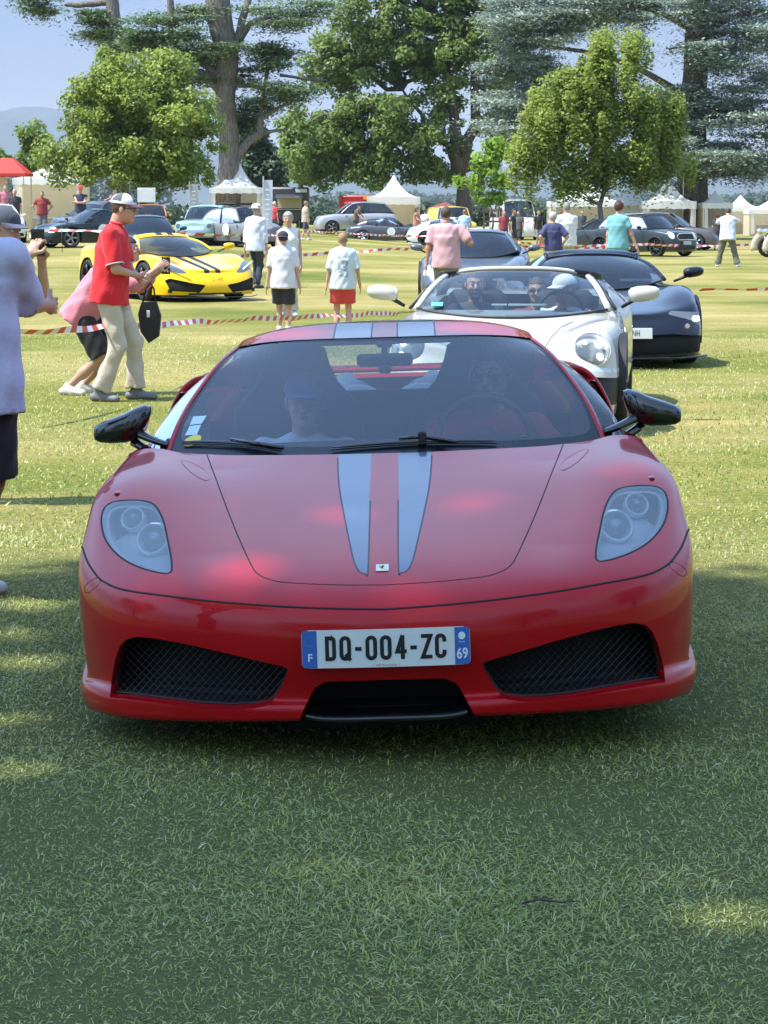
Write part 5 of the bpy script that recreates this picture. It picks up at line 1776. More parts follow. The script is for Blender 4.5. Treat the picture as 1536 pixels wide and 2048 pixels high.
def gcar(name, label, loc, rz, p, group=None):
    L, Wd, Hh = p['L'], p['W'], p['H']
    hw = Wd / 2
    root = empty(name, tuple(loc), rz, label=label, cat=p.get('cat', 'car'), group=group)
    pm = p['paint']
    nC = p.get('cols', 90)
    # plan contour
    fn_, rn_ = p.get('nose', .45), p.get('tail', .35)          # length over which the plan rounds
    sq = p.get('sq', 2.6)
    yy = []; xx = []
    for t in np.linspace(0, 1, 400):
        a = t * math.pi / 2
        xx.append(hw * .94 * math.sin(a) ** (2 / sq)); yy.append(fn_ * (1 - math.cos(a) ** (2 / sq)))
    fpx, fpy = np.array(xx), np.array(yy)
    rpx = fpx[::-1]; rpy = L - fpy[::-1] / fn_ * rn_
    ms = np.linspace(fn_, L - rn_, 200)[1:-1]
    wx = spl(ms, [(fn_, .94)] + p.get('waist', [(L * .22, 1.0), (L * .5, .965), (L * .78, 1.0)]) + [(L - rn_, .94)]) * hw
    CX = np.concatenate([fpx, wx, rpx]); CY = np.concatenate([fpy, ms, rpy])
    ds = np.concatenate([[0], np.cumsum(np.hypot(np.diff(CX), np.diff(CY)))])
    sN = np.linspace(0, ds[-1], nC)
    cx, cy = np.interp(sN, ds, CX), np.interp(sN, ds, CY)
    cx = gsmooth(cx, 0, 1.0); cx[0] = 0; cx[-1] = 0; cy = gsmooth(cy, 0, 1.0)
    zb = spl(cy, p['bottom']); zs = spl(cy, p['shoulder']); 
    tx, ty = np.gradient(cx), np.gradient(cy); tl = np.hypot(tx, ty) + 1e-9
    nx, ny = ty / tl, -tx / tl                      # outward
    front = np.clip(-ny, 0, 1); rear = np.clip(ny, 0, 1); side = 1 - np.maximum(front, rear)
    lean = front * p.get('lean_f', .22) + rear * p.get('lean_r', .15) + side * p.get('lean_s', .07)
    nS, nT = p.get('rows', (13, 13))
    rows = []
    for t in np.linspace(0, 1, nS):
        ins = p.get('tuck', .05) * (1 - t) ** 3 * (1 - .0) + lean * t ** 2.6
        rows.append(np.stack([cx - nx * ins, cy - ny * ins, zb + (zs - zb) * t], 1))
    e = rows[-1]
    zc = spl(e[:, 1], p['deck'])
    fb = p.get('fender', [])
    for s_ in np.linspace(0, 1, nT)[1:]:
        g = 1 - s_
        z = zc + (e[:, 2] - zc) * g ** p.get('crown', 2.5)
        for (y0, sy, h_, g0, sg) in fb:
            z = z + h_ * np.exp(-((e[:, 1] - y0) / sy) ** 2 - ((g - g0) / sg) ** 2)
        rows.append(np.stack([e[:, 0] * g, e[:, 1], z], 1))
    G = np.array(rows)
    G2 = gsmooth(G, 0, p.get('soft', 1.2)); G2[0] = G[0]; G2[-1] = G[-1]; G2[-1, :, 0] = 0
    G = G2
    Gm = G[:, ::-1][:, :-1] * np.array([-1, 1, 1])
    G = np.concatenate([Gm, G], 1)
    S = Surf(G.reshape(-1, 3), grid_faces(G.shape[0], G.shape[1]))
    wr, wf, wb_ = p['wheel_r'], p['wf'], p['wr']
    ar = wr + p.get('arch_gap', .035)
    for yw in (wf, wb_):
        S.cut(lambda V: np.hypot(V[:, 1] - yw, V[:, 2] - wr) - ar, 9, where=lambda V: (np.abs(V[:, 0]) > hw * .6))
    cuts = p.get('cuts', [])
    lab = 20; info = []
    for c in cuts:
        polys = [c['poly']] + ([mir(c['poly'])] if c.get('mirror', True) else [])
        for pl in polys:
            if c['view'] == 'front':
                S.cut(lambda V: sdist(V[:, [0, 2]], pl), lab, only=[0], where=lambda V: V[:, 1] < p.get('front_lim', 1.2))
            elif c['view'] == 'rear':
                S.cut(lambda V: sdist(V[:, [0, 2]], pl), lab, only=[0], where=lambda V: V[:, 1] > L - .9)
            elif c['view'] == 'top':
                S.cut(lambda V: sdist(V[:, [0, 1]], pl), lab, only=[0], where=lambda V: V[:, 2] > c.get('zmin', .45))
            elif c['view'] == 'side':
                if pl is not c['poly']: continue
                S.cut(lambda V: sdist(V[:, [1, 2]], pl), lab, only=[0], where=lambda V: np.abs(V[:, 0]) > hw * .7)
            info.append((lab, c)); lab += 1
    if p.get('open'):
        S.cut(lambda V: sdist(V[:, [0, 1]], p['open']), 8, only=[0], where=lambda V: V[:, 2] > .5)
    hc_ = p.get('hidecabin')
    V, F = S.part([0]); mk('body', V, F, pm, root)
    for lb, c in info:
        V, F = S.part([lb])
        if not len(F): continue
        mm = M[c['mat']] if isinstance(c['mat'], str) else c['mat']
        rec = c.get('recess', 0)
        if rec:
            v = np.array([0, rec, 0]) if c['view'] == 'front' else (np.array([0, -rec, 0]) if c['view'] == 'rear' else np.array([0, 0, -rec]))
            o = mk(c['name'], V + v, F, mm, root)
            RV, RF = rim_walls(V, F, v); mk('surround', RV, RF, c.get('rim', pm) if not isinstance(c.get('rim'), str) else M[c['rim']], o)
        else:
            mk(c['name'], V, F, mm, root)
    # wells, floor, wheels
    for yw in (wf, wb_):
        for sg in (-1, 1):
            mb = MB(); a_ = np.linspace(-.3, math.pi + .3, 19); r = ar + .003
            V = [(sg * x, yw + r * math.cos(t), wr + r * math.sin(t)) for x in (hw * .975, hw * .58) for t in a_]; n = len(a_)
            mb.add(V, [(i, i + 1, n + i + 1, n + i) for i in range(n - 1)]); mb.add([(sg * hw * .58, yw + r * math.cos(t), wr + r * math.sin(t)) for t in a_], [tuple(range(n))])
            mb.build('wheel_arch', [M['black']], root, True)
            wheel(root, (sg * (hw - p.get('tyre_w', .22) / 2 - p.get('wheel_in', .02)), yw, wr), wr, p.get('tyre_w', .22), wr * p.get('rim', .72), p.get('spokes', 5), sg, p.get('rimmat', M['alloy']), split=p.get('split', True))
    if p.get('flare'):
        for yw in (wf, wb_):
            for sg in (-1, 1):
                pts = [(sg * (hw * 1.0 + .012), yw + (ar + .01) * math.cos(t), wr + (ar + .01) * math.sin(t)) for t in np.linspace(-.1, math.pi + .1, 17)]
                MB().tube(pts, p['flare'], 6).build('wheel_arch_trim', [M['black']], root, True)
    MB().box((0, L / 2, .20), (Wd * .84, L * .90, .06)).build('undertray', [M['dark']], root)
    # greenhouse
    gh = p.get('cabin')
    if gh:
        wb, wt, ya, yt, yr_, yc = gh['wb'], gh['wt'], gh['ya'], gh['yt'], gh['yr'], gh['yc']
        zfa = float(spl(ya, p['deck'])); zrc = float(spl(yc, p['deck'])) if 'zc' not in gh else gh['zc']
        zt = gh.get('zt', Hh - .05); ztr = gh.get('zr', Hh - .04)
        wr_, wcb = gh.get('wr', wt), gh.get('wc', wb * .95)
        belt = gh.get('belt', max(zfa, .8))
        bow = gh.get('bow', .16)
        n = 25; t = np.linspace(-1, 1, n)
        def line(w, y, z, by, dz, pw_=2.5): return np.stack([t * w, y + by * np.abs(t) ** 2, z - dz * np.abs(t) ** pw_], 1)
        b0 = line(wb, ya, zfa + .004, bow * 1.3, (zfa - belt) if gh.get('dropbase', True) else 0)
        b1 = line(wt, yt, zt + .03, bow * .7, .05, 3)
        cv = gh.get('curve', .03)
        def patch(a, b, k=9, bulge=.03, out=(0, -.4, 1)):
            o = np.array(out, float); o /= np.linalg.norm(o)
            return np.stack([a * (1 - s) + b * s + o * bulge * math.sin(math.pi * s) for s in np.linspace(0, 1, k)])
        Gw = patch(b0, b1, 11, cv)
        if gh.get('frit', True):
            Sw = Surf(Gw.reshape(-1, 3), grid_faces(11, n))
        mk('windscreen', Gw.reshape(-1, 3), grid_faces(11, n), gh.get('glass', M['glass']), root)
        # edge polylines
        for sg, ci in ((1, -1), (-1, 0)):
            e_ = Gw[:, ci]
            MB().tube(e_ + np.array([sg * .008, .01, 0]), gh.get('pillar', .028), 8, flat=.8).build('windscreen_pillar', [gh.get('pillarmat', pm)], root, True)
        MB().tube(Gw[-1] + np.array([0, .006, .004]), gh.get('header', .016), 8).build('windscreen_header', [gh.get('headermat', pm)], root, True)
        MB().tube(Gw[0] + np.array([0, .0, .006]), .010, 6).build('cowl_seal', [M['black']], root, True)
        if not gh.get('open'):
            m1 = line(wt * 1.02, (yt * .62 + yr_ * .38), Hh, bow * .2, .055, 3.2)
            m2 = line(wr_ * 1.0, yr_, ztr + .03, -bow * .5, .05, 3)
            RGc = np.einsum('ri,ijk->rjk', cr_weights(3, 13), np.stack([b1 + np.array([0, .01, .006]), m1, m2]))
            rm = gh.get('roofmat', pm)
            Sr = Surf(RGc.reshape(-1, 3), grid_faces(13, n))
            k = 1
            for (xa, xb, mm) in gh.get('roof_stripes', []):
                Sr.cut(lambda V: np.maximum(xa - V[:, 0], V[:, 0] - xb), k); k += 1
            V, F = Sr.part(list(range(k)))
            mk('roof', V, F, [rm] + [M[mm] for _, _, mm in gh.get('roof_stripes', [])], root, mi=[int(l) for l in Sr.lab])
            c0 = line(wcb, yc, zrc, -bow * .8, (zrc - gh.get('beltr', belt)) if zrc > gh.get('beltr', belt) else 0)
            Gr = patch(m2, c0, 9, gh.get('rcurve', .03), (0, .3, 1))
            mk('rear_window' if not gh.get('solidrear') else 'rear_panel', Gr.reshape(-1, 3), grid_faces(9, n), gh.get('rearmat', M['glass_dark']) if not gh.get('solidrear') else pm, root)
            for sg, ci in ((1, -1), (-1, 0)):
                ac = gh.get('side_a', 0)
                top = np.concatenate([Gw[1:, ci], RGc[1:, ci], Gr[1:-1, ci]])
                nn = len(top)
                a_, c_ = Gw[0, ci], Gr[-1, ci]
                s = np.concatenate([[0], np.cumsum(np.linalg.norm(np.diff(top, axis=0), axis=1))]); s /= s[-1]
                bot = a_ + (c_ - a_) * s[:, None]
                bot[:, 2] = np.interp(bot[:, 1], [a_[1], c_[1]], [a_[2] - .0, c_[2]]) + gh.get('beltdrop', 0) * np.sin(math.pi * s)
                bot[:, 0] += sg * gh.get('beltout', .04) * np.sin(math.pi * s) ** .6
                gg = np.stack([top * (1 - k_) + bot * k_ + np.array([sg * .02 * math.sin(math.pi * k_), 0, 0]) for k_ in np.linspace(0, 1, 6)], 1)
                Ss = Surf(gg.reshape(-1, 3), grid_faces(nn, 6))
                kk = 1
                for (pl, mm, nm_) in gh.get('side_solid', []):
                    Ss.cut(lambda V: sdist(V[:, [1, 2]], pl), kk); kk += 1
                V, F = Ss.part([0]); mk('side_window', V, F, gh.get('sideglass', M['glass_dark']), root)
                for q in range(1, kk):
                    V, F = Ss.part([q])
                    if len(F):
                        V = V + np.array([sg * .003, 0, 0]); mm = gh['side_solid'][q - 1][1]
                        mk(gh['side_solid'][q - 1][2], V, F, pm if mm == 'paint' else M[mm], root)
                rl = np.concatenate([RGc[:, ci], Gr[1:, ci]])
                MB().tube(rl + np.array([sg * .004, 0, -.004]), gh.get('rail', .022), 8).build('roof_rail', [gh.get('railmat', pm)], root, True)
                if gh.get('bpillar'):
                    yb = gh['bpillar']; i = int(np.argmin(abs(top[:, 1] - yb))); j = int(np.argmin(abs(bot[:, 1] - yb - .05)))
                    MB().tube([top[i] + [sg * .012, 0, 0], (top[i] + bot[j]) / 2 + [sg * .03, 0, 0], bot[j] + [sg * .012, 0, 0]], .025, 6).build('door_pillar', [M['black']], root, True)
        # interior: dash, seats, wheel
        mb = MB(); ydash = ya + bow + .25
        zd = min(zfa, belt) + .0
        mb.box((0, ydash, zd - .06), (wb * 1.75, .5, .16), bev=.04)
        mb.box((0, (yt + yr_) / 2 + .2, .45), (wb * 1.8, (yr_ - yt) + 1.2, .08))
        mb.build('cabin_lining', [M['interior']], root)
        ys = gh.get('seat_y', yt + .65)
        for sg in (-1, 1):
            mb = MB(); hz = min(Hh - .16, zd + .42)
            mb.box((sg * .36, ys, (hz - .12 + .35) / 2), (.48, .14, hz - .12 - .35), bev=.05, R=rotx(.15) if False else None)
            mb.box((sg * .36, ys + .02, hz - .06), (.25, .10, .19), bev=.04); mb.box((sg * .36, ys - .28, .42), (.5, .5, .14), bev=.05)
            mb.build('seat', [gh.get('seatmat', M['seat'])], root, True, sharp=50)
        mb = MB(); cw = (gh.get('drv', .36), ydash + .26, zd + .02); ring(cw, .18, .014, (0, .9, -.4), 24, 6, mb=mb); mb.ell(cw, (.06, .03, .05), 6)
        mb.build('steering_wheel', [M['black']], root, True)
        if not gh.get('nomirror'):
            MB().box((0, yt + .08, zt - .04), (.2, .03, .05), bev=.01).build('interior_mirror', [M['black']], root)
        mm_ = p.get('mirror')
        if mm_:
            for sg in (-1, 1):
                c = np.array([sg * mm_['x'], mm_['y'], mm_['z']])
                mb = MB()
                hx, hy, hz = mm_.get('size', (.115, .075, .07)); V = []; nk = 16; ss_ = [(-1, .55), (-.85, .85), (-.4, 1), (.2, .98), (.7, .8), (.95, .5), (1, .15)]
                for u, r in ss_:
                    for w_ in np.linspace(0, 2 * math.pi, nk + 1)[:-1]:
                        cc, s2 = math.cos(w_), math.sin(w_)
                        V.append((c[0] + sg * u * hx, c[1] + hy * r * (cc if cc < 0 else cc * .4), c[2] + hz * r * math.copysign(abs(s2) ** .8, s2) + .01 * u))
                mb.add(V, [(i * nk + k, i * nk + (k + 1) % nk, (i + 1) * nk + (k + 1) % nk, (i + 1) * nk + k) for i in range(6) for k in range(nk)] + [tuple(range(nk)), tuple(range(6 * nk, 7 * nk))])
                mo = mb.build('door_mirror', [mm_.get('mat', pm)], root, True)
                MB().tube([c + [-sg * hx * .5, 0, -hz * .6], c + [-sg * (hx + mm_.get('arm', .06)), .04, -hz * 1.7]], [.03, .022], 8, flat=.6).build('mirror_arm', [mm_.get('armmat', M['black'])], mo, True)
    for pl in p.get('plates', []):
        th = pl.get('tilt', .1)
        c = np.array(pl['c'], float); xd_, yd_ = np.array([1., 0, 0]), np.array([0, th, 1.]); yd_ /= np.linalg.norm(yd_)
        R = np.stack([xd_, np.cross(yd_, xd_), yd_], 1)
        w_ = pl.get('w', .52)
        o = MB().box(c, (w_, .01, .11), R=R, bev=.003).build('number_plate', [M['plate_white']], root)
        if pl.get('bands', True): MB().box(c + [-w_ / 2 + .022, 0, 0], (.043, .0135, .107), R=R).build('country_band', [M['plate_blue']], o); MB().box(c + [w_ / 2 - .022, 0, 0], (.043, .0135, .107), R=R).build('region_band', [M['plate_blue']], o)
        if pl.get('text'):
            text_mesh('plate_text', pl['text'], .088, [M['ink']], o, c + np.array([0, -.0065, 0]), xd_, yd_, pl.get('sx', .72), .0, .001)
    return root, S

def lampcut(poly, name='headlight', m='lens', **k): return dict(view='front', poly=poly, mat=m, name=name, **k)
def circ(cx, cy, rx, ry, n=28): return [(cx + rx * math.cos(t), cy + ry * math.sin(t)) for t in np.linspace(0, 2 * math.pi, n + 1)[:-1]]
gz = lambda x, y: float(terrain(x, y))
P_white = paint('white_paint', (.72, .72, .70)); P_chalk = paint('chalk_paint', (.54, .52, .465)); P_navy = paint('blue_black_paint', (.007, .009, .017))
P_grey = paint('grey_blue_paint', (.10, .115, .14), flake=.4); P_yellow = paint('yellow_paint', (.80, .50, .004)); P_dgreen = paint('dark_green_paint', (.012, .020, .017))
P_teal = paint('dark_teal_paint', (.03, .055, .06)); P_orange = paint('orange_paint', (.70, .22, .02)); P_mint = paint('pale_green_paint', (.25, .40, .36), rough=.4)
P_oldgrey = paint('dull_grey_paint', (.17, .18, .19), rough=.45, coat=.4); P_silver = paint('silver_paint', (.45, .46, .48), flake=.5); P_slate = paint('slate_paint', (.06, .065, .075), flake=.3)
P_vyellow = paint('van_yellow', (.62, .50, .12), rough=.45, coat=.4); P_brown = paint('bronze_grey_paint', (.11, .10, .095), flake=.3); P_cream = paint('cream_paint', (.62, .56, .44)); P_minig = paint('mini_dark_paint', (.022, .028, .026), flake=.2)
S_badge = M['plate_white']

# --- light grey open sports car with round headlamps
p = dict(L=4.52, W=1.86, H=1.26, paint=P_chalk, nose=.62, tail=.5, sq=2.3, cols=150, rows=(22, 24), soft=1.8, waist=[(1.0, .985), (2.2, .955), (3.5, 1.02)],
         bottom=[(0, .17), (.5, .15), (2.2, .17), (4.1, .22), (4.52, .34)], shoulder=[(0, .52), (.35, .66), (.9, .80), (1.6, .84), (2.6, .86), (3.4, .88), (4.1, .82), (4.52, .72)],
         deck=[(0, .50), (.25, .58), (.6, .66), (1.1, .745), (1.55, .83), (2.0, .88), (3.0, .93), (3.6, .95), (4.1, .90), (4.52, .76)], crown=4, lean_f=.26,
         fender=[(.62, .55, .085, .80, .20), (3.5, .7, .05, .8, .2)], wheel_r=.345, wf=1.02, wr=3.47, tyre_w=.26, rim=.76, rimmat=M['alloy_dark'], spokes=10, split=False, front_lim=1.0,
         cuts=[dict(view='front', poly=[(-.92, .235), (-.5, .225), (-.46, .40), (-.62, .455), (-.90, .42)], mat='black', name='front_intake', recess=.04),
               dict(view='front', poly=[(-.40, .20), (.40, .20), (.36, .34), (-.36, .34)], mat='black', name='centre_intake', mirror=False, recess=.04),
               dict(view='front', poly=[(-.90, .455), (-.66, .49), (-.67, .515), (-.90, .485)], mat='lamp_grey', name='indicator')],
         cabin=dict(wb=.74, wt=.55, ya=1.40, yt=2.12, yr=2.6, yc=3.3, zt=1.135, belt=.86, bow=.20, open=True, seat_y=2.75, pillar=.027, header=.020, glass=M['glass'], curve=.035),
         open=[(-.62, 1.75), (.62, 1.75), (.66, 2.2), (.64, 2.85), (.5, 3.05), (-.5, 3.05), (-.64, 2.85), (-.66, 2.2)],
         mirror=dict(x=1.02, y=1.72, z=.99, size=(.12, .075, .062), arm=.05, mat=P_chalk))
targa, S_ = gcar('convertible_car', 'light grey open-top sports car with round headlamps behind the red car', (.79, 16.1, 0), math.radians(-7.0), p)
for sg in (-1, 1):
    c = np.array([sg * .665, .40, .635]); n_ = np.array([sg * .22, -.86, .46]); n_ /= np.linalg.norm(n_)
    a_ = np.cross(n_, [0, 0, 1.]); a_ /= np.linalg.norm(a_); b_ = np.cross(n_, a_); R = np.stack([a_, b_, n_], 1)
    mb = MB().lathe([(.150, -.10), (.146, -.02), (.138, .004), (.130, .004), (.126, -.006)], c, n=40, R=R); hl_ = mb.build('headlight', [P_chalk], targa, True)
    MB().lathe([(.001, -.05), (.07, -.046), (.115, -.03), (.126, -.004)], c, n=36, R=R).build('lamp_bowl', [M['lamp_grey']], hl_, True)
    MB().lathe([(.129, -.002), (.12, .012), (.09, .026), (.05, .035), (.001, .038)], c, n=36, R=R).build('lens', [M['lens']], hl_, True)
    for du, dv in ((-.052, .052), (.052, .052), (-.052, -.052), (.052, -.052)):
        q = c + a_ * du + b_ * dv - n_ * .012
        MB().ell(q, (.028, .028, .014), 8, R=R).build('lit_segment', [M['led']], hl_, True)
    MB().box(c - n_ * .03, (.035, .2, .01), R=R, bev=.004).box(c - n_ * .03, (.2, .03, .01), R=R, bev=.004).build('lamp_divider', [M['black']], hl_)
# roll hoop, rear glass and cloth roof stub
mb = MB(); hoop = [(-.70, 2.95, .86), (-.66, 3.0, .98), (-.57, 3.02, 1.07), (-.35, 3.03, 1.095), (0, 3.03, 1.10), (.35, 3.03, 1.095), (.57, 3.02, 1.07), (.66, 3.0, .98), (.70, 2.95, .86)]
mb.tube(smooth_poly(np.array(hoop), 4, False), .035, 8, flat=1.2); mb.build('roll_hoop', [M['black']], targa, True)
mb = MB(); mb.tube([(-.58, 2.24, 1.13), (-.3, 2.2, 1.168), (0, 2.18, 1.178), (.3, 2.2, 1.168), (.58, 2.24, 1.13)], .018, 6); 
for sg in (-1, 1): mb.tube([(sg * .58, 2.24, 1.13), (sg * .65, 2.6, 1.11), (sg * .62, 3.0, 1.06)], .020, 6)
mb.build('roof_frame', [M['black']], targa, True)
for sg in (-1, 1):
    tl = np.array([(sg * .60, 2.27, 1.10), (sg * .65, 2.6, 1.10), (sg * .63, 2.95, 1.05)]); bl2 = np.array([(sg * .83, 1.80, .87), (sg * .86, 2.4, .88), (sg * .86, 2.95, .89)])
    gg = np.stack([tl, tl * .5 + bl2 * .5 + [sg * .02, 0, 0], bl2], 1); mk('side_window', gg.reshape(-1, 3), grid_faces(3, 3), M['glass'], targa)
    MB().tube([(sg * .57, 2.24, 1.13), (sg * .70, 2.0, 1.0), (sg * .80, 1.72, .87)], .014, 6).build('window_seal', [M['black']], targa, True)
MB().tube([(-.50, 1.12, .80), (-.42, .95, .77), (-.36, .6, .71), (-.33, .38, .655)], .0035, 4).build('panel_gap', [M['gap_dark']], targa)
MB().tube([(.50, 1.12, .80), (.42, .95, .77), (.36, .6, .71), (.33, .38, .655)], .0035, 4).build('panel_gap', [M['gap_dark']], targa)
MB().box((-.58, 1.62, .905), (.09, .004, .05), R=rotx(-1.0)).build('windscreen_sticker', [M['sticker_green']], targa)
MB().box((.12, 1.70, .90), (.30, .004, .03), R=rotx(-1.1)).box((-.10, 1.70, .90), (.12, .004, .025), R=rotx(-1.1)).build('windscreen_sticker', [M['sticker_blue']], targa)

# --- blue-black mid-engined coupe
def ferr(paintm, **k):
    q = dict(L=4.6, W=1.97, H=1.19, paint=paintm, nose=.55, tail=.35, sq=2.5, cols=150, rows=(22, 24), soft=1.5, waist=[(1.0, .985), (2.2, .94), (3.5, 1.0)],
         bottom=[(0, .13), (1, .12), (3.8, .14), (4.6, .3)], shoulder=[(0, .50), (.3, .60), (.8, .77), (1.3, .82), (2.3, .80), (3.2, .90), (4.0, .93), (4.6, .86)],
         deck=[(0, .47), (.25, .56), (.7, .64), (1.2, .72), (1.7, .80), (2.4, .86), (3.2, .93), (4.1, .95), (4.6, .87)], crown=4, lean_f=.22,
         fender=[(1.0, .45, .075, .80, .15), (3.5, .6, .04, .85, .2)], wheel_r=.345, wf=1.12, wr=3.75, tyre_w=.26, rim=.76, rimmat=M['alloy_dark'], spokes=5, front_lim=1.3,
         cabin=dict(wb=.72, wt=.50, ya=1.45, yt=2.20, yr=2.75, yc=3.9, zt=1.10, zr=1.11, wc=.60, belt=.86, beltr=.93, bow=.26, pillar=.026, curve=.045, beltout=.10, side_solid=[([(2.95, .7), (5, .7), (5, 1.3), (2.85, 1.3)], 'paint', 'rear_buttress')]),
         mirror=dict(x=1.04, y=1.75, z=.95, size=(.11, .08, .06), arm=.10))
    q.update(k); return q
slim_l = [(-.93, .56), (-.90, .60), (-.62, .565), (-.60, .54), (-.75, .52), (-.92, .53)]
p = ferr(P_navy, cuts=[
    dict(view='front', poly=[(-.95, .42), (-.90, .57), (-.55, .59), (-.52, .555), (-.75, .50), (-.93, .40)], mat='lamp_dark', name='headlight'),
    dict(view='front', poly=[(-.93, .17), (-.90, .33), (-.55, .36), (0, .34), (.55, .36), (.90, .33), (.93, .17), (0, .14)], mat='dark', name='front_intake', mirror=False, recess=.05)],
    plates=[dict(c=(.05, -.02, .375), text='FH-413-NH', w=.52, bands=False, sx=.62)])
navy, S_ = gcar('coupe_car', 'blue-black low coupe with white number plate, right of the light grey open car', (2.43, 23.3, 0), math.radians(2.5), p)
mb = MB(); mb.box((-.02, .005, .505), (.05, .012, .065), bev=.004); mb.build('badge', [M['print_yellow']], navy)
mb = MB().tube([(-.9, .15, .14), (-.6, -.03, .125), (0, -.07, .12), (.6, -.03, .125), (.9, .15, .14)], .022, 8, flat=.5); mb.build('splitter', [P_navy], navy, True)
for sg in (-1, 1):
    MB().box((sg * .80, .235, .515), (.07, .05, .05), bev=.012).build('lit_lamp', [M['led']], navy)
MB().box((.42, 1.86, .86), (.36, .004, .05), R=rotx(-1.0)).build('windscreen_sticker', [M['print_white']], navy)
MB().ell((-.2, -.03, .17), (.03, .02, .03), 8).build('tow_eye', [M['black']], navy, True)

# --- grey coupe further back
p = ferr(P_grey, H=1.27, L=4.6, rimmat=M['alloy_dark'], cols=100, rows=(14, 14), soft=1.0, cabin=dict(wb=.74, wt=.52, ya=1.5, yt=2.2, yr=2.9, yc=4.0, zt=1.19, belt=.88, beltr=.95, bow=.2, beltout=.1),
         cuts=[dict(view='front', poly=[(-.88, .5), (-.8, .68), (-.62, .66), (-.58, .52)], mat='lamp_grey', name='headlight'), dict(view='front', poly=[(-.5, .2), (.5, .2), (.42, .42), (-.42, .42)], mat='black', name='front_grille', mirror=False, recess=.04)])
gcar('coupe_car', 'grey-blue coupe half hidden behind the light grey open car and the man in pink', (1.50, 38.6, 0), math.radians(-3.5), p)

# --- yellow coupe
yl = [(-.92, .50), (-.86, .66), (-.74, .69), (-.60, .58), (-.44, .50), (-.46, .46), (-.7, .47)]
p = ferr(P_yellow, L=4.6, cols=150, rimmat=M['alloy_dark'], cuts=[
    dict(view='front', poly=[(-.90, .62), (-.84, .72), (-.72, .68), (-.50, .535), (-.47, .50), (-.62, .50), (-.84, .57)], mat='lamp_dark', name='headlight'),
    dict(view='front', poly=[(-.86, .38), (-.80, .20), (-.30, .17), (-.20, .30), (-.42, .33), (-.80, .42)], mat='dark', name='front_intake', recess=.05),
    dict(view='front', poly=[(-.52, .115), (-.52, .165), (.52, .165), (.52, .115)], mat='carbon', name='splitter', mirror=False),
    dict(view='top', poly=[(-.155, .15), (-.055, .15), (-.06, 1.6), (-.19, 1.6)], mat='black', name='bonnet_stripe', zmin=.5)],
    cabin=dict(wb=.72, wt=.50, ya=1.45, yt=2.20, yr=2.75, yc=3.9, zt=1.10, zr=1.11, wc=.60, belt=.86, beltr=.93, bow=.26, pillar=.03, curve=.045, beltout=.10, roof_stripes=[(-.17, -.05, 'black'), (.05, .17, 'black')], side_solid=[([(2.95, .7), (5, .7), (5, 1.3), (2.85, 1.3)], 'paint', 'rear_buttress')]))
yel, S_ = gcar('coupe_car', 'yellow sports coupe with two black stripes on the grass beyond the tape', (-2.92, 40.2, 0), math.radians(29), p)
for sg in (-1, 1): MB().tube([(sg * .86, .38, .70), (sg * .72, .26, .645), (sg * .56, .14, .565)], .018, 6, flat=.5).build('running_light', [M['lamp_bowl']], yel, True)
text_mesh('plate_text', 'JS 1400', .085, [M['ink']], yel, (0, -.005, .40), (1, 0, 0), (0, .1, 1), .8)
mb = MB(); mb.tube([(-.93, .35, .10), (-.7, .05, .09), (0, -.04, .085), (.7, .05, .09), (.93, .35, .10)], .02, 6, flat=.4); mb.build('front_lip', [M['carbon']], yel, True)

# --- row behind
def saloon(paintm, **k):
    q = dict(L=4.4, W=1.78, H=1.42, paint=paintm, nose=.4, tail=.35, sq=2.8, cols=70, rows=(10, 10), soft=.8, bottom=[(0, .2), (4.4, .24)], shoulder=[(0, .62), (.5, .82), (1.4, .90), (3.2, .93), (4.4, .88)],
             deck=[(0, .60), (.25, .74), (1.3, .92), (2.5, .95), (4.0, .97), (4.4, .9)], crown=3, lean_f=.14, wheel_r=.32, wf=.85, wr=3.45, tyre_w=.2, rim=.68,
             cabin=dict(wb=.72, wt=.56, ya=1.25, yt=1.95, yr=3.0, yc=3.8, zt=1.34, belt=.92, bow=.12, bpillar=2.45, pillar=.03), mirror=dict(x=.95, y=1.6, z=.98, size=(.09, .06, .06)))
    q.update(k); return q
def rs(q, **k):
    q['cabin'].update(k); return q
c911 = dict(L=4.45, W=1.83, H=1.30, nose=.55, tail=.5, sq=2.3, cols=110, rows=(14, 14), soft=1.2, waist=[(1., .98), (2.2, .94), (3.5, 1.0)],
            bottom=[(0, .15), (3.9, .17), (4.45, .32)], shoulder=[(0, .5), (.35, .64), (.9, .78), (1.6, .83), (3.3, .86), (4.1, .8), (4.45, .7)],
            deck=[(0, .48), (.3, .58), (.9, .70), (1.5, .82), (2.4, .88), (3.4, .92), (4.1, .85), (4.45, .72)], crown=4, fender=[(.62, .5, .08, .8, .2)], wheel_r=.33, wf=1.0, wr=3.4, tyre_w=.24, rim=.76,
            cabin=dict(wb=.70, wt=.52, ya=1.35, yt=2.05, yr=2.75, yc=4.0, zt=1.22, zr=1.20, wc=.55, belt=.84, beltr=.88, bow=.18, rcurve=.10, bpillar=2.75, beltout=.08, side_solid=[([(3.35, .8), (5, .8), (5, 1.3), (3.15, 1.3)], 'paint', 'rear_quarter')]),
            mirror=dict(x=.97, y=1.7, z=.94, size=(.10, .06, .055)))
import copy
def place(px, d, dz=0.0):
    q = at(px, 700, d); return (float(q[0]), d, gz(q[0], d) + dz)
lamp911 = dict(view='front', poly=circ(-.66, .60, .11, .10), mat='lens', name='headlight')
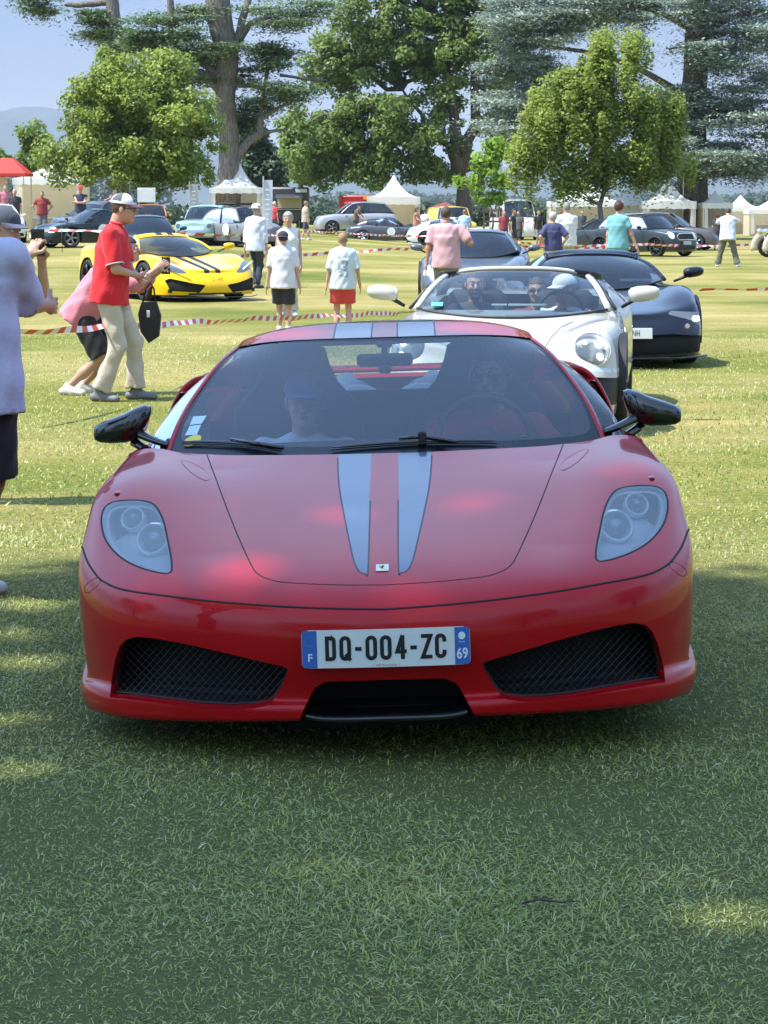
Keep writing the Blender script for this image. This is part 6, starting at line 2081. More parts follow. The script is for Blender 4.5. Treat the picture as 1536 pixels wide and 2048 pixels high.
q = copy.deepcopy({k: v for k, v in c911.items()}); q['paint'] = P_dgreen; q['rimmat'] = M['alloy']; q['cuts'] = [dict(view='front', poly=[(-.80, .50), (-.78, .66), (-.62, .70), (-.55, .62), (-.62, .50)], mat='lamp_bowl', name='headlight'), dict(view='front', poly=[(-.85, .22), (.85, .22), (.80, .36), (-.80, .36)], mat='black', name='front_intake', mirror=False, recess=.03)]
q['plates'] = [dict(c=(0, -.02, .38), text='87 TW')]
g911, _ = gcar('coupe_car', 'very dark green sports coupe with round white door sticker, left row of parked cars', place(70, 76), math.radians(-57), q)
def door_disc(root, x, y, z, r, yaw=0, inner=M['plate_white'], sg=-1):
    MB().lathe([(r, .0), (r, .006), (r * .98, .009), (.001, .009)], (sg * abs(x), y, z), axis='x', n=28).build('door_sticker', [M['print_white']], root)
    MB().lathe([(r * .62, sg * .011), (.001, sg * .012)], (sg * abs(x), y, z), axis='x', n=20).build('sticker_emblem', [M['lamp_grey']], root)
def door_disc(root, x, y, z, r, sg=-1):
    pts = [(sg * x, y + r * math.cos(t), z + r * math.sin(t)) for t in np.linspace(0, 2 * math.pi, 25)[:-1]]
    o = MB().poly(pts, (sg * .006, 0, 0)).build('door_sticker', [M['print_white']], root)
    MB().poly([(sg * (x + .009), y + r * .55 * math.cos(t), z + r * .55 * math.sin(t)) for t in np.linspace(0, 2 * math.pi, 17)[:-1]]).build('sticker_emblem', [M['lamp_grey']], o)
door_disc(g911, .925, 2.15, .58, .20, -1)
door_disc(g911, .925, 2.15, .58, .20, 1)
# white grand tourer
q = saloon(P_white, L=4.8, W=1.95, H=1.40, nose=.35, wheel_r=.36, shoulder=[(0, .70), (.5, .86), (1.4, .93), (3.2, .95), (4.8, .9)], deck=[(0, .72), (.3, .82), (1.5, .97), (3, 1.0), (4.4, 1.0), (4.8, .9)], wf=.95, wr=3.75,
           cuts=[dict(view='front', poly=circ(-.62, .68, .10, .10), mat='lamp_grey', name='headlight'), dict(view='front', poly=circ(-.82, .66, .055, .055), mat='lamp_grey', name='side_lamp'), dict(view='front', poly=[(-.42, .42), (.42, .42), (.40, .74), (-.40, .74)], mat='black', name='front_grille', mirror=False, recess=.03), dict(view='front', poly=[(-.85, .24), (.85, .24), (.8, .36), (-.8, .36)], mat='black', name='lower_grille', mirror=False, recess=.03)])
q['cabin'].update(ya=1.5, yt=2.25, yr=3.1, yc=4.2, zt=1.32, wb=.8, wt=.6)
gcar('saloon_car', 'white grand touring car with round headlamps, leftmost of the parked row', place(8, 82), math.radians(14), q)
q = saloon(P_slate, L=4.2, H=1.5); gcar('hatchback_car', 'dark hatchback just showing between the white car and the dark green coupe', place(128, 92), math.radians(-30), q)
# dark teal coupe in front of the classics
q = copy.deepcopy(c911); q['paint'] = P_teal; q['cuts'] = [lamp911]; gcar('coupe_car', 'dark teal coupe roof and windscreen behind the yellow car', place(318, 61, -.02), math.radians(14), q)
# pale green 1960s saloon
def classic(paintm, **k):
    q = dict(L=3.6, W=1.50, H=1.38, paint=paintm, nose=.25, tail=.25, sq=3.4, cols=70, rows=(10, 10), soft=.7, bottom=[(0, .26), (3.6, .28)], shoulder=[(0, .70), (.3, .80), (1.2, .85), (3.0, .86), (3.6, .80)],
             deck=[(0, .72), (.2, .82), (1.1, .90), (2.5, .92), (3.4, .90), (3.6, .84)], crown=3, lean_f=.07, lean_s=.05, wheel_r=.27, wf=.65, wr=2.85, tyre_w=.15, rim=.62, rimmat=M['alloy_silver'], spokes=8, split=False,
             cabin=dict(wb=.62, wt=.54, ya=1.05, yt=1.5, yr=2.6, yc=3.05, zt=1.30, belt=.88, bow=.06, pillar=.022, bpillar=2.05, glass=M['glass']),
             cuts=[dict(view='front', poly=circ(-.56, .66, .09, .09), mat='lens', name='headlight'), dict(view='front', poly=[(-.36, .45), (.36, .45), (.38, .66), (-.38, .66)], mat='chrome', name='front_grille', mirror=False, recess=.01)],
             mirror=dict(x=.78, y=1.3, z=.95, size=(.05, .03, .04)))
    q.update(k); return q
q = classic(P_mint, L=3.9, W=1.56, H=1.40); mint, _ = gcar('classic_car', 'pale green 1960s saloon with chrome grille, parked beyond the dark teal roof', place(388, 79), math.radians(-12), q)
mb = MB().tube([(-.76, -.03, .38), (0, -.10, .38), (.76, -.03, .38)], .035, 8); mb.build('bumper', [M['chrome']], mint, True)
q = classic(P_orange, L=3.1, W=1.42, H=1.36); gcar('classic_car', 'small orange classic car between the red-capped crowd and the pale green saloon', place(305, 84), math.radians(8), q)
# old grey small car with rounded roof and black roof rack
q = classic(P_oldgrey, L=3.65, W=1.45, H=1.46, nose=.5, tail=.6, sq=2.2, wheel_r=.31, tyre_w=.14, deck=[(0, .70), (.3, .86), (1.1, .97), (2.5, 1.0), (3.2, .92), (3.65, .6)], shoulder=[(0, .5), (.3, .66), (1.2, .82), (2.8, .85), (3.65, .5)], fender=[(.5, .35, .06, .95, .15)],
            cabin=dict(wb=.58, wt=.50, ya=1.15, yt=1.45, yr=2.5, yc=3.25, zt=1.38, zr=1.38, belt=.90, bow=.05, pillar=.03, bpillar=2.1, rcurve=.12, zc=.85, beltr=.85),
            cuts=[dict(view='front', poly=circ(-.5, .62, .09, .10), mat='lens', name='headlight')], flare=.03)
old, _ = gcar('vintage_car', 'dull grey rounded vintage car with oval door number and black roof rack', place(556, 78), math.radians(48), q)
mb = MB()
for y in (1.6, 1.9, 2.2, 2.45): mb.tube([(-.5, y, 1.50), (.5, y, 1.50)], .014, 5)
for x in (-.5, .5): mb.tube([(x, 1.5, 1.53), (x, 2.5, 1.53)], .02, 5)
for x in (-.48, .48):
    for y in (1.6, 2.4): mb.tube([(x, y, 1.42), (x, y, 1.52)], .012, 4)
mb.box((0, 2.0, 1.54), (.9, .7, .04), bev=.01); mb.build('roof_rack', [M['black']], old)
for sg in (-1, 1):
    pts = [(sg * .735, 1.75 + .16 * math.cos(t), .66 + .22 * math.sin(t)) for t in np.linspace(0, 2 * math.pi, 21)[:-1]]
    MB().poly(pts, (sg * .008, 0, 0)).build('door_sticker', [M['print_white']], old)
# silver tall car
q = saloon(P_silver, L=4.4, W=1.82, H=1.68, wheel_r=.35, cols=70, shoulder=[(0, .75), (.5, .95), (1.4, 1.03), (3.2, 1.07), (4.4, 1.02)], deck=[(0, .75), (.25, .92), (1.2, 1.06), (2.5, 1.08), (4.2, 1.1), (4.4, 1.0)], bottom=[(0, .26), (4.4, .28)])
q['cabin'].update(yt=1.85, yr=3.7, yc=4.25, zt=1.58, zr=1.58, belt=1.04, wt=.60, ya=1.15)
gcar('suv_car', 'silver-grey tall family car with door stickers behind the red and white tape', place(628, 119), math.radians(-80), q)
# dark grey coupe, round white door sticker
q = copy.deepcopy(c911); q['paint'] = P_slate; q['rimmat'] = M['alloy_silver']; q['cuts'] = [lamp911]
dg911, _ = gcar('coupe_car', 'dark grey rear-engined coupe with round white door sticker, mid row beside the silver car', place(868, 112), math.radians(82), q)
door_disc(dg911, .90, 2.0, .60, .20, -1); door_disc(dg911, .90, 2.0, .60, .20, 1)
# white low sports car
q = copy.deepcopy(c911); q['paint'] = P_white; q['rimmat'] = M['alloy_dark']; gcar('coupe_car', 'white low sports car partly behind the man in the pink polo shirt', place(1004, 104), math.radians(78), q)
q = copy.deepcopy(c911); q['paint'] = P_slate; q['H'] = 1.2; gcar('coupe_car', 'small dark open car in front of the white pagoda tent', place(800, 132), math.radians(-70), q)
# yellow old van
q = classic(P_vyellow, L=4.0, W=1.62, H=1.85, cols=70, wheel_r=.32, shoulder=[(0, .85), (.3, 1.0), (1.2, 1.08), (3.6, 1.10), (4.0, 1.1)], deck=[(0, .85), (.2, 1.0), (.9, 1.12), (2.5, 1.14), (3.8, 1.14), (4.0, 1.1)],
            cabin=dict(wb=.68, wt=.62, ya=.95, yt=1.35, yr=3.6, yc=3.95, zt=1.76, zr=1.76, belt=1.1, bow=.05, pillar=.035, bpillar=1.9, wc=.68, side_solid=[([(2.15, 1.0), (4.3, 1.0), (4.3, 2.0), (2.15, 2.0)], 'paint', 'van_side')]))
gcar('panel_van', 'dull yellow vintage van parked beneath the tall dark tree', place(930, 118), math.radians(20), q)
# white car behind the couple, dark red open car
q = saloon(P_white, H=1.45, rimmat=M['alloy_dark']); gcar('saloon_car', 'white hatchback behind the man in the white shirt', place(1142, 92), math.radians(-78), q)
q = copy.deepcopy(c911); q['paint'] = P_slate; q['H'] = 1.22; gcar('coupe_car', 'black sports car with red rear lamp left of the woman in the navy top', place(1078, 88), math.radians(-100), q)
# small dark hatchback with round lamps
q = dict(L=3.72, W=1.68, H=1.41, paint=P_minig, nose=.32, tail=.28, sq=3.0, cols=120, rows=(16, 14), soft=1.0, bottom=[(0, .17), (3.72, .2)], shoulder=[(0, .68), (.35, .82), (1.1, .90), (3.0, .94), (3.72, .9)],
         deck=[(0, .72), (.2, .84), (1.0, .94), (2.5, .96), (3.6, .96), (3.72, .9)], crown=4, lean_f=.10, lean_s=.06, wheel_r=.31, wf=.68, wr=3.15, tyre_w=.21, rim=.78, rimmat=M['alloy_dark'], spokes=10, split=False, flare=.022, front_lim=.7,
         cabin=dict(wb=.70, wt=.60, ya=.98, yt=1.45, yr=3.1, yc=3.5, zt=1.34, zr=1.33, belt=.93, bow=.10, pillar=.026, pillarmat=M['black_gloss'], railmat=M['black_gloss'], bpillar=2.15, glass=M['glass'], beltout=.03),
         cuts=[dict(view='front', poly=circ(-.60, .72, .115, .12), mat='lamp_bowl', name='headlight'), dict(view='front', poly=[(-.42, .58), (.42, .58), (.46, .70), (.36, .76), (-.36, .76), (-.46, .70)], mat='black', name='front_grille', mirror=False, recess=.02),
               dict(view='front', poly=[(-.5, .24), (.5, .24), (.46, .36), (-.46, .36)], mat='black', name='lower_grille', mirror=False, recess=.03), dict(view='top', poly=[(-.2, .55), (.2, .55), (.2, .72), (-.2, .72)], mat='black', name='bonnet_scoop', mirror=False)],
         plates=[dict(c=(0, -.03, .47), text='CA-617-LQ', w=.46)], mirror=dict(x=.93, y=1.35, z=.98, size=(.09, .06, .06), mat=M['black_gloss']))
mini, _ = gcar('hatchback_car', 'small black-green hatchback with black arch trims beside the woman in the teal dress', place(1370, 77.5), math.radians(43), q)
MB().tube([(-.45, -.02, .775), (-.2, -.04, .785), (.2, -.04, .785), (.45, -.02, .775), (.52, .0, .68), (.44, -.02, .57), (-.44, -.02, .57), (-.52, .0, .68), (-.45, -.02, .775)], .016, 6).build('grille_surround', [M['chrome']], mini, True)
for sg in (-1, 1): MB().ell((sg * .62, -.0, .36), (.05, .03, .05), 6).build('fog_lamp', [M['lens']], mini, True)
q = saloon(P_brown, L=4.5, H=1.50); q['cabin'].update(yr=3.7, yc=4.35, zr=1.42, zt=1.42)
gcar('estate_car', 'bronze-grey estate car behind the small dark hatchback', place(1440, 90), math.radians(70), q)
q = saloon(P_white, L=5.2, H=2.3, W=2.0, shoulder=[(0, .9), (.4, 1.15), (1.4, 1.25), (5.2, 1.25)], deck=[(0, .9), (.2, 1.1), (.9, 1.28), (4.9, 1.3), (5.2, 1.25)], cat='van'); q['wr'] = 4.2
q['cabin'].update(ya=.9, yt=1.5, yr=4.9, yc=5.1, zt=2.15, zr=2.2, belt=1.27, wb=.88, wt=.8, zc=1.3)
gcar('white_van', 'white van with its windows in shade left of the white tents', place(1046, 128), math.radians(10), q)
# ------------------------------------------------------------------ trees
def leaf_mat(name, c0, c1, trans=.35, rough=.6):
    m, nt, b = new_mat(name)
    N = nt.nodes; Lk = nt.links
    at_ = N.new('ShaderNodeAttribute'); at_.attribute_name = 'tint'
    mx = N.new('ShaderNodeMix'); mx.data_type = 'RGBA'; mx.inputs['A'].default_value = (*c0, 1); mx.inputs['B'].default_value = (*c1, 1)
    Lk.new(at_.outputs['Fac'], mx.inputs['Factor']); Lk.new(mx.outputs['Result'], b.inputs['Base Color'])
    b.inputs['Roughness'].default_value = rough; b.inputs['Specular IOR Level'].default_value = .3
    tr = N.new('ShaderNodeBsdfTranslucent'); Lk.new(mx.outputs['Result'], tr.inputs[0])
    ms = N.new('ShaderNodeMixShader'); ms.inputs[0].default_value = trans
    out = [n for n in N if n.type == 'OUTPUT_MATERIAL'][0]
    Lk.new(b.outputs[0], ms.inputs[1]); Lk.new(tr.outputs[0], ms.inputs[2]); Lk.new(ms.outputs[0], out.inputs['Surface'])
    return m
def bark_mat(name, col):
    m, nt, b = new_mat(name); N = nt.nodes; Lk = nt.links
    t = N.new('ShaderNodeTexCoord'); mpp = N.new('ShaderNodeMapping'); mpp.inputs['Scale'].default_value = (6, 6, .8)
    n = N.new('ShaderNodeTexNoise'); n.inputs['Scale'].default_value = 2.5; n.inputs['Detail'].default_value = 7
    Lk.new(t.outputs['Object'], mpp.inputs[0]); Lk.new(mpp.outputs[0], n.inputs['Vector'])
    r = N.new('ShaderNodeValToRGB'); r.color_ramp.elements[0].position = .3; r.color_ramp.elements[0].color = (*[c * .45 for c in col], 1); r.color_ramp.elements[1].position = .7; r.color_ramp.elements[1].color = (*[c * 1.35 for c in col], 1)
    Lk.new(n.outputs['Fac'], r.inputs[0]); Lk.new(r.outputs[0], b.inputs['Base Color']); b.inputs['Roughness'].default_value = .9
    bp = N.new('ShaderNodeBump'); bp.inputs['Strength'].default_value = 1; bp.inputs['Distance'].default_value = .1; Lk.new(n.outputs['Fac'], bp.inputs['Height']); Lk.new(bp.outputs[0], b.inputs['Normal'])
    return m
BARK = bark_mat('bark', (.13, .105, .085)); BARKG = bark_mat('bark_grey', (.20, .17, .145))
_lm = lambda n, a, b, t=.4: leaf_mat(n, a, b, t, .5)
LM = dict(linden=_lm('linden_leaves', (.12, .19, .03), (.40, .47, .09)), mid=_lm('mid_leaves', (.10, .165, .04), (.27, .35, .09)), birch=_lm('birch_leaves', (.17, .24, .045), (.44, .50, .11), .5), cedar=_lm('cedar_needles', (.07, .12, .055), (.18, .26, .11), .2),
          blue=_lm('blue_cedar_needles', (.15, .20, .16), (.38, .46, .38), .2), dark=_lm('dark_conifer', (.03, .055, .03), (.08, .125, .055), .15), bright=_lm('young_leaves', (.14, .26, .02), (.36, .52, .07)), far=_lm('far_foliage', (.035, .07, .035), (.09, .13, .06)))
def leaves_mesh(name, C, size, mat_, parent, g, tint, flat=0.0, asp=.62, normals=None, kind=None):
    n = len(C)
    A = g.normal(size=(n, 3)); 
    if normals is not None: A = A * (1 - flat) + normals * flat * 2
    elif flat: A[:, 2] += np.sign(A[:, 2]) * flat * 3
    A /= np.linalg.norm(A, axis=1)[:, None]
    B = g.normal(size=(n, 3)); B -= (B * A).sum(1)[:, None] * A; B /= np.linalg.norm(B, axis=1)[:, None]
    D = np.cross(A, B)
    s = size * (.6 + .8 * g.random(n))[:, None]
    b = B * s * .5; d = D * s * .5 * asp
    V = np.stack([C - b, C + d * .9, C + b, C - d * .9], 1).reshape(-1, 3)
    F = (np.arange(n) * 4)[:, None] + np.arange(4)
    o = mk(name, V, F, [mat_], parent, False, kind=kind)
    a = o.data.attributes.new('tint', 'FLOAT', 'POINT'); a.data.foreach_set('value', np.repeat(np.clip(tint, 0, 1), 4).astype(np.float32))
    return o
def limb_path(a, b, g, n=6, wob=.06, sag=0):
    a, b = np.array(a, float), np.array(b, float); L = np.linalg.norm(b - a)
    t = np.linspace(0, 1, n)[:, None]
    P_ = a + (b - a) * t; P_[1:-1] += g.normal(scale=L * wob, size=(n - 2, 3))
    P_[:, 2] += sag * np.sin(np.pi * t[:, 0])
    return P_
def crown_tree(label, px, d, base_py=None, blobs=(), leafm='mid', nleaf=16000, size=.28, clump=.55, trunk_r=.3, trunk_top=None, bark=None, seed=1, flatc=(1, 1, .8), stems=None, nclump=220, group=None, shell=.35, z0=None, kind_word='tree', top_bias=.0, droop=0.0, limbs=26):
    """blobs: (px, py, rx_px, ry_px, depth offset m) ellipsoids of the crown as traced, real sizes at distance d"""
    g = np.random.default_rng(seed)
    x0 = at(px, 800, d)[0]; zb = gz(x0, d) if z0 is None else z0
    root = empty('tree', (x0, d, zb), label=label, cat='tree', group=group)
    k = d / F_PX
    bl = []
    for (bx, by, rx, ry, dy) in blobs:
        c = at(bx, by, d + dy); bl.append((np.array([c[0] - x0, dy, c[2] - zb]), np.array([rx * k, min(rx, ry) * k * 1.0, ry * k])))
    vol = np.array([r[0] * r[1] * r[2] for c, r in bl]) ** .75; pr = vol / vol.sum()
    cl = []
    for i in range(nclump):
        c, r = bl[g.choice(len(bl), p=pr)]
        v = g.normal(size=3); v /= np.linalg.norm(v)
        rad = (shell + (1 - shell) * g.random()) if g.random() < .8 else g.random() * .6
        cl.append(c + v * r * rad)
    cl = np.array(cl)
    cs = clump * (.5 + g.random(nclump))
    w = cs ** 2; w /= w.sum()
    idx = g.choice(nclump, nleaf, p=w)
    off = g.normal(size=(nleaf, 3)); off /= np.linalg.norm(off, axis=1)[:, None]
    off *= (g.random(nleaf) ** .45)[:, None] * cs[idx][:, None] * np.array(flatc)
    if droop: off[:, 2] -= droop * np.abs(g.normal(size=nleaf)) * cs[idx]
    C = cl[idx] + off
    ct = g.random(nclump)
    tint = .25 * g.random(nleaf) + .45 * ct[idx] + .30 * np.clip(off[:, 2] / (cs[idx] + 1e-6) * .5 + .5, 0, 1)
    nrm = off / (np.linalg.norm(off, axis=1)[:, None] + 1e-6); nrm[:, 2] = np.abs(nrm[:, 2]) + .4
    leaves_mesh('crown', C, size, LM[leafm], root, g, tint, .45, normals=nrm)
    mb = MB(); bark = bark or BARK
    cc = np.average([c for c, r in bl], axis=0, weights=vol)
    stems_ = stems
    if stems_ is None:
        top = np.array([cc[0] * .6, 0, cc[2] + .3 * max(r[2] for c, r in bl)]) if trunk_top is None else np.array(trunk_top)
        stems_ = [([0, 0, -.1], top, trunk_r)]
    hub = []
    for a, b, r in stems_:
        P_ = limb_path(a, b, g, 8, .018); P_[0] = a
        rr = np.linspace(r, r * .25, 8); rr[0] *= 1.35
        mb.tube(P_, rr, 9); hub += list(P_[2:])
    hub = np.array(hub)
    for i in g.choice(nclump, min(limbs, nclump), replace=False):
        t = cl[i]; h = hub[np.argmin(np.linalg.norm(hub - (t - [0, 0, .25 * abs(t[0])]), axis=1))]
        L = np.linalg.norm(t - h)
        mb.tube(limb_path(h, t, g, 5, .05), np.linspace(trunk_r * .28, trunk_r * .05, 5), 5)
    mb.build('trunk', [bark], root, True)
    return root

# broad linden on the left
crown_tree('broad round-crowned tree with yellow-green leaves, left of the old cedar', 285, 108, blobs=[(270, 250, 170, 110, 0), (210, 210, 80, 70, -.5), (300, 170, 95, 60, .5), (370, 290, 85, 80, 0), (180, 320, 90, 60, -.6), (260, 330, 150, 55, -1), (372, 345, 58, 38, 0), (220, 130, 40, 35, 0), (330, 130, 50, 30, .4)],
           leafm='linden', nleaf=52000, size=.21, clump=.66, nclump=250, trunk_r=.28, seed=3, shell=.55, limbs=20)
# small tree far left
crown_tree('small green tree standing alone at the far left before the hills', 66, 165, blobs=[(66, 290, 26, 42, 0), (60, 320, 36, 26, 0), (80, 305, 24, 24, 0)], leafm='mid', nleaf=5000, size=.36, clump=.55, nclump=60, trunk_r=.12, seed=5)
crown_tree('low bushy tree at the left edge behind the red canopy', 8, 170, blobs=[(8, 330, 30, 18, 0), (-10, 322, 30, 20, 0)], leafm='mid', nleaf=2200, size=.36, clump=.5, nclump=30, trunk_r=.1, seed=6)
# big mixed tree in the middle
crown_tree('tall broad dark green tree with forked trunk behind the pagoda tent', 930, 150, blobs=[(700, 130, 90, 90, 0), (650, 60, 50, 40, 0), (760, 60, 110, 80, -1), (860, 100, 120, 110, 0), (960, 60, 100, 80, 0), (980, -30, 120, 60, 0), (800, -40, 140, 60, 0), (700, 260, 120, 80, -1), (650, 320, 80, 60, -1), (800, 260, 90, 90, -1), (860, 330, 70, 60, 0), (760, 350, 90, 45, -1.5), (1000, 150, 60, 90, 0), (900, 210, 60, 60, 1), (985, 260, 40, 60, 0)],
           leafm='mid', nleaf=80000, size=.30, clump=.85, nclump=400, trunk_r=.75, seed=8, shell=.4, flatc=(1, 1, .7), stems=[([0, 0, -.2], [-.3, 0, 4.6], .85), ([-.3, 0, 4.0], [-1.5, .3, 13.5], .5), ([-.2, 0, 4.2], [1.6, .3, 14.5], .45), ([-.2, 0, 4.2], [-4.2, .5, 9.5], .28)], limbs=46)
# dark conifer behind the cedar trunk
crown_tree('dark evergreen filling the gap right of the cedar trunk', 520, 165, blobs=[(515, 330, 50, 60, 0), (500, 280, 30, 50, 0), (545, 350, 40, 40, 0)], leafm='dark', nleaf=9000, size=.40, clump=.7, nclump=90, trunk_r=.3, seed=9)
crown_tree('paler green tree between the dark evergreen and the tall broad tree', 600, 158, blobs=[(600, 300, 40, 50, 0), (585, 260, 25, 30, 0), (620, 340, 40, 36, 0)], leafm='mid', nleaf=7000, size=.38, clump=.6, nclump=80, trunk_r=.2, seed=10)
# birch
crown_tree('light yellow-green birch with a slender trunk in front of the white tents', 1196, 92, blobs=[(1205, 190, 95, 110, 0), (1262, 85, 46, 60, 0), (1200, 95, 42, 52, 0), (1150, 150, 40, 40, 0), (1110, 235, 72, 70, 0), (1070, 315, 55, 48, 0), (1290, 250, 72, 100, 0), (1340, 230, 34, 80, 0), (1200, 320, 110, 50, 0), (1300, 320, 70, 40, 0), (1140, 350, 60, 30, 0), (1380, 335, 30, 26, 0)],
           leafm='birch', nleaf=72000, size=.16, clump=.46, nclump=360, trunk_r=.13, bark=BARKG, seed=12, shell=.2, droop=.9, flatc=(.8, .8, 1.0), limbs=60)
# young tree with its wooden guard
yt_ = crown_tree('young bright green tree inside a wooden guard in the middle distance', 983, 104, blobs=[(990, 300, 26, 26, 0), (975, 335, 30, 22, 0), (950, 362, 36, 14, 0), (1000, 365, 32, 20, 0), (985, 395, 34, 18, 0)], leafm='bright', nleaf=3600, size=.22, clump=.36, nclump=46, trunk_r=.05, seed=13)
gx, gy, gzz = place(983, 104)
mb = MB()
for sx in (-.38, .38):
    for sy in (-.3, .3): mb.box((sx, sy, .8), (.06, .06, 1.7))
o = mb
root = empty('tree_guard', (gx, gy, gzz), label='wooden post guard around the young bright green tree', cat='tree guard')
for sx in (-.38, .38):
    for sy in (-.3, .3): MB().box((sx, sy, .85), (.06, .06, 1.75)).build('post', [BARK], root)
for z in (1.6, 1.1):
    MB().box((0, -.34, z), (.86, .03, .08)).build('rail', [BARK], root); MB().box((0, .34, z), (.86, .03, .08)).build('rail', [BARK], root)

# cedars: traced limbs with flat sprays
def cedar(label, px, d, trunks, sprays, leafm, seed, nleaf, size=.20, bark=None, hang=.35):
    g = np.random.default_rng(seed)
    x0 = at(px, 800, d)[0]; zb = gz(x0, d)
    root = empty('tree', (x0, d, zb), label=label, cat='tree')
    def w(p, dy=0):
        q = at(p[0], p[1], d + dy); return np.array([q[0] - x0, dy, q[2] - zb])
    k = d / F_PX
    mb = MB()
    for tr in trunks:
        pts = np.array([w(p[:2], p[3] if len(p) > 3 else 0) for p in tr]); rr = np.array([p[2] * k * .5 for p in tr])
        P_ = smooth_poly(pts, 4, False); R_ = np.interp(np.linspace(0, len(rr) - 1, len(P_)), np.arange(len(rr)), rr)
        P_ += g.normal(scale=.02, size=P_.shape); mb.tube(P_, R_, 9)
    Cs = []; Ts = []; area = np.array([s[2] * s[3] for s in sprays], float); area /= area.sum()
    for (sx, sy, rx, ry, dy), a in zip(sprays, area):
        m = max(6, int(a * 1.0 * (nleaf / 260)))
        for j in range(m):
            u, v = g.uniform(-1, 1), g.uniform(-1, 1)
            if u * u + v * v > 1: u, v = u * .6, v * .6
            c = w((sx + u * rx, sy + v * ry), dy + g.uniform(-1, 1) * rx * k * .8)
            n_ = int(260 * (.5 + g.random()))
            L = rx * k * g.uniform(.18, .45) + .25
            o = g.normal(size=(n_, 3)) * np.array([L, L, .07])
            hg = g.random(n_) < .45; o[hg, 2] -= np.abs(g.normal(size=hg.sum())) * hang
            Cs.append(c + o); Ts.append(.3 * g.random(n_) + .5 * g.random() + .2 * (~hg))
        mb.tube(limb_path(w((sx, sy), dy), w((sx + rx * .8 * (1 if g.random() < .5 else -1), sy + 4), dy), g, 5, .04), np.linspace(.10, .03, 5), 5)
        if abs(sx - px) < 400: pass
    mb.build('trunk', [bark or BARK], root, True)
    C = np.concatenate(Cs); T = np.concatenate(Ts)
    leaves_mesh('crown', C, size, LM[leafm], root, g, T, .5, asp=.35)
    return root
cedar('huge old cedar with bare twisted limbs towering behind the broad round tree', 462, 128,
      trunks=[[(452, 470, 60), (458, 350, 46), (458, 280, 40), (450, 200, 40), (455, 120, 44), (440, 40, 50), (428, -60, 50)],
              [(466, 330, 22), (490, 290, 18), (520, 268, 16), (522, 240, 13), (540, 225, 9), (570, 208, 5)],
              [(520, 268, 10), (545, 262, 7), (575, 258, 4)], [(440, 180, 22), (410, 150, 18), (375, 145, 16), (350, 140, 12)], [(440, 150, 20), (400, 122, 14), (360, 100, 12), (345, 80, 14), (342, 20, 14), (335, -40, 12)],
              [(462, 120, 20), (480, 60, 16), (497, 0, 14), (505, -50, 14)], [(478, 80, 16), (505, 45, 12), (545, 35, 9), (590, 45, 8)],
              [(460, 170, 10), (520, 175, 8), (560, 190, 5)], [(520, 240, 6), (535, 140, 8), (560, 110, 6)], [(560, 150, 6), (620, 160, 5), (650, 160, 3)]],
      sprays=[(360, 20, 60, 26, 0), (330, 45, 50, 14, 0), (370, 70, 40, 16, -1), (345, 95, 55, 10, 1), (300, 70, 40, 10, 1), (400, 20, 26, 12, 1), (560, 15, 80, 12, 0), (600, 30, 55, 10, 1), (560, 45, 40, 8, -1), (430, 95, 50, 12, -1), (510, 95, 40, 12, 0), (560, 105, 36, 9, 1), (545, 125, 30, 9, 0), (420, 120, 36, 10, 1), (480, 150, 40, 14, 1),
              (540, 185, 60, 14, 0), (575, 170, 50, 10, -1), (520, 205, 50, 12, 1), (600, 190, 36, 12, 0), (390, 160, 40, 9, 0), (490, 225, 34, 16, 1), (480, 250, 26, 24, 1), (375, 110, 30, 14, 0), (280, 85, 30, 12, 1), (640, 10, 40, 10, 0)],
      leafm='cedar', seed=21, nleaf=17000, size=.26, bark=BARKG, hang=.3)
cedar('second old cedar with a broken stub limb rising from behind the round tree', 232, 134,
      trunks=[[(240, 470, 34), (242, 200, 30), (232, 110, 26), (228, 50, 30), (222, 0, 26), (214, -50, 24)], [(222, 4, 14), (180, 8, 13), (140, 9, 10), (132, 11, 6)], [(225, 60, 10), (200, 45, 8), (190, 30, 5)], [(236, 120, 12), (260, 100, 8), (275, 85, 5)]],
      sprays=[(195, 40, 26, 10, 0), (205, 62, 34, 9, 0), (215, 75, 40, 8, 1), (245, 62, 26, 8, 1), (260, 75, 30, 9, 0), (75, 12, 28, 14, 0), (70, -10, 30, 12, 0), (190, 25, 18, 8, 0), (255, 90, 30, 10, -1)],
      leafm='cedar', seed=22, nleaf=6500, size=.26, bark=BARKG, hang=.3)
sp = []
gg_ = np.random.default_rng(33)
for (x0_, x1_, y0_, y1_, n_) in ((1350, 1600, -40, 100, 16), (1330, 1600, 90, 220, 18), (1340, 1600, 210, 330, 16), (1400, 1600, 300, 350, 6), (1120, 1350, -50, 60, 14), (1000, 1130, 0, 130, 14), (985, 1090, 120, 290, 16), (1050, 1150, -50, 60, 8), (1330, 1400, 300, 380, 5)):
    for _ in range(n_): sp.append((gg_.uniform(x0_, x1_), gg_.uniform(y0_, y1_), gg_.uniform(28, 62), gg_.uniform(6, 14), gg_.uniform(-3, 3)))
cedar('large blue-grey cedar with drooping flat sprays at the right edge', 1384, 132,
      trunks=[[(1384, 470, 66), (1386, 380, 62), (1386, 250, 56), (1392, 120, 48), (1398, 0, 44), (1400, -60, 40)], [(1390, 340, 26), (1440, 345, 18), (1500, 342, 12), (1590, 330, 8)], [(1390, 270, 20), (1430, 230, 14), (1500, 200, 9)], [(1380, 200, 18), (1300, 150, 12), (1200, 110, 9), (1080, 90, 6)], [(1385, 260, 16), (1250, 210, 12), (1100, 200, 8), (1030, 210, 5)], [(1392, 90, 18), (1450, 40, 12), (1530, 20, 8)], [(1390, 60, 16), (1300, 20, 10), (1180, 0, 7)]],
      sprays=sp, leafm='blue', seed=23, nleaf=76000, size=.27, hang=.5)
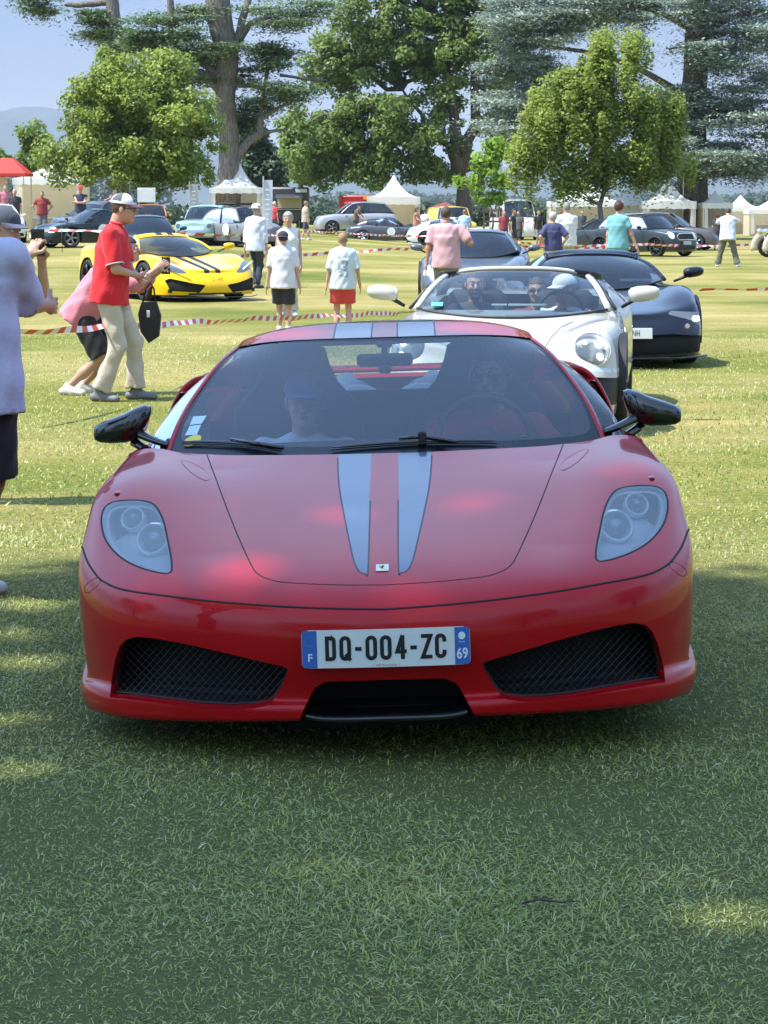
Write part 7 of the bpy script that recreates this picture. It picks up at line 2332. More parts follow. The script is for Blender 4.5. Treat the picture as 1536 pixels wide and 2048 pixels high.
# distant woods and hills
def wood(px0, px1, py_top, d, seed, label=None, h=6, leafm='far', size=.8, n=7000, var=.35):
    g = np.random.default_rng(seed)
    xa, xb = at(px0, 800, d)[0], at(px1, 800, d)[0]
    zt = at(700, py_top, d)[2]
    m = max(8, int((xb - xa) / (h * .6)))
    cx = np.linspace(xa, xb, m) + g.normal(scale=h * .2, size=m); z0_ = float(terrain(0, d)); H_ = (zt - z0_)
    hh_ = H_ * (1 - var * g.random(m))
    i = g.integers(0, m, n); v = g.normal(size=(n, 3)); v /= np.linalg.norm(v, axis=1)[:, None]
    r = g.random(n) ** .4
    C = np.stack([cx[i] + v[:, 0] * r * h * .7, d + v[:, 1] * r * h * .7, z0_ + hh_[i] * (.45 + .5 * v[:, 2] * r)], 1)
    o = leaves_mesh('distant_wood', C, size, LM[leafm], None, g, g.random(n) * .5 + .5 * g.random(m)[i], .3, kind='stuff')
    return o
wood(380, 700, 402, 330, 41, n=6000)
wood(820, 960, 396, 300, 42, n=5000)
wood(530, 640, 388, 700, 43, n=1800, size=2.2, h=14)
wood(1380, 1620, 384, 900, 44, n=3600, size=2.6, h=18)
wood(-60, 130, 345, 420, 45, n=2600, size=1.6, h=9)
wood(1000, 1130, 398, 330, 46, n=3500)
wood(600, 1600, 376, 1900, 47, n=7000, size=6, h=40)
wood(-200, 300, 318, 1500, 48, n=4500, size=6, h=34)
def hill(name, pts, d, depth, col, seed):
    g = np.random.default_rng(seed)
    P_ = smooth_poly(np.array(pts, float), 8, False)
    X = [at(a, b, d) for a, b in P_]
    rows = []
    for k, s in enumerate(np.linspace(0, 1, 12)):
        prof = math.sin(math.pi * .5 * s) if s <= 1 else 1
        rows.append([[p[0] + 0 * s, d - depth * (1 - s), -4 + (p[2] + 4) * prof * (1 + .03 * math.sin(i * .9 + k * 1.3) * (1 - s))] for i, p in enumerate(X)])
    rows.append([[p[0], d + depth, -4] for p in X])
    rows = np.array(rows)
    m_ = mat(name + '_cover', col, .95, var=.35, vscale=.006)
    o = mk(name, rows.reshape(-1, 3), grid_faces(rows.shape[0], rows.shape[1]), [m_])
    o['kind'] = 'structure'
hill('hills', [(-900, 250), (-500, 230), (-200, 262), (-60, 262), (0, 248), (40, 236), (75, 222), (108, 218), (140, 226), (190, 240), (260, 262), (360, 280), (500, 290), (700, 312), (900, 330), (1200, 345), (1400, 352), (1500, 350), (1700, 345), (2200, 330)], 7500, 2600, (.03, .05, .04), 51)
# ------------------------------------------------------------------ tents, banners, tapes
def thin_cloth(name, col, t=.4):
    m = mat(name, col, .75, var=.05, vscale=1.5, bump=.2, bscale=4); nt = m.node_tree
    b = nt.nodes['Principled BSDF']; o = [n for n in nt.nodes if n.type == 'OUTPUT_MATERIAL'][0]
    tr = nt.nodes.new('ShaderNodeBsdfTranslucent'); tr.inputs[0].default_value = (*col, 1); mx = nt.nodes.new('ShaderNodeMixShader'); mx.inputs[0].default_value = t
    nt.links.new(b.outputs[0], mx.inputs[1]); nt.links.new(tr.outputs[0], mx.inputs[2]); nt.links.new(mx.outputs[0], o.inputs['Surface']); return m
M['canvas'] = thin_cloth('white_canvas', (.90, .90, .88))
M['canvas_beige'] = thin_cloth('beige_lining', (.74, .64, .44))
M['canvas_red'] = mat('red_canvas', (.62, .03, .02), .7)
M['canvas_maroon'] = mat('maroon_canvas', (.22, .05, .045), .8)
M['pole'] = mat('tent_pole', (.6, .6, .58), .4, metal=.5)
def pagoda(label, px, d, w, dep, zeave, zpeak, side=('back', 'left', 'right'), rz=0., group='white pagoda tents', table=True, canvas='canvas', lining='canvas_beige', peak_pow=2.3, valance=.28):
    x, y, z = place(px, d)
    r = empty('pagoda_tent', (x, y, z), rz, label=label, cat='tent', group=group)
    n = 9; V = []
    for i, s in enumerate(np.linspace(0, 1, n)):
        h = zeave + (zpeak - zeave) * (s ** peak_pow)
        k = (1 - s) * .985 + .015
        for (a, b) in [(-1, -1), (-.5, -1), (0, -1), (.5, -1), (1, -1), (1, 0), (1, 1), (0, 1), (-1, 1), (-1, 0)]:
            sag = -.05 * (1 - max(abs(a), abs(b)) * 0 - (abs(a) if abs(b) == 1 else abs(b))) * math.sin(math.pi * s)
            V.append((a * w / 2 * k, b * dep / 2 * k, h + sag))
    F = [(i * 10 + k, i * 10 + (k + 1) % 10, (i + 1) * 10 + (k + 1) % 10, (i + 1) * 10 + k) for i in range(n - 1) for k in range(10)]
    mk('canopy', V, F, [M[canvas]], r, False)
    mb = MB(); sx_ = np.linspace(-1, 1, 13)
    loop = [(s * w / 2, -dep / 2 - .01) for s in sx_] + [(w / 2 + .01, s * dep / 2) for s in sx_[1:]] + [(-s * w / 2, dep / 2 + .01) for s in sx_[1:]] + [(-w / 2 - .01, -s * dep / 2) for s in sx_[1:]]
    V = [(a, b, zeave + .01) for a, b in loop] + [(a, b, zeave - valance - (.04 if i % 2 else 0)) for i, (a, b) in enumerate(loop)]; n = len(loop)
    mb.add(V, [(i, i + 1, n + i + 1, n + i) for i in range(n - 1)]); mb.build('valance', [M[canvas]], r)
    for sx in (-1, 1):
        for sy in (-1, 1): MB().box((sx * (w / 2 - .06), sy * (dep / 2 - .06), zeave / 2), (.07, .07, zeave)).build('pole', [M['pole']], r)
    if 'back' in side:
        V = [(a * w / 2 * .98, dep / 2 - .04 + .03 * (i % 2), z_) for z_ in (0, zeave) for i, a in enumerate(np.linspace(-1, 1, 17))]
        mk('back_wall', V, grid_faces(2, 17), [M[lining]], r, False)
    for nm, sx in (('left', -1), ('right', 1)):
        if nm in side:
            V = [(sx * (w / 2 - .03) - .02 * sx * (i % 2), b * dep / 2 * .96, z_) for z_ in (0, zeave) for i, b in enumerate(np.linspace(-1, 1, 13))]
            mk('side_wall', V, grid_faces(2, 13), [M[lining]], r, False)
    for sx in (-1, 1):     # gathered front curtains
        V = [(sx * (w / 2 - .12 - .16 * t - .10 * t * (1 - z_ / zeave)), -dep / 2 + .03 + .03 * (i % 2), z_) for z_ in np.linspace(.1, zeave - .1, 4) for i, t in enumerate(np.linspace(0, 1, 7))]
        mk('curtain', V, grid_faces(4, 7), [M[canvas]], r, False)
    if table:
        tb = empty('display_table', (x - .2, y - dep * .1, z), rz, label='display table inside the ' + ' '.join(label.split()[:11]), cat='table')
        MB().box((0, 0, .72), (w * .45, .7, .05), bev=.01).build('table_top', [M['canvas']], tb)
        MB().box((0, 0, .36), (w * .44, .66, .66)).build('table_skirt', [M['canvas_beige']], tb)
    return r
t1 = pagoda('white pagoda tent with beige lining right of the cedar trunk', 478, 128, 2.9, 2.9, 2.35, 4.05)
def tent_text(r, s, w, z, size=.13):
    text_mesh('lettering', s, size, [M['lamp_grey']], r, (0, -w / 2 - .02, z), (1, 0, 0), (0, 0, 1), 1.0)
tent_text(t1, 'DOMAINE', 2.9, 2.24, .10); tent_text(t1, 'CHATEAU DE LA', 2.9, 2.13, .085)
pagoda('white pagoda tent with open front between the red van and the mid-row coupe', 787, 140, 3.2, 3.0, 2.35, 3.65, valance=.45)
pagoda('white pagoda tent with pale walls behind the man in the red shirt', 110, 120, 3.6, 3.0, 2.75, 3.55, valance=.3, peak_pow=1.6)
pagoda('wide white tent behind the birch trunk', 1165, 128, 4.0, 3.4, 2.15, 3.7)
pagoda('white tent between the birch trunk and the blue cedar', 1262, 134, 3.0, 3.0, 2.2, 3.5, peak_pow=1.8)
pagoda('white tent with a pennant just left of the blue cedar trunk', 1330, 130, 2.9, 2.9, 2.15, 3.6, valance=.4)
pagoda('small white pagoda tent right of the blue cedar trunk', 1424, 130, 1.7, 2.4, 2.05, 2.75)
pagoda('low white tent top at the right edge beyond the walking man', 1475, 160, 2.6, 2.6, 1.85, 2.7, peak_pow=2.6)
pagoda('lowest white tent top by the right border of the photo', 1535, 150, 3.2, 2.6, 1.7, 2.35, peak_pow=2.2)
# pennant
r = empty('pennant', (place(1361, 130)[0], 130, 0), label='white pennant on a pole above the tents beside the blue cedar', cat='flag')
MB().tube([(0, 0, 0), (0, 0, 5.0)], .03, 6).build('pole', [M['pole']], r); MB().poly([(0, .02, 4.9), (-.24, .05, 4.25), (-.05, .02, 3.7), (0, .02, 3.7)], (0, .02, 0)).build('flag', [M['canvas']], r)
# red canopy at the left
x, y, z = place(20, 104)
r = empty('canopy_tent', (x, y, z), label='red-roofed pop-up canopy at the left edge', cat='tent')
mk('canopy', [(-1.9, -1.2, 2.75), (1.05, -1.2, 2.75), (1.05, 1.2, 2.75), (-1.9, 1.2, 2.75), (-1.1, -.4, 3.42), (.35, -.4, 3.42), (.35, .4, 3.42), (-1.1, .4, 3.42), (-1.9, -1.2, 2.62), (1.05, -1.2, 2.62), (1.05, 1.2, 2.62), (-1.9, 1.2, 2.62)],
   [(0, 1, 5, 4), (1, 2, 6, 5), (2, 3, 7, 6), (3, 0, 4, 7), (4, 5, 6, 7), (8, 9, 1, 0), (9, 10, 2, 1), (10, 11, 3, 2), (11, 8, 0, 3)], [M['canvas_red']], r, False)
for sx in (-1.8, .95):
    for sy in (-1.1, 1.1): MB().box((sx, sy, 1.32), (.05, .05, 2.64)).build('pole', [M['pole']], r)
MB().box((-.9, .9, 1.6), (1.6, .03, 2.0)).build('side_wall', [M['canvas']], r)
# maroon parasol tent
x, y, z = place(888, 140)
r = empty('canopy_tent', (x, y, z), label='low maroon canopy left of the yellow van', cat='tent')
mk('canopy', [(-1.1, -.9, 1.72), (1.1, -.9, 1.72), (1.1, .9, 1.72), (-1.1, .9, 1.72), (0, 0, 2.15)], [(0, 1, 4), (1, 2, 4), (2, 3, 4), (3, 0, 4)], [M['canvas_maroon']], r, False)
for sx in (-1.05, 1.05):
    for sy in (-.85, .85): MB().box((sx, sy, .86), (.04, .04, 1.72)).build('pole', [M['pole']], r)
# feather banner, notice boards
def banner(label, px, d, w, z0, z1, tilt=.0, col=(.50, .53, .62), printed=True):
    x, y, z = place(px, d); r = empty('banner', (x, y, z), label=label, cat='banner')
    MB().tube([(-w / 2, 0, 0), (-w / 2 + tilt, 0, z1 + .1)], .02, 6).build('pole', [M['pole']], r)
    V = [(-w / 2 + tilt * (q / z1) + a * w, .03 * math.sin(3 * q + a * 3), q) for q in np.linspace(z0, z1, 9) for a in (0, .33, .66, 1)]
    b_ = mk('cloth', V, grid_faces(9, 4), [mat('banner_cloth', col, .8, var=.1, vscale=3)], r)
    if printed:
        mb = MB()
        for i in range(7): mb.box((tilt * .5 + .0, -.05, z0 + (z1 - z0) * (.2 + .1 * i)), (w * (.3 + .4 * ((i * 37) % 5) / 5), .004, .03))
        mb.build('print', [M['print_white']], b_)
banner('tall pale blue-grey feather banner left of the man with the straw hat', 536, 60, .24, 1.0, 2.26, .03)
banner('grey upright banner between the pale green saloon and the grey vintage car', 391, 100, .38, .6, 2.25, 0, (.35, .36, .35))
r = empty('notice_board', place(297, 96), label='white notice board behind the small orange car', cat='board')
MB().box((0, 0, 1.75), (.75, .03, .6)).build('panel', [M['canvas']], r)
for sx in (-.32, .32): MB().box((sx, .03, 1.0), (.04, .04, 2.0)).build('leg', [M['pole']], r)
# caterer's vans
def kiosk(name, label, px, d, L, W_, H_, pm, open_side=True, stripe=None):
    r = empty(name, place(px, d), label=label, cat='van')
    MB().box((0, 0, .35 + H_ / 2), (L, W_, H_), bev=.12).build('body', [pm], r, True, sharp=40)
    MB().box((0, -W_ / 2 - .012, .35 + H_ * .58), (L * .62, .02, H_ * .34)).build('serving_hatch', [M['canvas_beige']], r)
    mk('awning', [(-L * .36, -W_ / 2 - .02, .35 + H_ * .80), (L * .36, -W_ / 2 - .02, .35 + H_ * .80), (L * .36, -W_ / 2 - .9, .35 + H_ * .70), (-L * .36, -W_ / 2 - .9, .35 + H_ * .70)], [(0, 1, 2, 3)], [pm], r, False)
    MB().box((0, -W_ / 2 - .12, .35 + H_ * .38), (L * .66, .24, .04)).build('counter', [M['alloy_silver']], r)
    for sx in (-.3, .3): MB().lathe([(.001, -.1), (.3, -.1), (.33, -.08), (.33, .08), (.3, .1), (.001, .1)], (sx * L, -W_ / 2 + .1, .33), axis='y', n=18).build('wheel', [M['rubber']], r, True)
    MB().box((L * .30, -W_ / 2 - .01, .35 + H_ * .9), (L * .3, .02, .22)).build('sign_panel', [M['print_yellow'] if stripe is None else M[stripe]], r)
    return r
kiosk('food_van', 'red food van with raised red awning left of the open pagoda tent', 716, 158, 2.6, 1.8, 2.05, mat('van_red', (.40, .03, .025), .4, coat=.5))
kiosk('food_van', 'long black catering truck with lit-looking pale counter behind the feather banner', 582, 150, 2.5, 2.0, 2.3, mat('truck_black', (.05, .055, .06), .4, coat=.4), stripe='print_white')

# barrier tape
M['tape_w'] = mat('tape_white', (.78, .76, .73), .45); M['tape_r'] = mat('tape_red', (.62, .05, .03), .45)
def tape(label, pts, w=.07, seg=.10, twist=0.6, seed=1):
    g = np.random.default_rng(seed)
    W3 = np.array([at(*p) for p in pts]); P_ = smooth_poly(W3, 12, False)
    d = np.concatenate([[0], np.cumsum(np.linalg.norm(np.diff(P_, axis=0), axis=1))])
    n = max(20, int(d[-1] / (seg / 2)))
    s = np.linspace(0, d[-1], n); C = np.stack([np.interp(s, d, P_[:, k]) for k in range(3)], 1)
    C[:, 2] += .010 * np.sin(s * 2.1 + seed) + .006 * np.sin(s * 5.3)
    tw = twist * np.sin(s * .7 + seed) + .5 * np.sin(s * 1.9)
    T = np.gradient(C, axis=0); T /= np.linalg.norm(T, axis=1)[:, None]; Sd = np.cross(T, [0, 0, 1.]); Sd /= np.linalg.norm(Sd, axis=1)[:, None]
    up_ = np.stack([np.sin(tw)] * 3, 1) * Sd + np.stack([np.cos(tw)] * 3, 1) * np.array([0, 0, 1.])
    sh = T * w * .45
    V = np.concatenate([C + up_ * w / 2 + sh, C - up_ * w / 2 - sh]); V = np.concatenate([V, V + Sd.repeat(1, 0).repeat(1, 0).tolist() * 1 if False else V + np.concatenate([Sd, Sd]) * .0008])
    F = []; mi = []
    for i in range(n - 1):
        for o in (0, 2 * n):
            F.append((o + i, o + i + 1, o + n + i + 1, o + n + i)); mi.append(int((s[i] / seg) % 2 < 1))
    o = mk('barrier_tape', V, F, [M['tape_w'], M['tape_r']], None, False, mi)
    tag(o, label, 'barrier tape')
tape('nearest red and white tape, running behind the red polo man', [(-30, 668, 17), (100, 660, 18), (210, 655, 19.5), (320, 649, 21.5), (440, 642, 24), (560, 636, 26.5), (680, 631, 29.5), (790, 626, 33), (850, 624, 36)], w=.055, seg=.155, seed=2)
tape('red and white tape stretched in front of the left row of parked cars', [(20, 459, 71), (130, 461, 71), (250, 464, 70), (400, 469, 70), (500, 471, 72), (600, 470, 80)], w=.09, seg=.30, seed=3)
tape('red and white tape in front of the middle row, past the dark grey coupe sticker', [(610, 462, 84), (700, 467, 92), (780, 471, 98), (830, 472, 102), (1000, 474, 104)], w=.09, seg=.32, seed=4)
tape('thin red and white tape behind the two boys in white shirts', [(470, 512, 46), (600, 510, 52), (700, 504, 54), (780, 499, 56), (850, 495, 58)], w=.07, seg=.26, seed=5)
tape('upper tape crossing behind the couple near the birch trunk', [(1030, 484, 70), (1090, 490, 68), (1180, 492, 70), (1240, 488, 72), (1420, 492, 80), (1560, 487, 84)], w=.085, seg=.30, seed=6)
tape('lower tape crossing behind the couple near the birch trunk', [(1040, 494, 66), (1100, 496, 66), (1200, 498, 68), (1260, 496, 72)], w=.085, seg=.30, seed=7)
tape('short stretch of tape at the right edge beyond the blue-black coupe', [(1400, 581, 42), (1460, 579, 42), (1560, 577, 41)], w=.06, seg=.24, seed=8)
# thin stakes that carry the tapes
for px_, d_, w_ in ((128, 71, 'in front of the dark green coupe'), (600, 82, 'left of the silver tall car'), (1262, 72.5, 'in front of the small dark hatchback')):
    r = tag(MB().tube([(0, 0, -.1), (0, 0, .95)], .012, 6).build('stake', [BARK], None, True), 'thin tape stake ' + w_, 'stake'); r.location = place(px_, d_)

tw_ = at(1095, 1757, 5.2)
tg = tag(MB().tube([(-.06, 0, .012), (-.02, .01, .02), (.03, .0, .016), (.07, -.012, .022)], [.003, .004, .003, .0015], 5).tube([(.0, .005, .018), (.02, .03, .02)], .0015, 4).build('twig', [BARK], None, True), 'short dry brown twig lying on the shaded foreground grass', 'twig'); tg.location = (tw_[0], 5.2, .012)
# ------------------------------------------------------------------ the people in the picture
def H2(px, d, head_py):      # standing height from the head top seen in the photo
    return float(at(px, head_py, d)[2]) - gz(at(px, 800, d)[0], d)
def PX(px, d): return place(px, d)
WHT = (.74, .74, .76)
def print_mat(name, col, ink, check=False):
    m = mat(name, col, .85, bump=.35, bscale=45); nt = m.node_tree; b = nt.nodes['Principled BSDF']
    t = nt.nodes.new('ShaderNodeTexCoord'); sx_ = nt.nodes.new('ShaderNodeSeparateXYZ'); nt.links.new(t.outputs['Object'], sx_.inputs[0])
    def mth(op, a, c=None, d=None):
        n = nt.nodes.new('ShaderNodeMath'); n.operation = op
        for k, v in enumerate((a, c, d)):
            if v is None: continue
            if isinstance(v, (int, float)): n.inputs[k].default_value = v
            else: nt.links.new(v, n.inputs[k])
        return n.outputs[0]
    if check:
        w1 = mth('GREATER_THAN', mth('SINE', mth('MULTIPLY', sx_.outputs['Z'], 150)), .25); w2 = mth('GREATER_THAN', mth('SINE', mth('MULTIPLY', mth('ADD', sx_.outputs['X'], sx_.outputs['Y']), 150)), .25)
        f = mth('MULTIPLY', mth('ADD', w1, w2), .5)
    else:
        n = nt.nodes.new('ShaderNodeTexNoise'); n.inputs['Scale'].default_value = 22; nt.links.new(t.outputs['Object'], n.inputs['Vector'])
        inx = mth('LESS_THAN', mth('ABSOLUTE', sx_.outputs['X']), .085); inz = mth('LESS_THAN', mth('ABSOLUTE', mth('SUBTRACT', sx_.outputs['Z'], 1.18)), .17)
        f = mth('MULTIPLY', mth('MULTIPLY', inx, inz), mth('MULTIPLY', mth('GREATER_THAN', n.outputs['Fac'], .5), .6))
    mx = nt.nodes.new('ShaderNodeMix'); mx.data_type = 'RGBA'; mx.inputs['A'].default_value = (*col, 1); mx.inputs['B'].default_value = (*ink, 1)
    nt.links.new(f, mx.inputs['Factor']); nt.links.new(mx.outputs['Result'], b.inputs['Base Color']); return m
# man at the left edge, filmed from behind, hand raised
i1 = person('man in pale lilac T-shirt and black shorts, cropped by the left edge, hand raised', (-1.76, 9.6, 0), rz=math.radians(160), h=1.80, det=3, lean=.04, top=dict(col=(.50, .50, .64), loose=.034, hem=-.16, sleeve=.95), bottom=dict(col=(.022, .022, .028), len=.95, loose=.02, name='shorts'),
       hands=[(-.12, -.48, 1.19), (.12, -.44, 1.20)], feet=[(-.03, .04, .07), (.20, -.04, .07)], elbow=[(0, .1, -1), (.6, 0, -1)], build=1.2, hair=(.15, .13, .12), skin=SKT)
# man with cap filming at the left edge
i2 = person('man in dark cap and blue checked shirt holding a phone at the left edge', (-2.22, 12.7, 0), rz=math.radians(64), h=1.66, det=3, lean=.12, head=(0, .18), hat=dict(col=(.06, .07, .09), brimcol=(.10, .10, .16)), top=dict(col=(.24, .32, .52), mat=print_mat('checked_cotton', (.50, .52, .66), (.10, .17, .36), True), loose=.03, hem=-.1, sleeve=.5, name='checked_shirt'), bottom=dict(col=(.10, .10, .12), len=1.9),
       hands=[(-.06, -.36, 1.46), (.10, -.34, 1.44)], elbow=[(-.5, .3, -1), (.5, .3, -1)], feet=[(-.1, .26, .07), (.1, .22, .07)], grip=.7, skin=SK, hair=(.2, .18, .17))
held_phone(i2, 0, 'black phone held up by the capped man at the left edge')
# red polo man
i3 = person('tall young man in a red polo shirt, beige trousers and white cap facing right', (-2.33, 19.6, 0), rz=math.radians(84), h=1.78, det=3, lean=.10, pelvis=(0, .02, -.01), head=(0, .12), hat=dict(col=(.72, .72, .74), panel=(.10, .10, .12), brimcol=(.12, .04, .08)), glasses=True,
       top=dict(col=(.62, .012, .022), loose=.022, hem=-.10, sleeve=.85, collar=(.62, .05, .06), cuff=(.5, .5, .5), name='polo_shirt'), bottom=dict(col=(.50, .43, .34), len=1.93, loose=.016, flare=.02),
       hands=[(-.02, -.24, 1.05), (.02, -.24, 1.02)], elbow=[(-1, .5, -.6), (1, .4, -.6)], feet=[(-.10, .10, .07), (.13, -.16, .07)], knee=[(0, -1, 0), (0, -1, 0)], shoes=(.16, .16, .17), hair=(.10, .05, .03), grip=.8)
# crouching woman
i4 = person('crouching woman in pink blouse and black shorts beside the red polo man', (-2.62, 20.25, 0), rz=math.radians(82), h=1.68, det=3, female=True, lean=.62, pelvis=(0, .06, -.16), head=(0, -.15), hairstyle='long', hair=(.05, .03, .02),
       top=dict(col=(.62, .22, .28), loose=.028, hem=-.12, sleeve=1.6, name='blouse'), bottom=dict(col=(.018, .018, .022), len=1.0, loose=.02, name='shorts'), hands=[(-.06, -.66, 1.16), (.08, -.66, 1.14)], elbow=[(-.4, .2, -1), (.4, .2, -1)], grip=.7, feet=[(-.10, .18, .07), (.12, .10, .07)], shoes=(.62, .60, .55))
held_phone(i4, 1, 'black phone held upright by the crouching woman in pink')
q = i4['root']; hw_ = at(297, 600, 20.2)
bagV = [(-.06, 0, .0), (.07, 0, .01), (.11, 0, -.12), (.09, 0, -.30), (.0, 0, -.36), (-.07, 0, -.26), (-.09, 0, -.1)]
bag = tag(MB().poly([(a, -.04, c) for a, b, c in bagV], (0, .08, 0)).build('handbag', [M['black']], None), 'black shoulder bag hanging from the crouching woman\'s arm', 'bag'); bag.location = (hw_[0], 20.2, hw_[2] - .02)
MB().tube([(-.05, 0, .0), (-.02, 0, .12), (.02, 0, .17), (.05, 0, .12), (.06, 0, 0)], .008, 6).build('strap', [M['black']], bag, True)
MB().box((.0, -.043, -.10), (.03, .006, .06), bev=.004).build('tag', [M['print_white']], bag)
# man with the straw hat
d = 47.; person('man in a loose white shirt, dark trousers and white straw hat beyond the yellow car', PX(513, d), rz=math.radians(150), h=H2(513, d, 408), det=2, hat=dict(col=(.72, .70, .62), brim='round'), top=dict(col=(.60, .66, .78), loose=.035, hem=-.16, sleeve=1.7), bottom=dict(col=(.03, .035, .05), len=1.93), hands=[(-.24, -.05, .84), (.20, .1, .86)], feet=[(-.10, .12, .07), (.1, -.12, .07)], shoes=(.08, .07, .07), hair=(.3, .3, .3))
d = 35.; person('smiling woman with curly grey hair and white sleeveless top behind the capped boy', PX(578, d), rz=math.radians(-4), h=H2(578, d, 424), det=2, female=True, hair=(.34, .33, .31), hairstyle='curly', top=dict(col=WHT, loose=.02, hem=-.2, sleeve=.1, name='tank_top'), bottom=dict(col=(.55, .5, .42), len=1.9), hands=[(-.22, -.05, .80), (.22, -.05, .80)])
d = 29.5; person('boy in a white T-shirt, black shorts and dark cap walking away', PX(567, d), rz=math.radians(176), h=H2(567, d, 462), det=2, build=.92, hat=dict(col=(.03, .03, .04), back=True), top=dict(col=(.66, .66, .70), loose=.04, hem=-.13, sleeve=.9), bottom=dict(col=(.025, .027, .035), len=.85, loose=.035, name='shorts'), hands=[(-.27, -.03, .86), (.27, .06, .84)], feet=[(-.08, .06, .07), (.08, -.12, .07)], hair=(.03, .025, .02), socks=(.6, .6, .6))
d = 29.5; person('fair-haired boy in a printed white T-shirt and red shorts walking away', PX(686, d), rz=math.radians(183), h=H2(686, d, 466), det=2, build=.92, top=dict(col=(.58, .66, .68), mat=print_mat('printed_cotton', (.58, .66, .68), (.10, .16, .26)), loose=.045, hem=-.13, sleeve=.95), bottom=dict(col=(.58, .06, .05), len=.80, loose=.045, name='shorts'), hands=[(-.29, -.03, .88), (.28, .02, .86)], feet=[(-.11, .02, .07), (.11, .0, .07)], hair=(.30, .19, .09))
d = 33.5; person('heavy-set man in a pink polo shirt seen from behind, phone at his ear', PX(891, d), rz=math.radians(178), h=H2(891, d, 413), det=2, build=1.18, top=dict(col=(.58, .34, .36), loose=.03, hem=-.12, sleeve=.8, collar=(.5, .3, .32), name='polo_shirt'), bottom=dict(col=(.22, .24, .22), len=1.9, loose=.02), hands=[(-.34, -.14, 1.36), (.30, .05, .86)], elbow=[(-1, 0, -1), (1, .3, -.5)], skin=SKT, hair=(.07, .045, .03))
d = 97.; person('grey-haired man in a beige shirt and navy shorts walking beside the silver tall car', PX(612, d), rz=math.radians(115), h=H2(612, d, 402), det=1, top=dict(col=(.45, .38, .30), loose=.03, hem=-.14), bottom=dict(col=(.05, .06, .09), len=.95, name='shorts'), feet=[(-.1, .22, .07), (.1, -.22, .07)], hair=(.25, .18, .14))
d = 120.; person('man in a white cap and pale blue shirt beside the dark grey coupe', PX(739, d), rz=math.radians(200), h=H2(739, d, 412), det=1, hat=dict(col=WHT), top=dict(col=(.58, .66, .76), loose=.03), bottom=dict(col=(.05, .05, .07)))
d = 118.; person('dark-haired man in a brown waistcoat leaning towards the dark grey coupe', PX(712, d), rz=math.radians(60), h=H2(712, d, 410), det=1, lean=.2, top=dict(col=(.14, .11, .08), loose=.03), bottom=dict(col=(.04, .04, .05)), hands=[(-.15, -.5, 1.0), (.15, -.5, 1.0)])
d = 106.; person('brown-haired woman in pale green trousers stepping past the dark grey coupe', PX(832, d), rz=math.radians(70), h=H2(832, d, 414), det=1, female=True, hairstyle='long', hair=(.12, .05, .03), top=dict(col=(.42, .18, .12), loose=.02, sleeve=.3), bottom=dict(col=(.34, .42, .30), len=1.95), feet=[(-.1, .3, .07), (.1, -.28, .07)], hands=[(-.15, -.4, 1.1), (.2, -.35, 1.0)])
d = 112.; person('person in a white shirt standing by the small dark open car', PX(849, d), rz=2.6, h=H2(849, d, 418), det=0, top=dict(col=WHT), bottom=dict(col=(.1, .1, .12)))
d = 86.; person('person in a sky-blue top seen from behind near the yellow van', PX(928, d), rz=3.0, h=H2(928, d, 419), det=1, top=dict(col=(.36, .52, .66), loose=.04), bottom=dict(col=(.35, .45, .55)), hands=[(-.2, -.3, 1.2), (.2, -.3, 1.2)], hair=(.25, .12, .06))
d = 47.; person('grey-haired woman in a navy top with hands on hips, right of the pink polo man', PX(1104, d), rz=math.radians(186), h=H2(1104, d, 424), det=2, female=True, hair=(.42, .40, .37), hairstyle='curly', top=dict(col=(.045, .05, .13), loose=.03, hem=-.06, sleeve=.9), bottom=dict(col=(.50, .54, .60), len=1.95), hands=[(-.19, .06, .96), (.19, .06, .96)], elbow=[(-1, .6, 0), (1, .6, 0)], build=1.1)
d = 52.; person('tall grey-haired man in a white shirt standing behind the woman in navy', PX(1131, d), rz=math.radians(200), h=H2(1131, d, 406), det=2, hair=(.22, .20, .18), top=dict(col=(.66, .66, .64), loose=.04, hem=-.15, sleeve=.9), bottom=dict(col=(.42, .40, .36)), hands=[(-.15, -.35, 1.1), (.2, -.3, 1.0)], build=1.1)
d = 44.; iD = person('woman in a long teal dress with auburn hair tied up, walking right', PX(1233, d), rz=math.radians(152), h=H2(1233, d, 402), det=2, female=True, hair=(.09, .03, .02), hairstyle='bun', top=dict(col=(.16, .40, .42), loose=.03, hem=-.08, sleeve=.6, name='dress'), bottom=dict(col=(.16, .40, .42), skirt=.36, loose=.02, name='skirt'), hands=[(-.36, -.06, .88), (.22, .03, .85)])
d = 64.; person('man in a patterned white shirt and khaki trousers striding at the right', PX(1451, d), rz=math.radians(172), h=1.66, det=2, lean=.22, head=(0, .2), top=dict(col=(.60, .62, .68), mat=print_mat('patterned_cotton', (.62, .64, .70), (.20, .26, .40)), loose=.05, hem=-.16, sleeve=.8), bottom=dict(col=(.13, .13, .09), len=1.93, loose=.03), feet=[(-.30, .05, .07), (.28, -.12, .07)], hands=[(-.12, -.25, 1.42), (.12, -.22, 1.40)], elbow=[(-1, 0, -.5), (1, 0, -.5)], shoes=(.66, .66, .66), hair=(.06, .04, .03))
d = 90.; person('man in a dark shirt behind the striding man at the right', PX(1430, d), rz=2.9, h=H2(1430, d, 428), det=1, top=dict(col=(.05, .045, .06)), bottom=dict(col=(.08, .08, .1)), hair=(.03, .02, .02))
d = 92.; person('balding man in a dark red shirt with hands on hips behind the white car', PX(90, d), rz=.1, h=H2(90, d, 382), det=1, top=dict(col=(.28, .035, .035), loose=.03), bottom=dict(col=(.12, .12, .13)), hands=[(-.20, -.02, .98), (.20, -.02, .98)], elbow=[(-1, .3, .1), (1, .3, .1)], hair=(.12, .09, .07), skin=SKT)
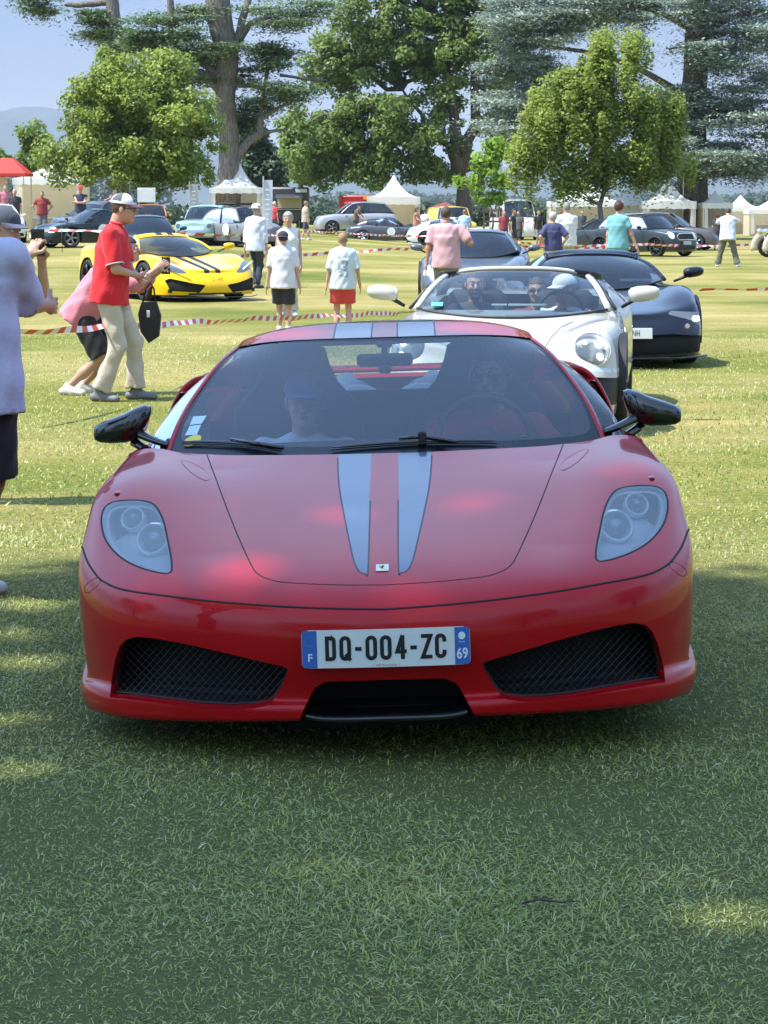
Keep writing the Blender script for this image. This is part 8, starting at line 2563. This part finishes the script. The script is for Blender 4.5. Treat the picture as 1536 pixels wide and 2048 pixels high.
d = 88.; person('man in a red cap and navy vest, arms crossed, behind the dark green coupe', PX(166, d), rz=.15, h=H2(166, d, 371), det=1, hat=dict(col=(.62, .03, .03)), top=dict(col=(.03, .035, .07), sleeve=.15), bottom=dict(col=(.1, .1, .12)), hands=[(.14, -.20, 1.22), (-.14, -.20, 1.20)], elbow=[(-1, -.3, -.6), (1, -.3, -.6)])
d = 95.; person('dark-haired person taking a photo with both hands raised behind the dark green coupe', PX(227, d), rz=.3, h=H2(227, d, 388), det=1, top=dict(col=(.55, .55, .58)), bottom=dict(col=(.1, .12, .2)), hands=[(-.06, -.28, 1.60), (.06, -.28, 1.60)], elbow=[(-1, 0, -.4), (1, 0, -.4)])
d = 95.; person('dark-haired person in white just left of the red polo man\'s cap', PX(253, d), rz=-.3, h=H2(253, d, 390), det=1, top=dict(col=WHT), bottom=dict(col=(.1, .12, .2)))
d = 99.; person('bald man in black under the red canopy at the left', PX(36, d), rz=.0, h=H2(36, d, 378), det=1, top=dict(col=(.03, .03, .035)), bottom=dict(col=(.05, .05, .06)), hair=None)
d = 102.; person('person in a pink top under the red canopy at the left', PX(17, d), rz=.4, h=H2(17, d, 368), det=1, top=dict(col=(.5, .16, .2)), bottom=dict(col=(.2, .2, .24)))
d = 100.; person('white-haired man in a red waistcoat right of the feather banner', PX(550, d), rz=2.4, h=H2(550, d, 403), det=1, top=dict(col=(.55, .04, .05), loose=.03, sleeve=.6), bottom=dict(col=(.1, .1, .12)), hair=(.6, .58, .55))
d = 98.; person('person in a beige top beside the grey upright banner', PX(404, d), rz=.8, h=H2(404, d, 406), det=0, top=dict(col=(.45, .36, .28)), bottom=dict(col=(.2, .18, .16)))
d = 90.; person('man in dark red by the wooden tree guard', PX(1006, d), rz=.2, h=H2(1006, d, 420), det=0, top=dict(col=(.25, .04, .05)), bottom=dict(col=(.04, .04, .05)))
d = 92.; person('person dressed in black, first of the dark-clothed group near the white van', PX(1024, d), rz=1.2, h=H2(1024, d, 418), det=0, top=dict(col=(.03, .03, .035)), bottom=dict(col=(.03, .03, .04)))
d = 93.; person('person in black and grey beside the first dark-clothed visitor near the white van', PX(1037, d), rz=-.8, h=H2(1037, d, 421), det=0, top=dict(col=(.08, .08, .09)), bottom=dict(col=(.03, .03, .04)))
d = 96.; person('dark-haired visitor standing left of the woman in the navy top', PX(1074, d), rz=.5, h=H2(1074, d, 420), det=0, top=dict(col=(.04, .04, .05)), bottom=dict(col=(.25, .25, .28)))
d = 110.; person('dark-haired person in front of the wide white tent by the birch', PX(1161, d), rz=.1, h=H2(1161, d, 420), det=0, top=dict(col=(.06, .07, .09)), bottom=dict(col=(.05, .05, .06)))
d = 120.; person('person in dark clothes inside the open pagoda tent', PX(765, d + 28), rz=.1, h=1.75, det=0, top=dict(col=(.05, .05, .06)), bottom=dict(col=(.05, .05, .06)))
# people in the cars
hd_ = hero.matrix_world
def seated(label, car_, xyz, rz, **k):
    c, s_ = math.cos(car_.rotation_euler.z), math.sin(car_.rotation_euler.z)
    p_ = (car_.location.x + c * xyz[0] - s_ * xyz[1], car_.location.y + s_ * xyz[0] + c * xyz[1], car_.location.z + xyz[2])
    return person(label, p_, car_.rotation_euler.z + rz, feet=[(-.12, -.75, .75), (.12, -.75, .75)], pelvis=(0, 0, 0), legs=True, **k)
seated('boy in a blue cap and pale shirt in the passenger seat of the red car', hero, (-.355, 2.48, -.60), 0., h=1.60, det=3, top=dict(col=(.50, .58, .72), sleeve=.8), bottom=dict(col=(.05, .06, .1)), hat=dict(col=(.05, .10, .35)), hands=[(-.15, -.35, .95), (.15, -.35, .95)], hair=(.1, .06, .04), shoes=None, skin=(.62, .38, .28))
seated('man with sunglasses and a dark red shirt at the wheel of the red car', hero, (.385, 2.52, -.655), 0., h=1.78, det=3, top=dict(col=(.30, .02, .03), sleeve=.8), bottom=dict(col=(.05, .06, .1)), glasses=True, hands=[(-.20, -.46, 1.36), (.17, -.44, 1.36)], grip=.9, elbow=[(-1, 0, -1), (1, 0, -1)], hair=(.05, .04, .03), shoes=None, head=(-.25, .05))
seated('young bearded man in dark clothes in the passenger seat of the light grey open car', targa, (-.36, 2.60, -.57), 0., h=1.72, det=3, top=dict(col=(.05, .055, .06), sleeve=.8), bottom=dict(col=(.05, .06, .1)), hands=[(-.15, -.35, .95), (.15, -.35, .95)], hair=(.035, .022, .015), beard=(.05, .03, .02), shoes=None, head=(.15, 0))
seated('driver with a white cap looking sideways in the light grey open car', targa, (.36, 2.58, -.59), 0., h=1.70, det=3, top=dict(col=WHT, sleeve=.8), bottom=dict(col=(.05, .06, .1)), hat=dict(col=(.66, .70, .70)), hands=[(-.14, -.42, 1.25), (.14, -.42, 1.25)], grip=.9, elbow=[(-1, 0, -1), (1, 0, -1)], hair=(.10, .06, .04), shoes=None, head=(-.9, .1))
seated('person with sunglasses in the rear of the light grey open car', targa, (.12, 3.05, -.60), 0., h=1.68, det=2, top=dict(col=(.25, .05, .05), sleeve=.8), bottom=dict(col=(.05, .06, .1)), glasses=True, hands=[(-.1, -.2, .95), (.1, -.2, .95)], hair=(.06, .04, .03), shoes=None)
seated('driver with a white cap in the yellow coupe', yel, (.36, 2.60, -.60), 0., h=1.70, det=1, top=dict(col=(.5, .5, .5)), bottom=dict(col=(.05, .06, .1)), hat=dict(col=WHT), hands=[(-.14, -.42, 1.25), (.14, -.42, 1.25)], shoes=None)

# vintage open roadster at the right edge
x, y, z = place(1512, 76)
r = empty('vintage_car', (x, y, z), math.radians(-82), label='cream and black 1930s open roadster cut by the right edge', cat='car')
mb = MB(); mb.box((0, 1.0, .72), (.72, 1.3, .44), bev=.12); mb.box((0, 2.3, .68), (1.1, 1.5, .46), bev=.15); mb.build('body', [P_cream], r, True, sharp=50)
MB().box((0, 2.35, .90), (.95, 1.0, .05), bev=.02).build('cockpit', [M['interior']], r)
for sg in (-1, 1):
    for yw, n_ in ((.55, 'front'), (3.05, 'rear')):
        pts = [(sg * .66, yw + .48 * math.cos(t), .33 + .46 * math.sin(t)) for t in np.linspace(-.1, math.pi + .25, 15)]
        MB().tube(pts, .13, 8, flat=.35).build('mudguard', [P_cream if n_ == 'front' else M['black_gloss']], r, True)
        wheel(r, (sg * .66, yw, .36), .36, .13, .27, 12, sg, M['alloy_silver'], split=False)
    MB().ell((sg * .35, .15, .86), (.11, .12, .11), 10).build('headlight', [M['chrome']], r, True)
MB().box((0, .28, .70), (.42, .06, .56), bev=.04).build('radiator_grille', [M['chrome']], r)
MB().box((0, 1.72, 1.08), (.95, .015, .30)).build('windscreen', [M['glass']], r)
seated('woman in white and green seated in the cream roadster', r, (.25, 2.3, -.42), 0., h=1.65, det=1, female=True, top=dict(col=(.55, .62, .5)), bottom=dict(col=(.2, .35, .2)), hair=(.2, .1, .05), hands=[(-.15, -.35, .95), (.15, -.35, .95)], shoes=None)
seated('man in a white shirt seated in the cream roadster', r, (-.25, 2.3, -.38), 0., h=1.70, det=1, top=dict(col=WHT), bottom=dict(col=(.1, .1, .12)), hair=(.04, .03, .03), hands=[(-.15, -.35, .95), (.15, -.35, .95)], shoes=None)
# ------------------------------------------------------------------ the tree the photographer stands under (it casts the foreground shade)
g = np.random.default_rng(77)
r = empty('tree', (-10.5, -3.0, 0), label='big leafy tree beside the camera that shades the front of the red car', cat='tree')
P1 = limb_path([0, 0, -.1], [.6, 1.2, 15.5], g, 7, .02); mb = MB().tube(P1, np.linspace(1.0, .35, 7), 10)
# ground footprint wanted in shade -> canopy shifted towards the sun
def shade_pt(x, y, h): 
    s = h / SUN_DIR.z
    return np.array([x + SUN_DIR.x * s + 10.5, y + SUN_DIR.y * s + 3.0, h])
cl = []
for _ in range(1500):
    x, y = g.uniform(-3.6, 3.3), g.uniform(2.6, 10.6)
    lim = 10.15 + .35 * math.sin(x * 1.7 + 1) + .25 * math.sin(x * 4.1) + (.5 if x < -1 else 0)
    if y > lim: continue
    h = g.uniform(15.5, 20.5)
    cl.append(shade_pt(x, y, h))
cl = np.array(cl)
cs = g.uniform(.22, .55, len(cl))
n = 38000
i = g.integers(0, len(cl), n); off = g.normal(size=(n, 3)); off /= np.linalg.norm(off, axis=1)[:, None]
C = cl[i] + off * (g.random(n) ** .5 * cs[i])[:, None] * [1, 1, .6]
# gaps that let flecks of sun through: where the photo shows them
for (px_, py_, rr) in ((240, 1975, .17), (1470, 1840, .17), (20, 1540, .20), (40, 1325, .24), (60, 1210, .28), (20, 1440, .15), (250, 1920, .13), (30, 1270, .2), (1480, 1250, .14), (600, 1930, .10), (640, 1730, .07)):
    ang = PITCH + math.atan((py_ - 1024) / F_PX); d_ = CAM_H / math.tan(ang); gx_ = (px_ - 768) / F_PX * d_ / math.cos(ang) * math.cos(ang - PITCH)
    q = C - 0
    fx = C[:, 0] - 10.5 - SUN_DIR.x / SUN_DIR.z * C[:, 2]; fy = C[:, 1] - 3.0 - SUN_DIR.y / SUN_DIR.z * C[:, 2]
    keep = np.hypot(fx - gx_, fy - d_) > rr * .72
    C = C[keep]; i = i[keep]
for (px_, py_, d_, rr) in ((642, 972, 7.3, .07), (895, 965, 7.3, .05), (1050, 925, 7.7, .07), (1240, 925, 7.6, .07), (470, 1120, 6.9, .06), (480, 1190, 6.8, .06), (860, 1230, 6.65, .05), (1000, 668, 9.1, .20), (560, 672, 9.1, .14), (420, 915, 8., .07), (1070, 1100, 6.9, .05)):
    p_ = at(px_, py_, d_)
    fx = C[:, 0] - 10.5 - SUN_DIR.x / SUN_DIR.z * (C[:, 2] - p_[2]); fy = C[:, 1] - 3.0 - SUN_DIR.y / SUN_DIR.z * (C[:, 2] - p_[2])
    C = C[np.hypot(fx - p_[0], fy - p_[1]) > rr * 1.5]
leaves_mesh('crown', C, .22, LM['linden'], r, g, g.random(len(C)), .6)
for k in g.choice(len(cl), 40, replace=False):
    mb.tube(limb_path(P1[g.integers(3, 7)], cl[k], g, 6, .04), np.linspace(.12, .02, 6), 5)
mb.build('trunk', [BARK], r, True)

# more of the park's trees stand behind and beside the photographer
def park_tree(label, x, y, h_, r_, n, lm, seed):
    g = np.random.default_rng(seed)
    r = empty('tree', (x, y, 0), label=label, cat='tree')
    m = 90; v = g.normal(size=(m, 3)); v /= np.linalg.norm(v, axis=1)[:, None]
    c = np.array([0, 0, h_ * .55]) + v * np.array([r_, r_, h_ * .43]) * (.55 + .45 * g.random(m))[:, None]
    i = g.integers(0, m, n); o = g.normal(size=(n, 3)) * r_ * .16
    leaves_mesh('crown', c[i] + o, .5, LM[lm], r, g, g.random(n) * .5 + .5 * g.random(m)[i], .5)
    MB().tube([(0, 0, -.1), (.1, .1, h_ * .4), (0, .2, h_ * .8)], [.5, .35, .12], 9).build('trunk', [BARK], r, True)
park_tree('leafy park tree well behind the camera', -9, -24, 15, 6.5, 7000, 'linden', 91)
park_tree('tall park tree directly behind the camera', 3, -30, 19, 8, 8000, 'mid', 92)
park_tree('park tree behind the camera to the right', 16, -21, 14, 6.5, 7000, 'linden', 93)
park_tree('park tree out of frame on the left of the lawn', -27, 6, 15, 7, 7000, 'mid', 94)
park_tree('park tree out of frame on the right of the lawn', 27, 4, 14, 7, 7000, 'dark', 95)

# ------------------------------------------------------------------ summer haze
hz = MB().box((0, 4700, 168), (14000, 11400, 348)).build('haze', [])
hm = bpy.data.materials.new('haze_air'); hm.use_nodes = True; hm.node_tree.nodes.clear()
ho = hm.node_tree.nodes.new('ShaderNodeOutputMaterial'); hv = hm.node_tree.nodes.new('ShaderNodeVolumePrincipled')
hv.inputs['Color'].default_value = (.80, .88, 1.0, 1); hv.inputs['Density'].default_value = 0.00009; hv.inputs['Anisotropy'].default_value = .2
hm.node_tree.links.new(hv.outputs[0], ho.inputs['Volume'])
hz.data.materials.append(hm); hz['kind'] = 'stuff'
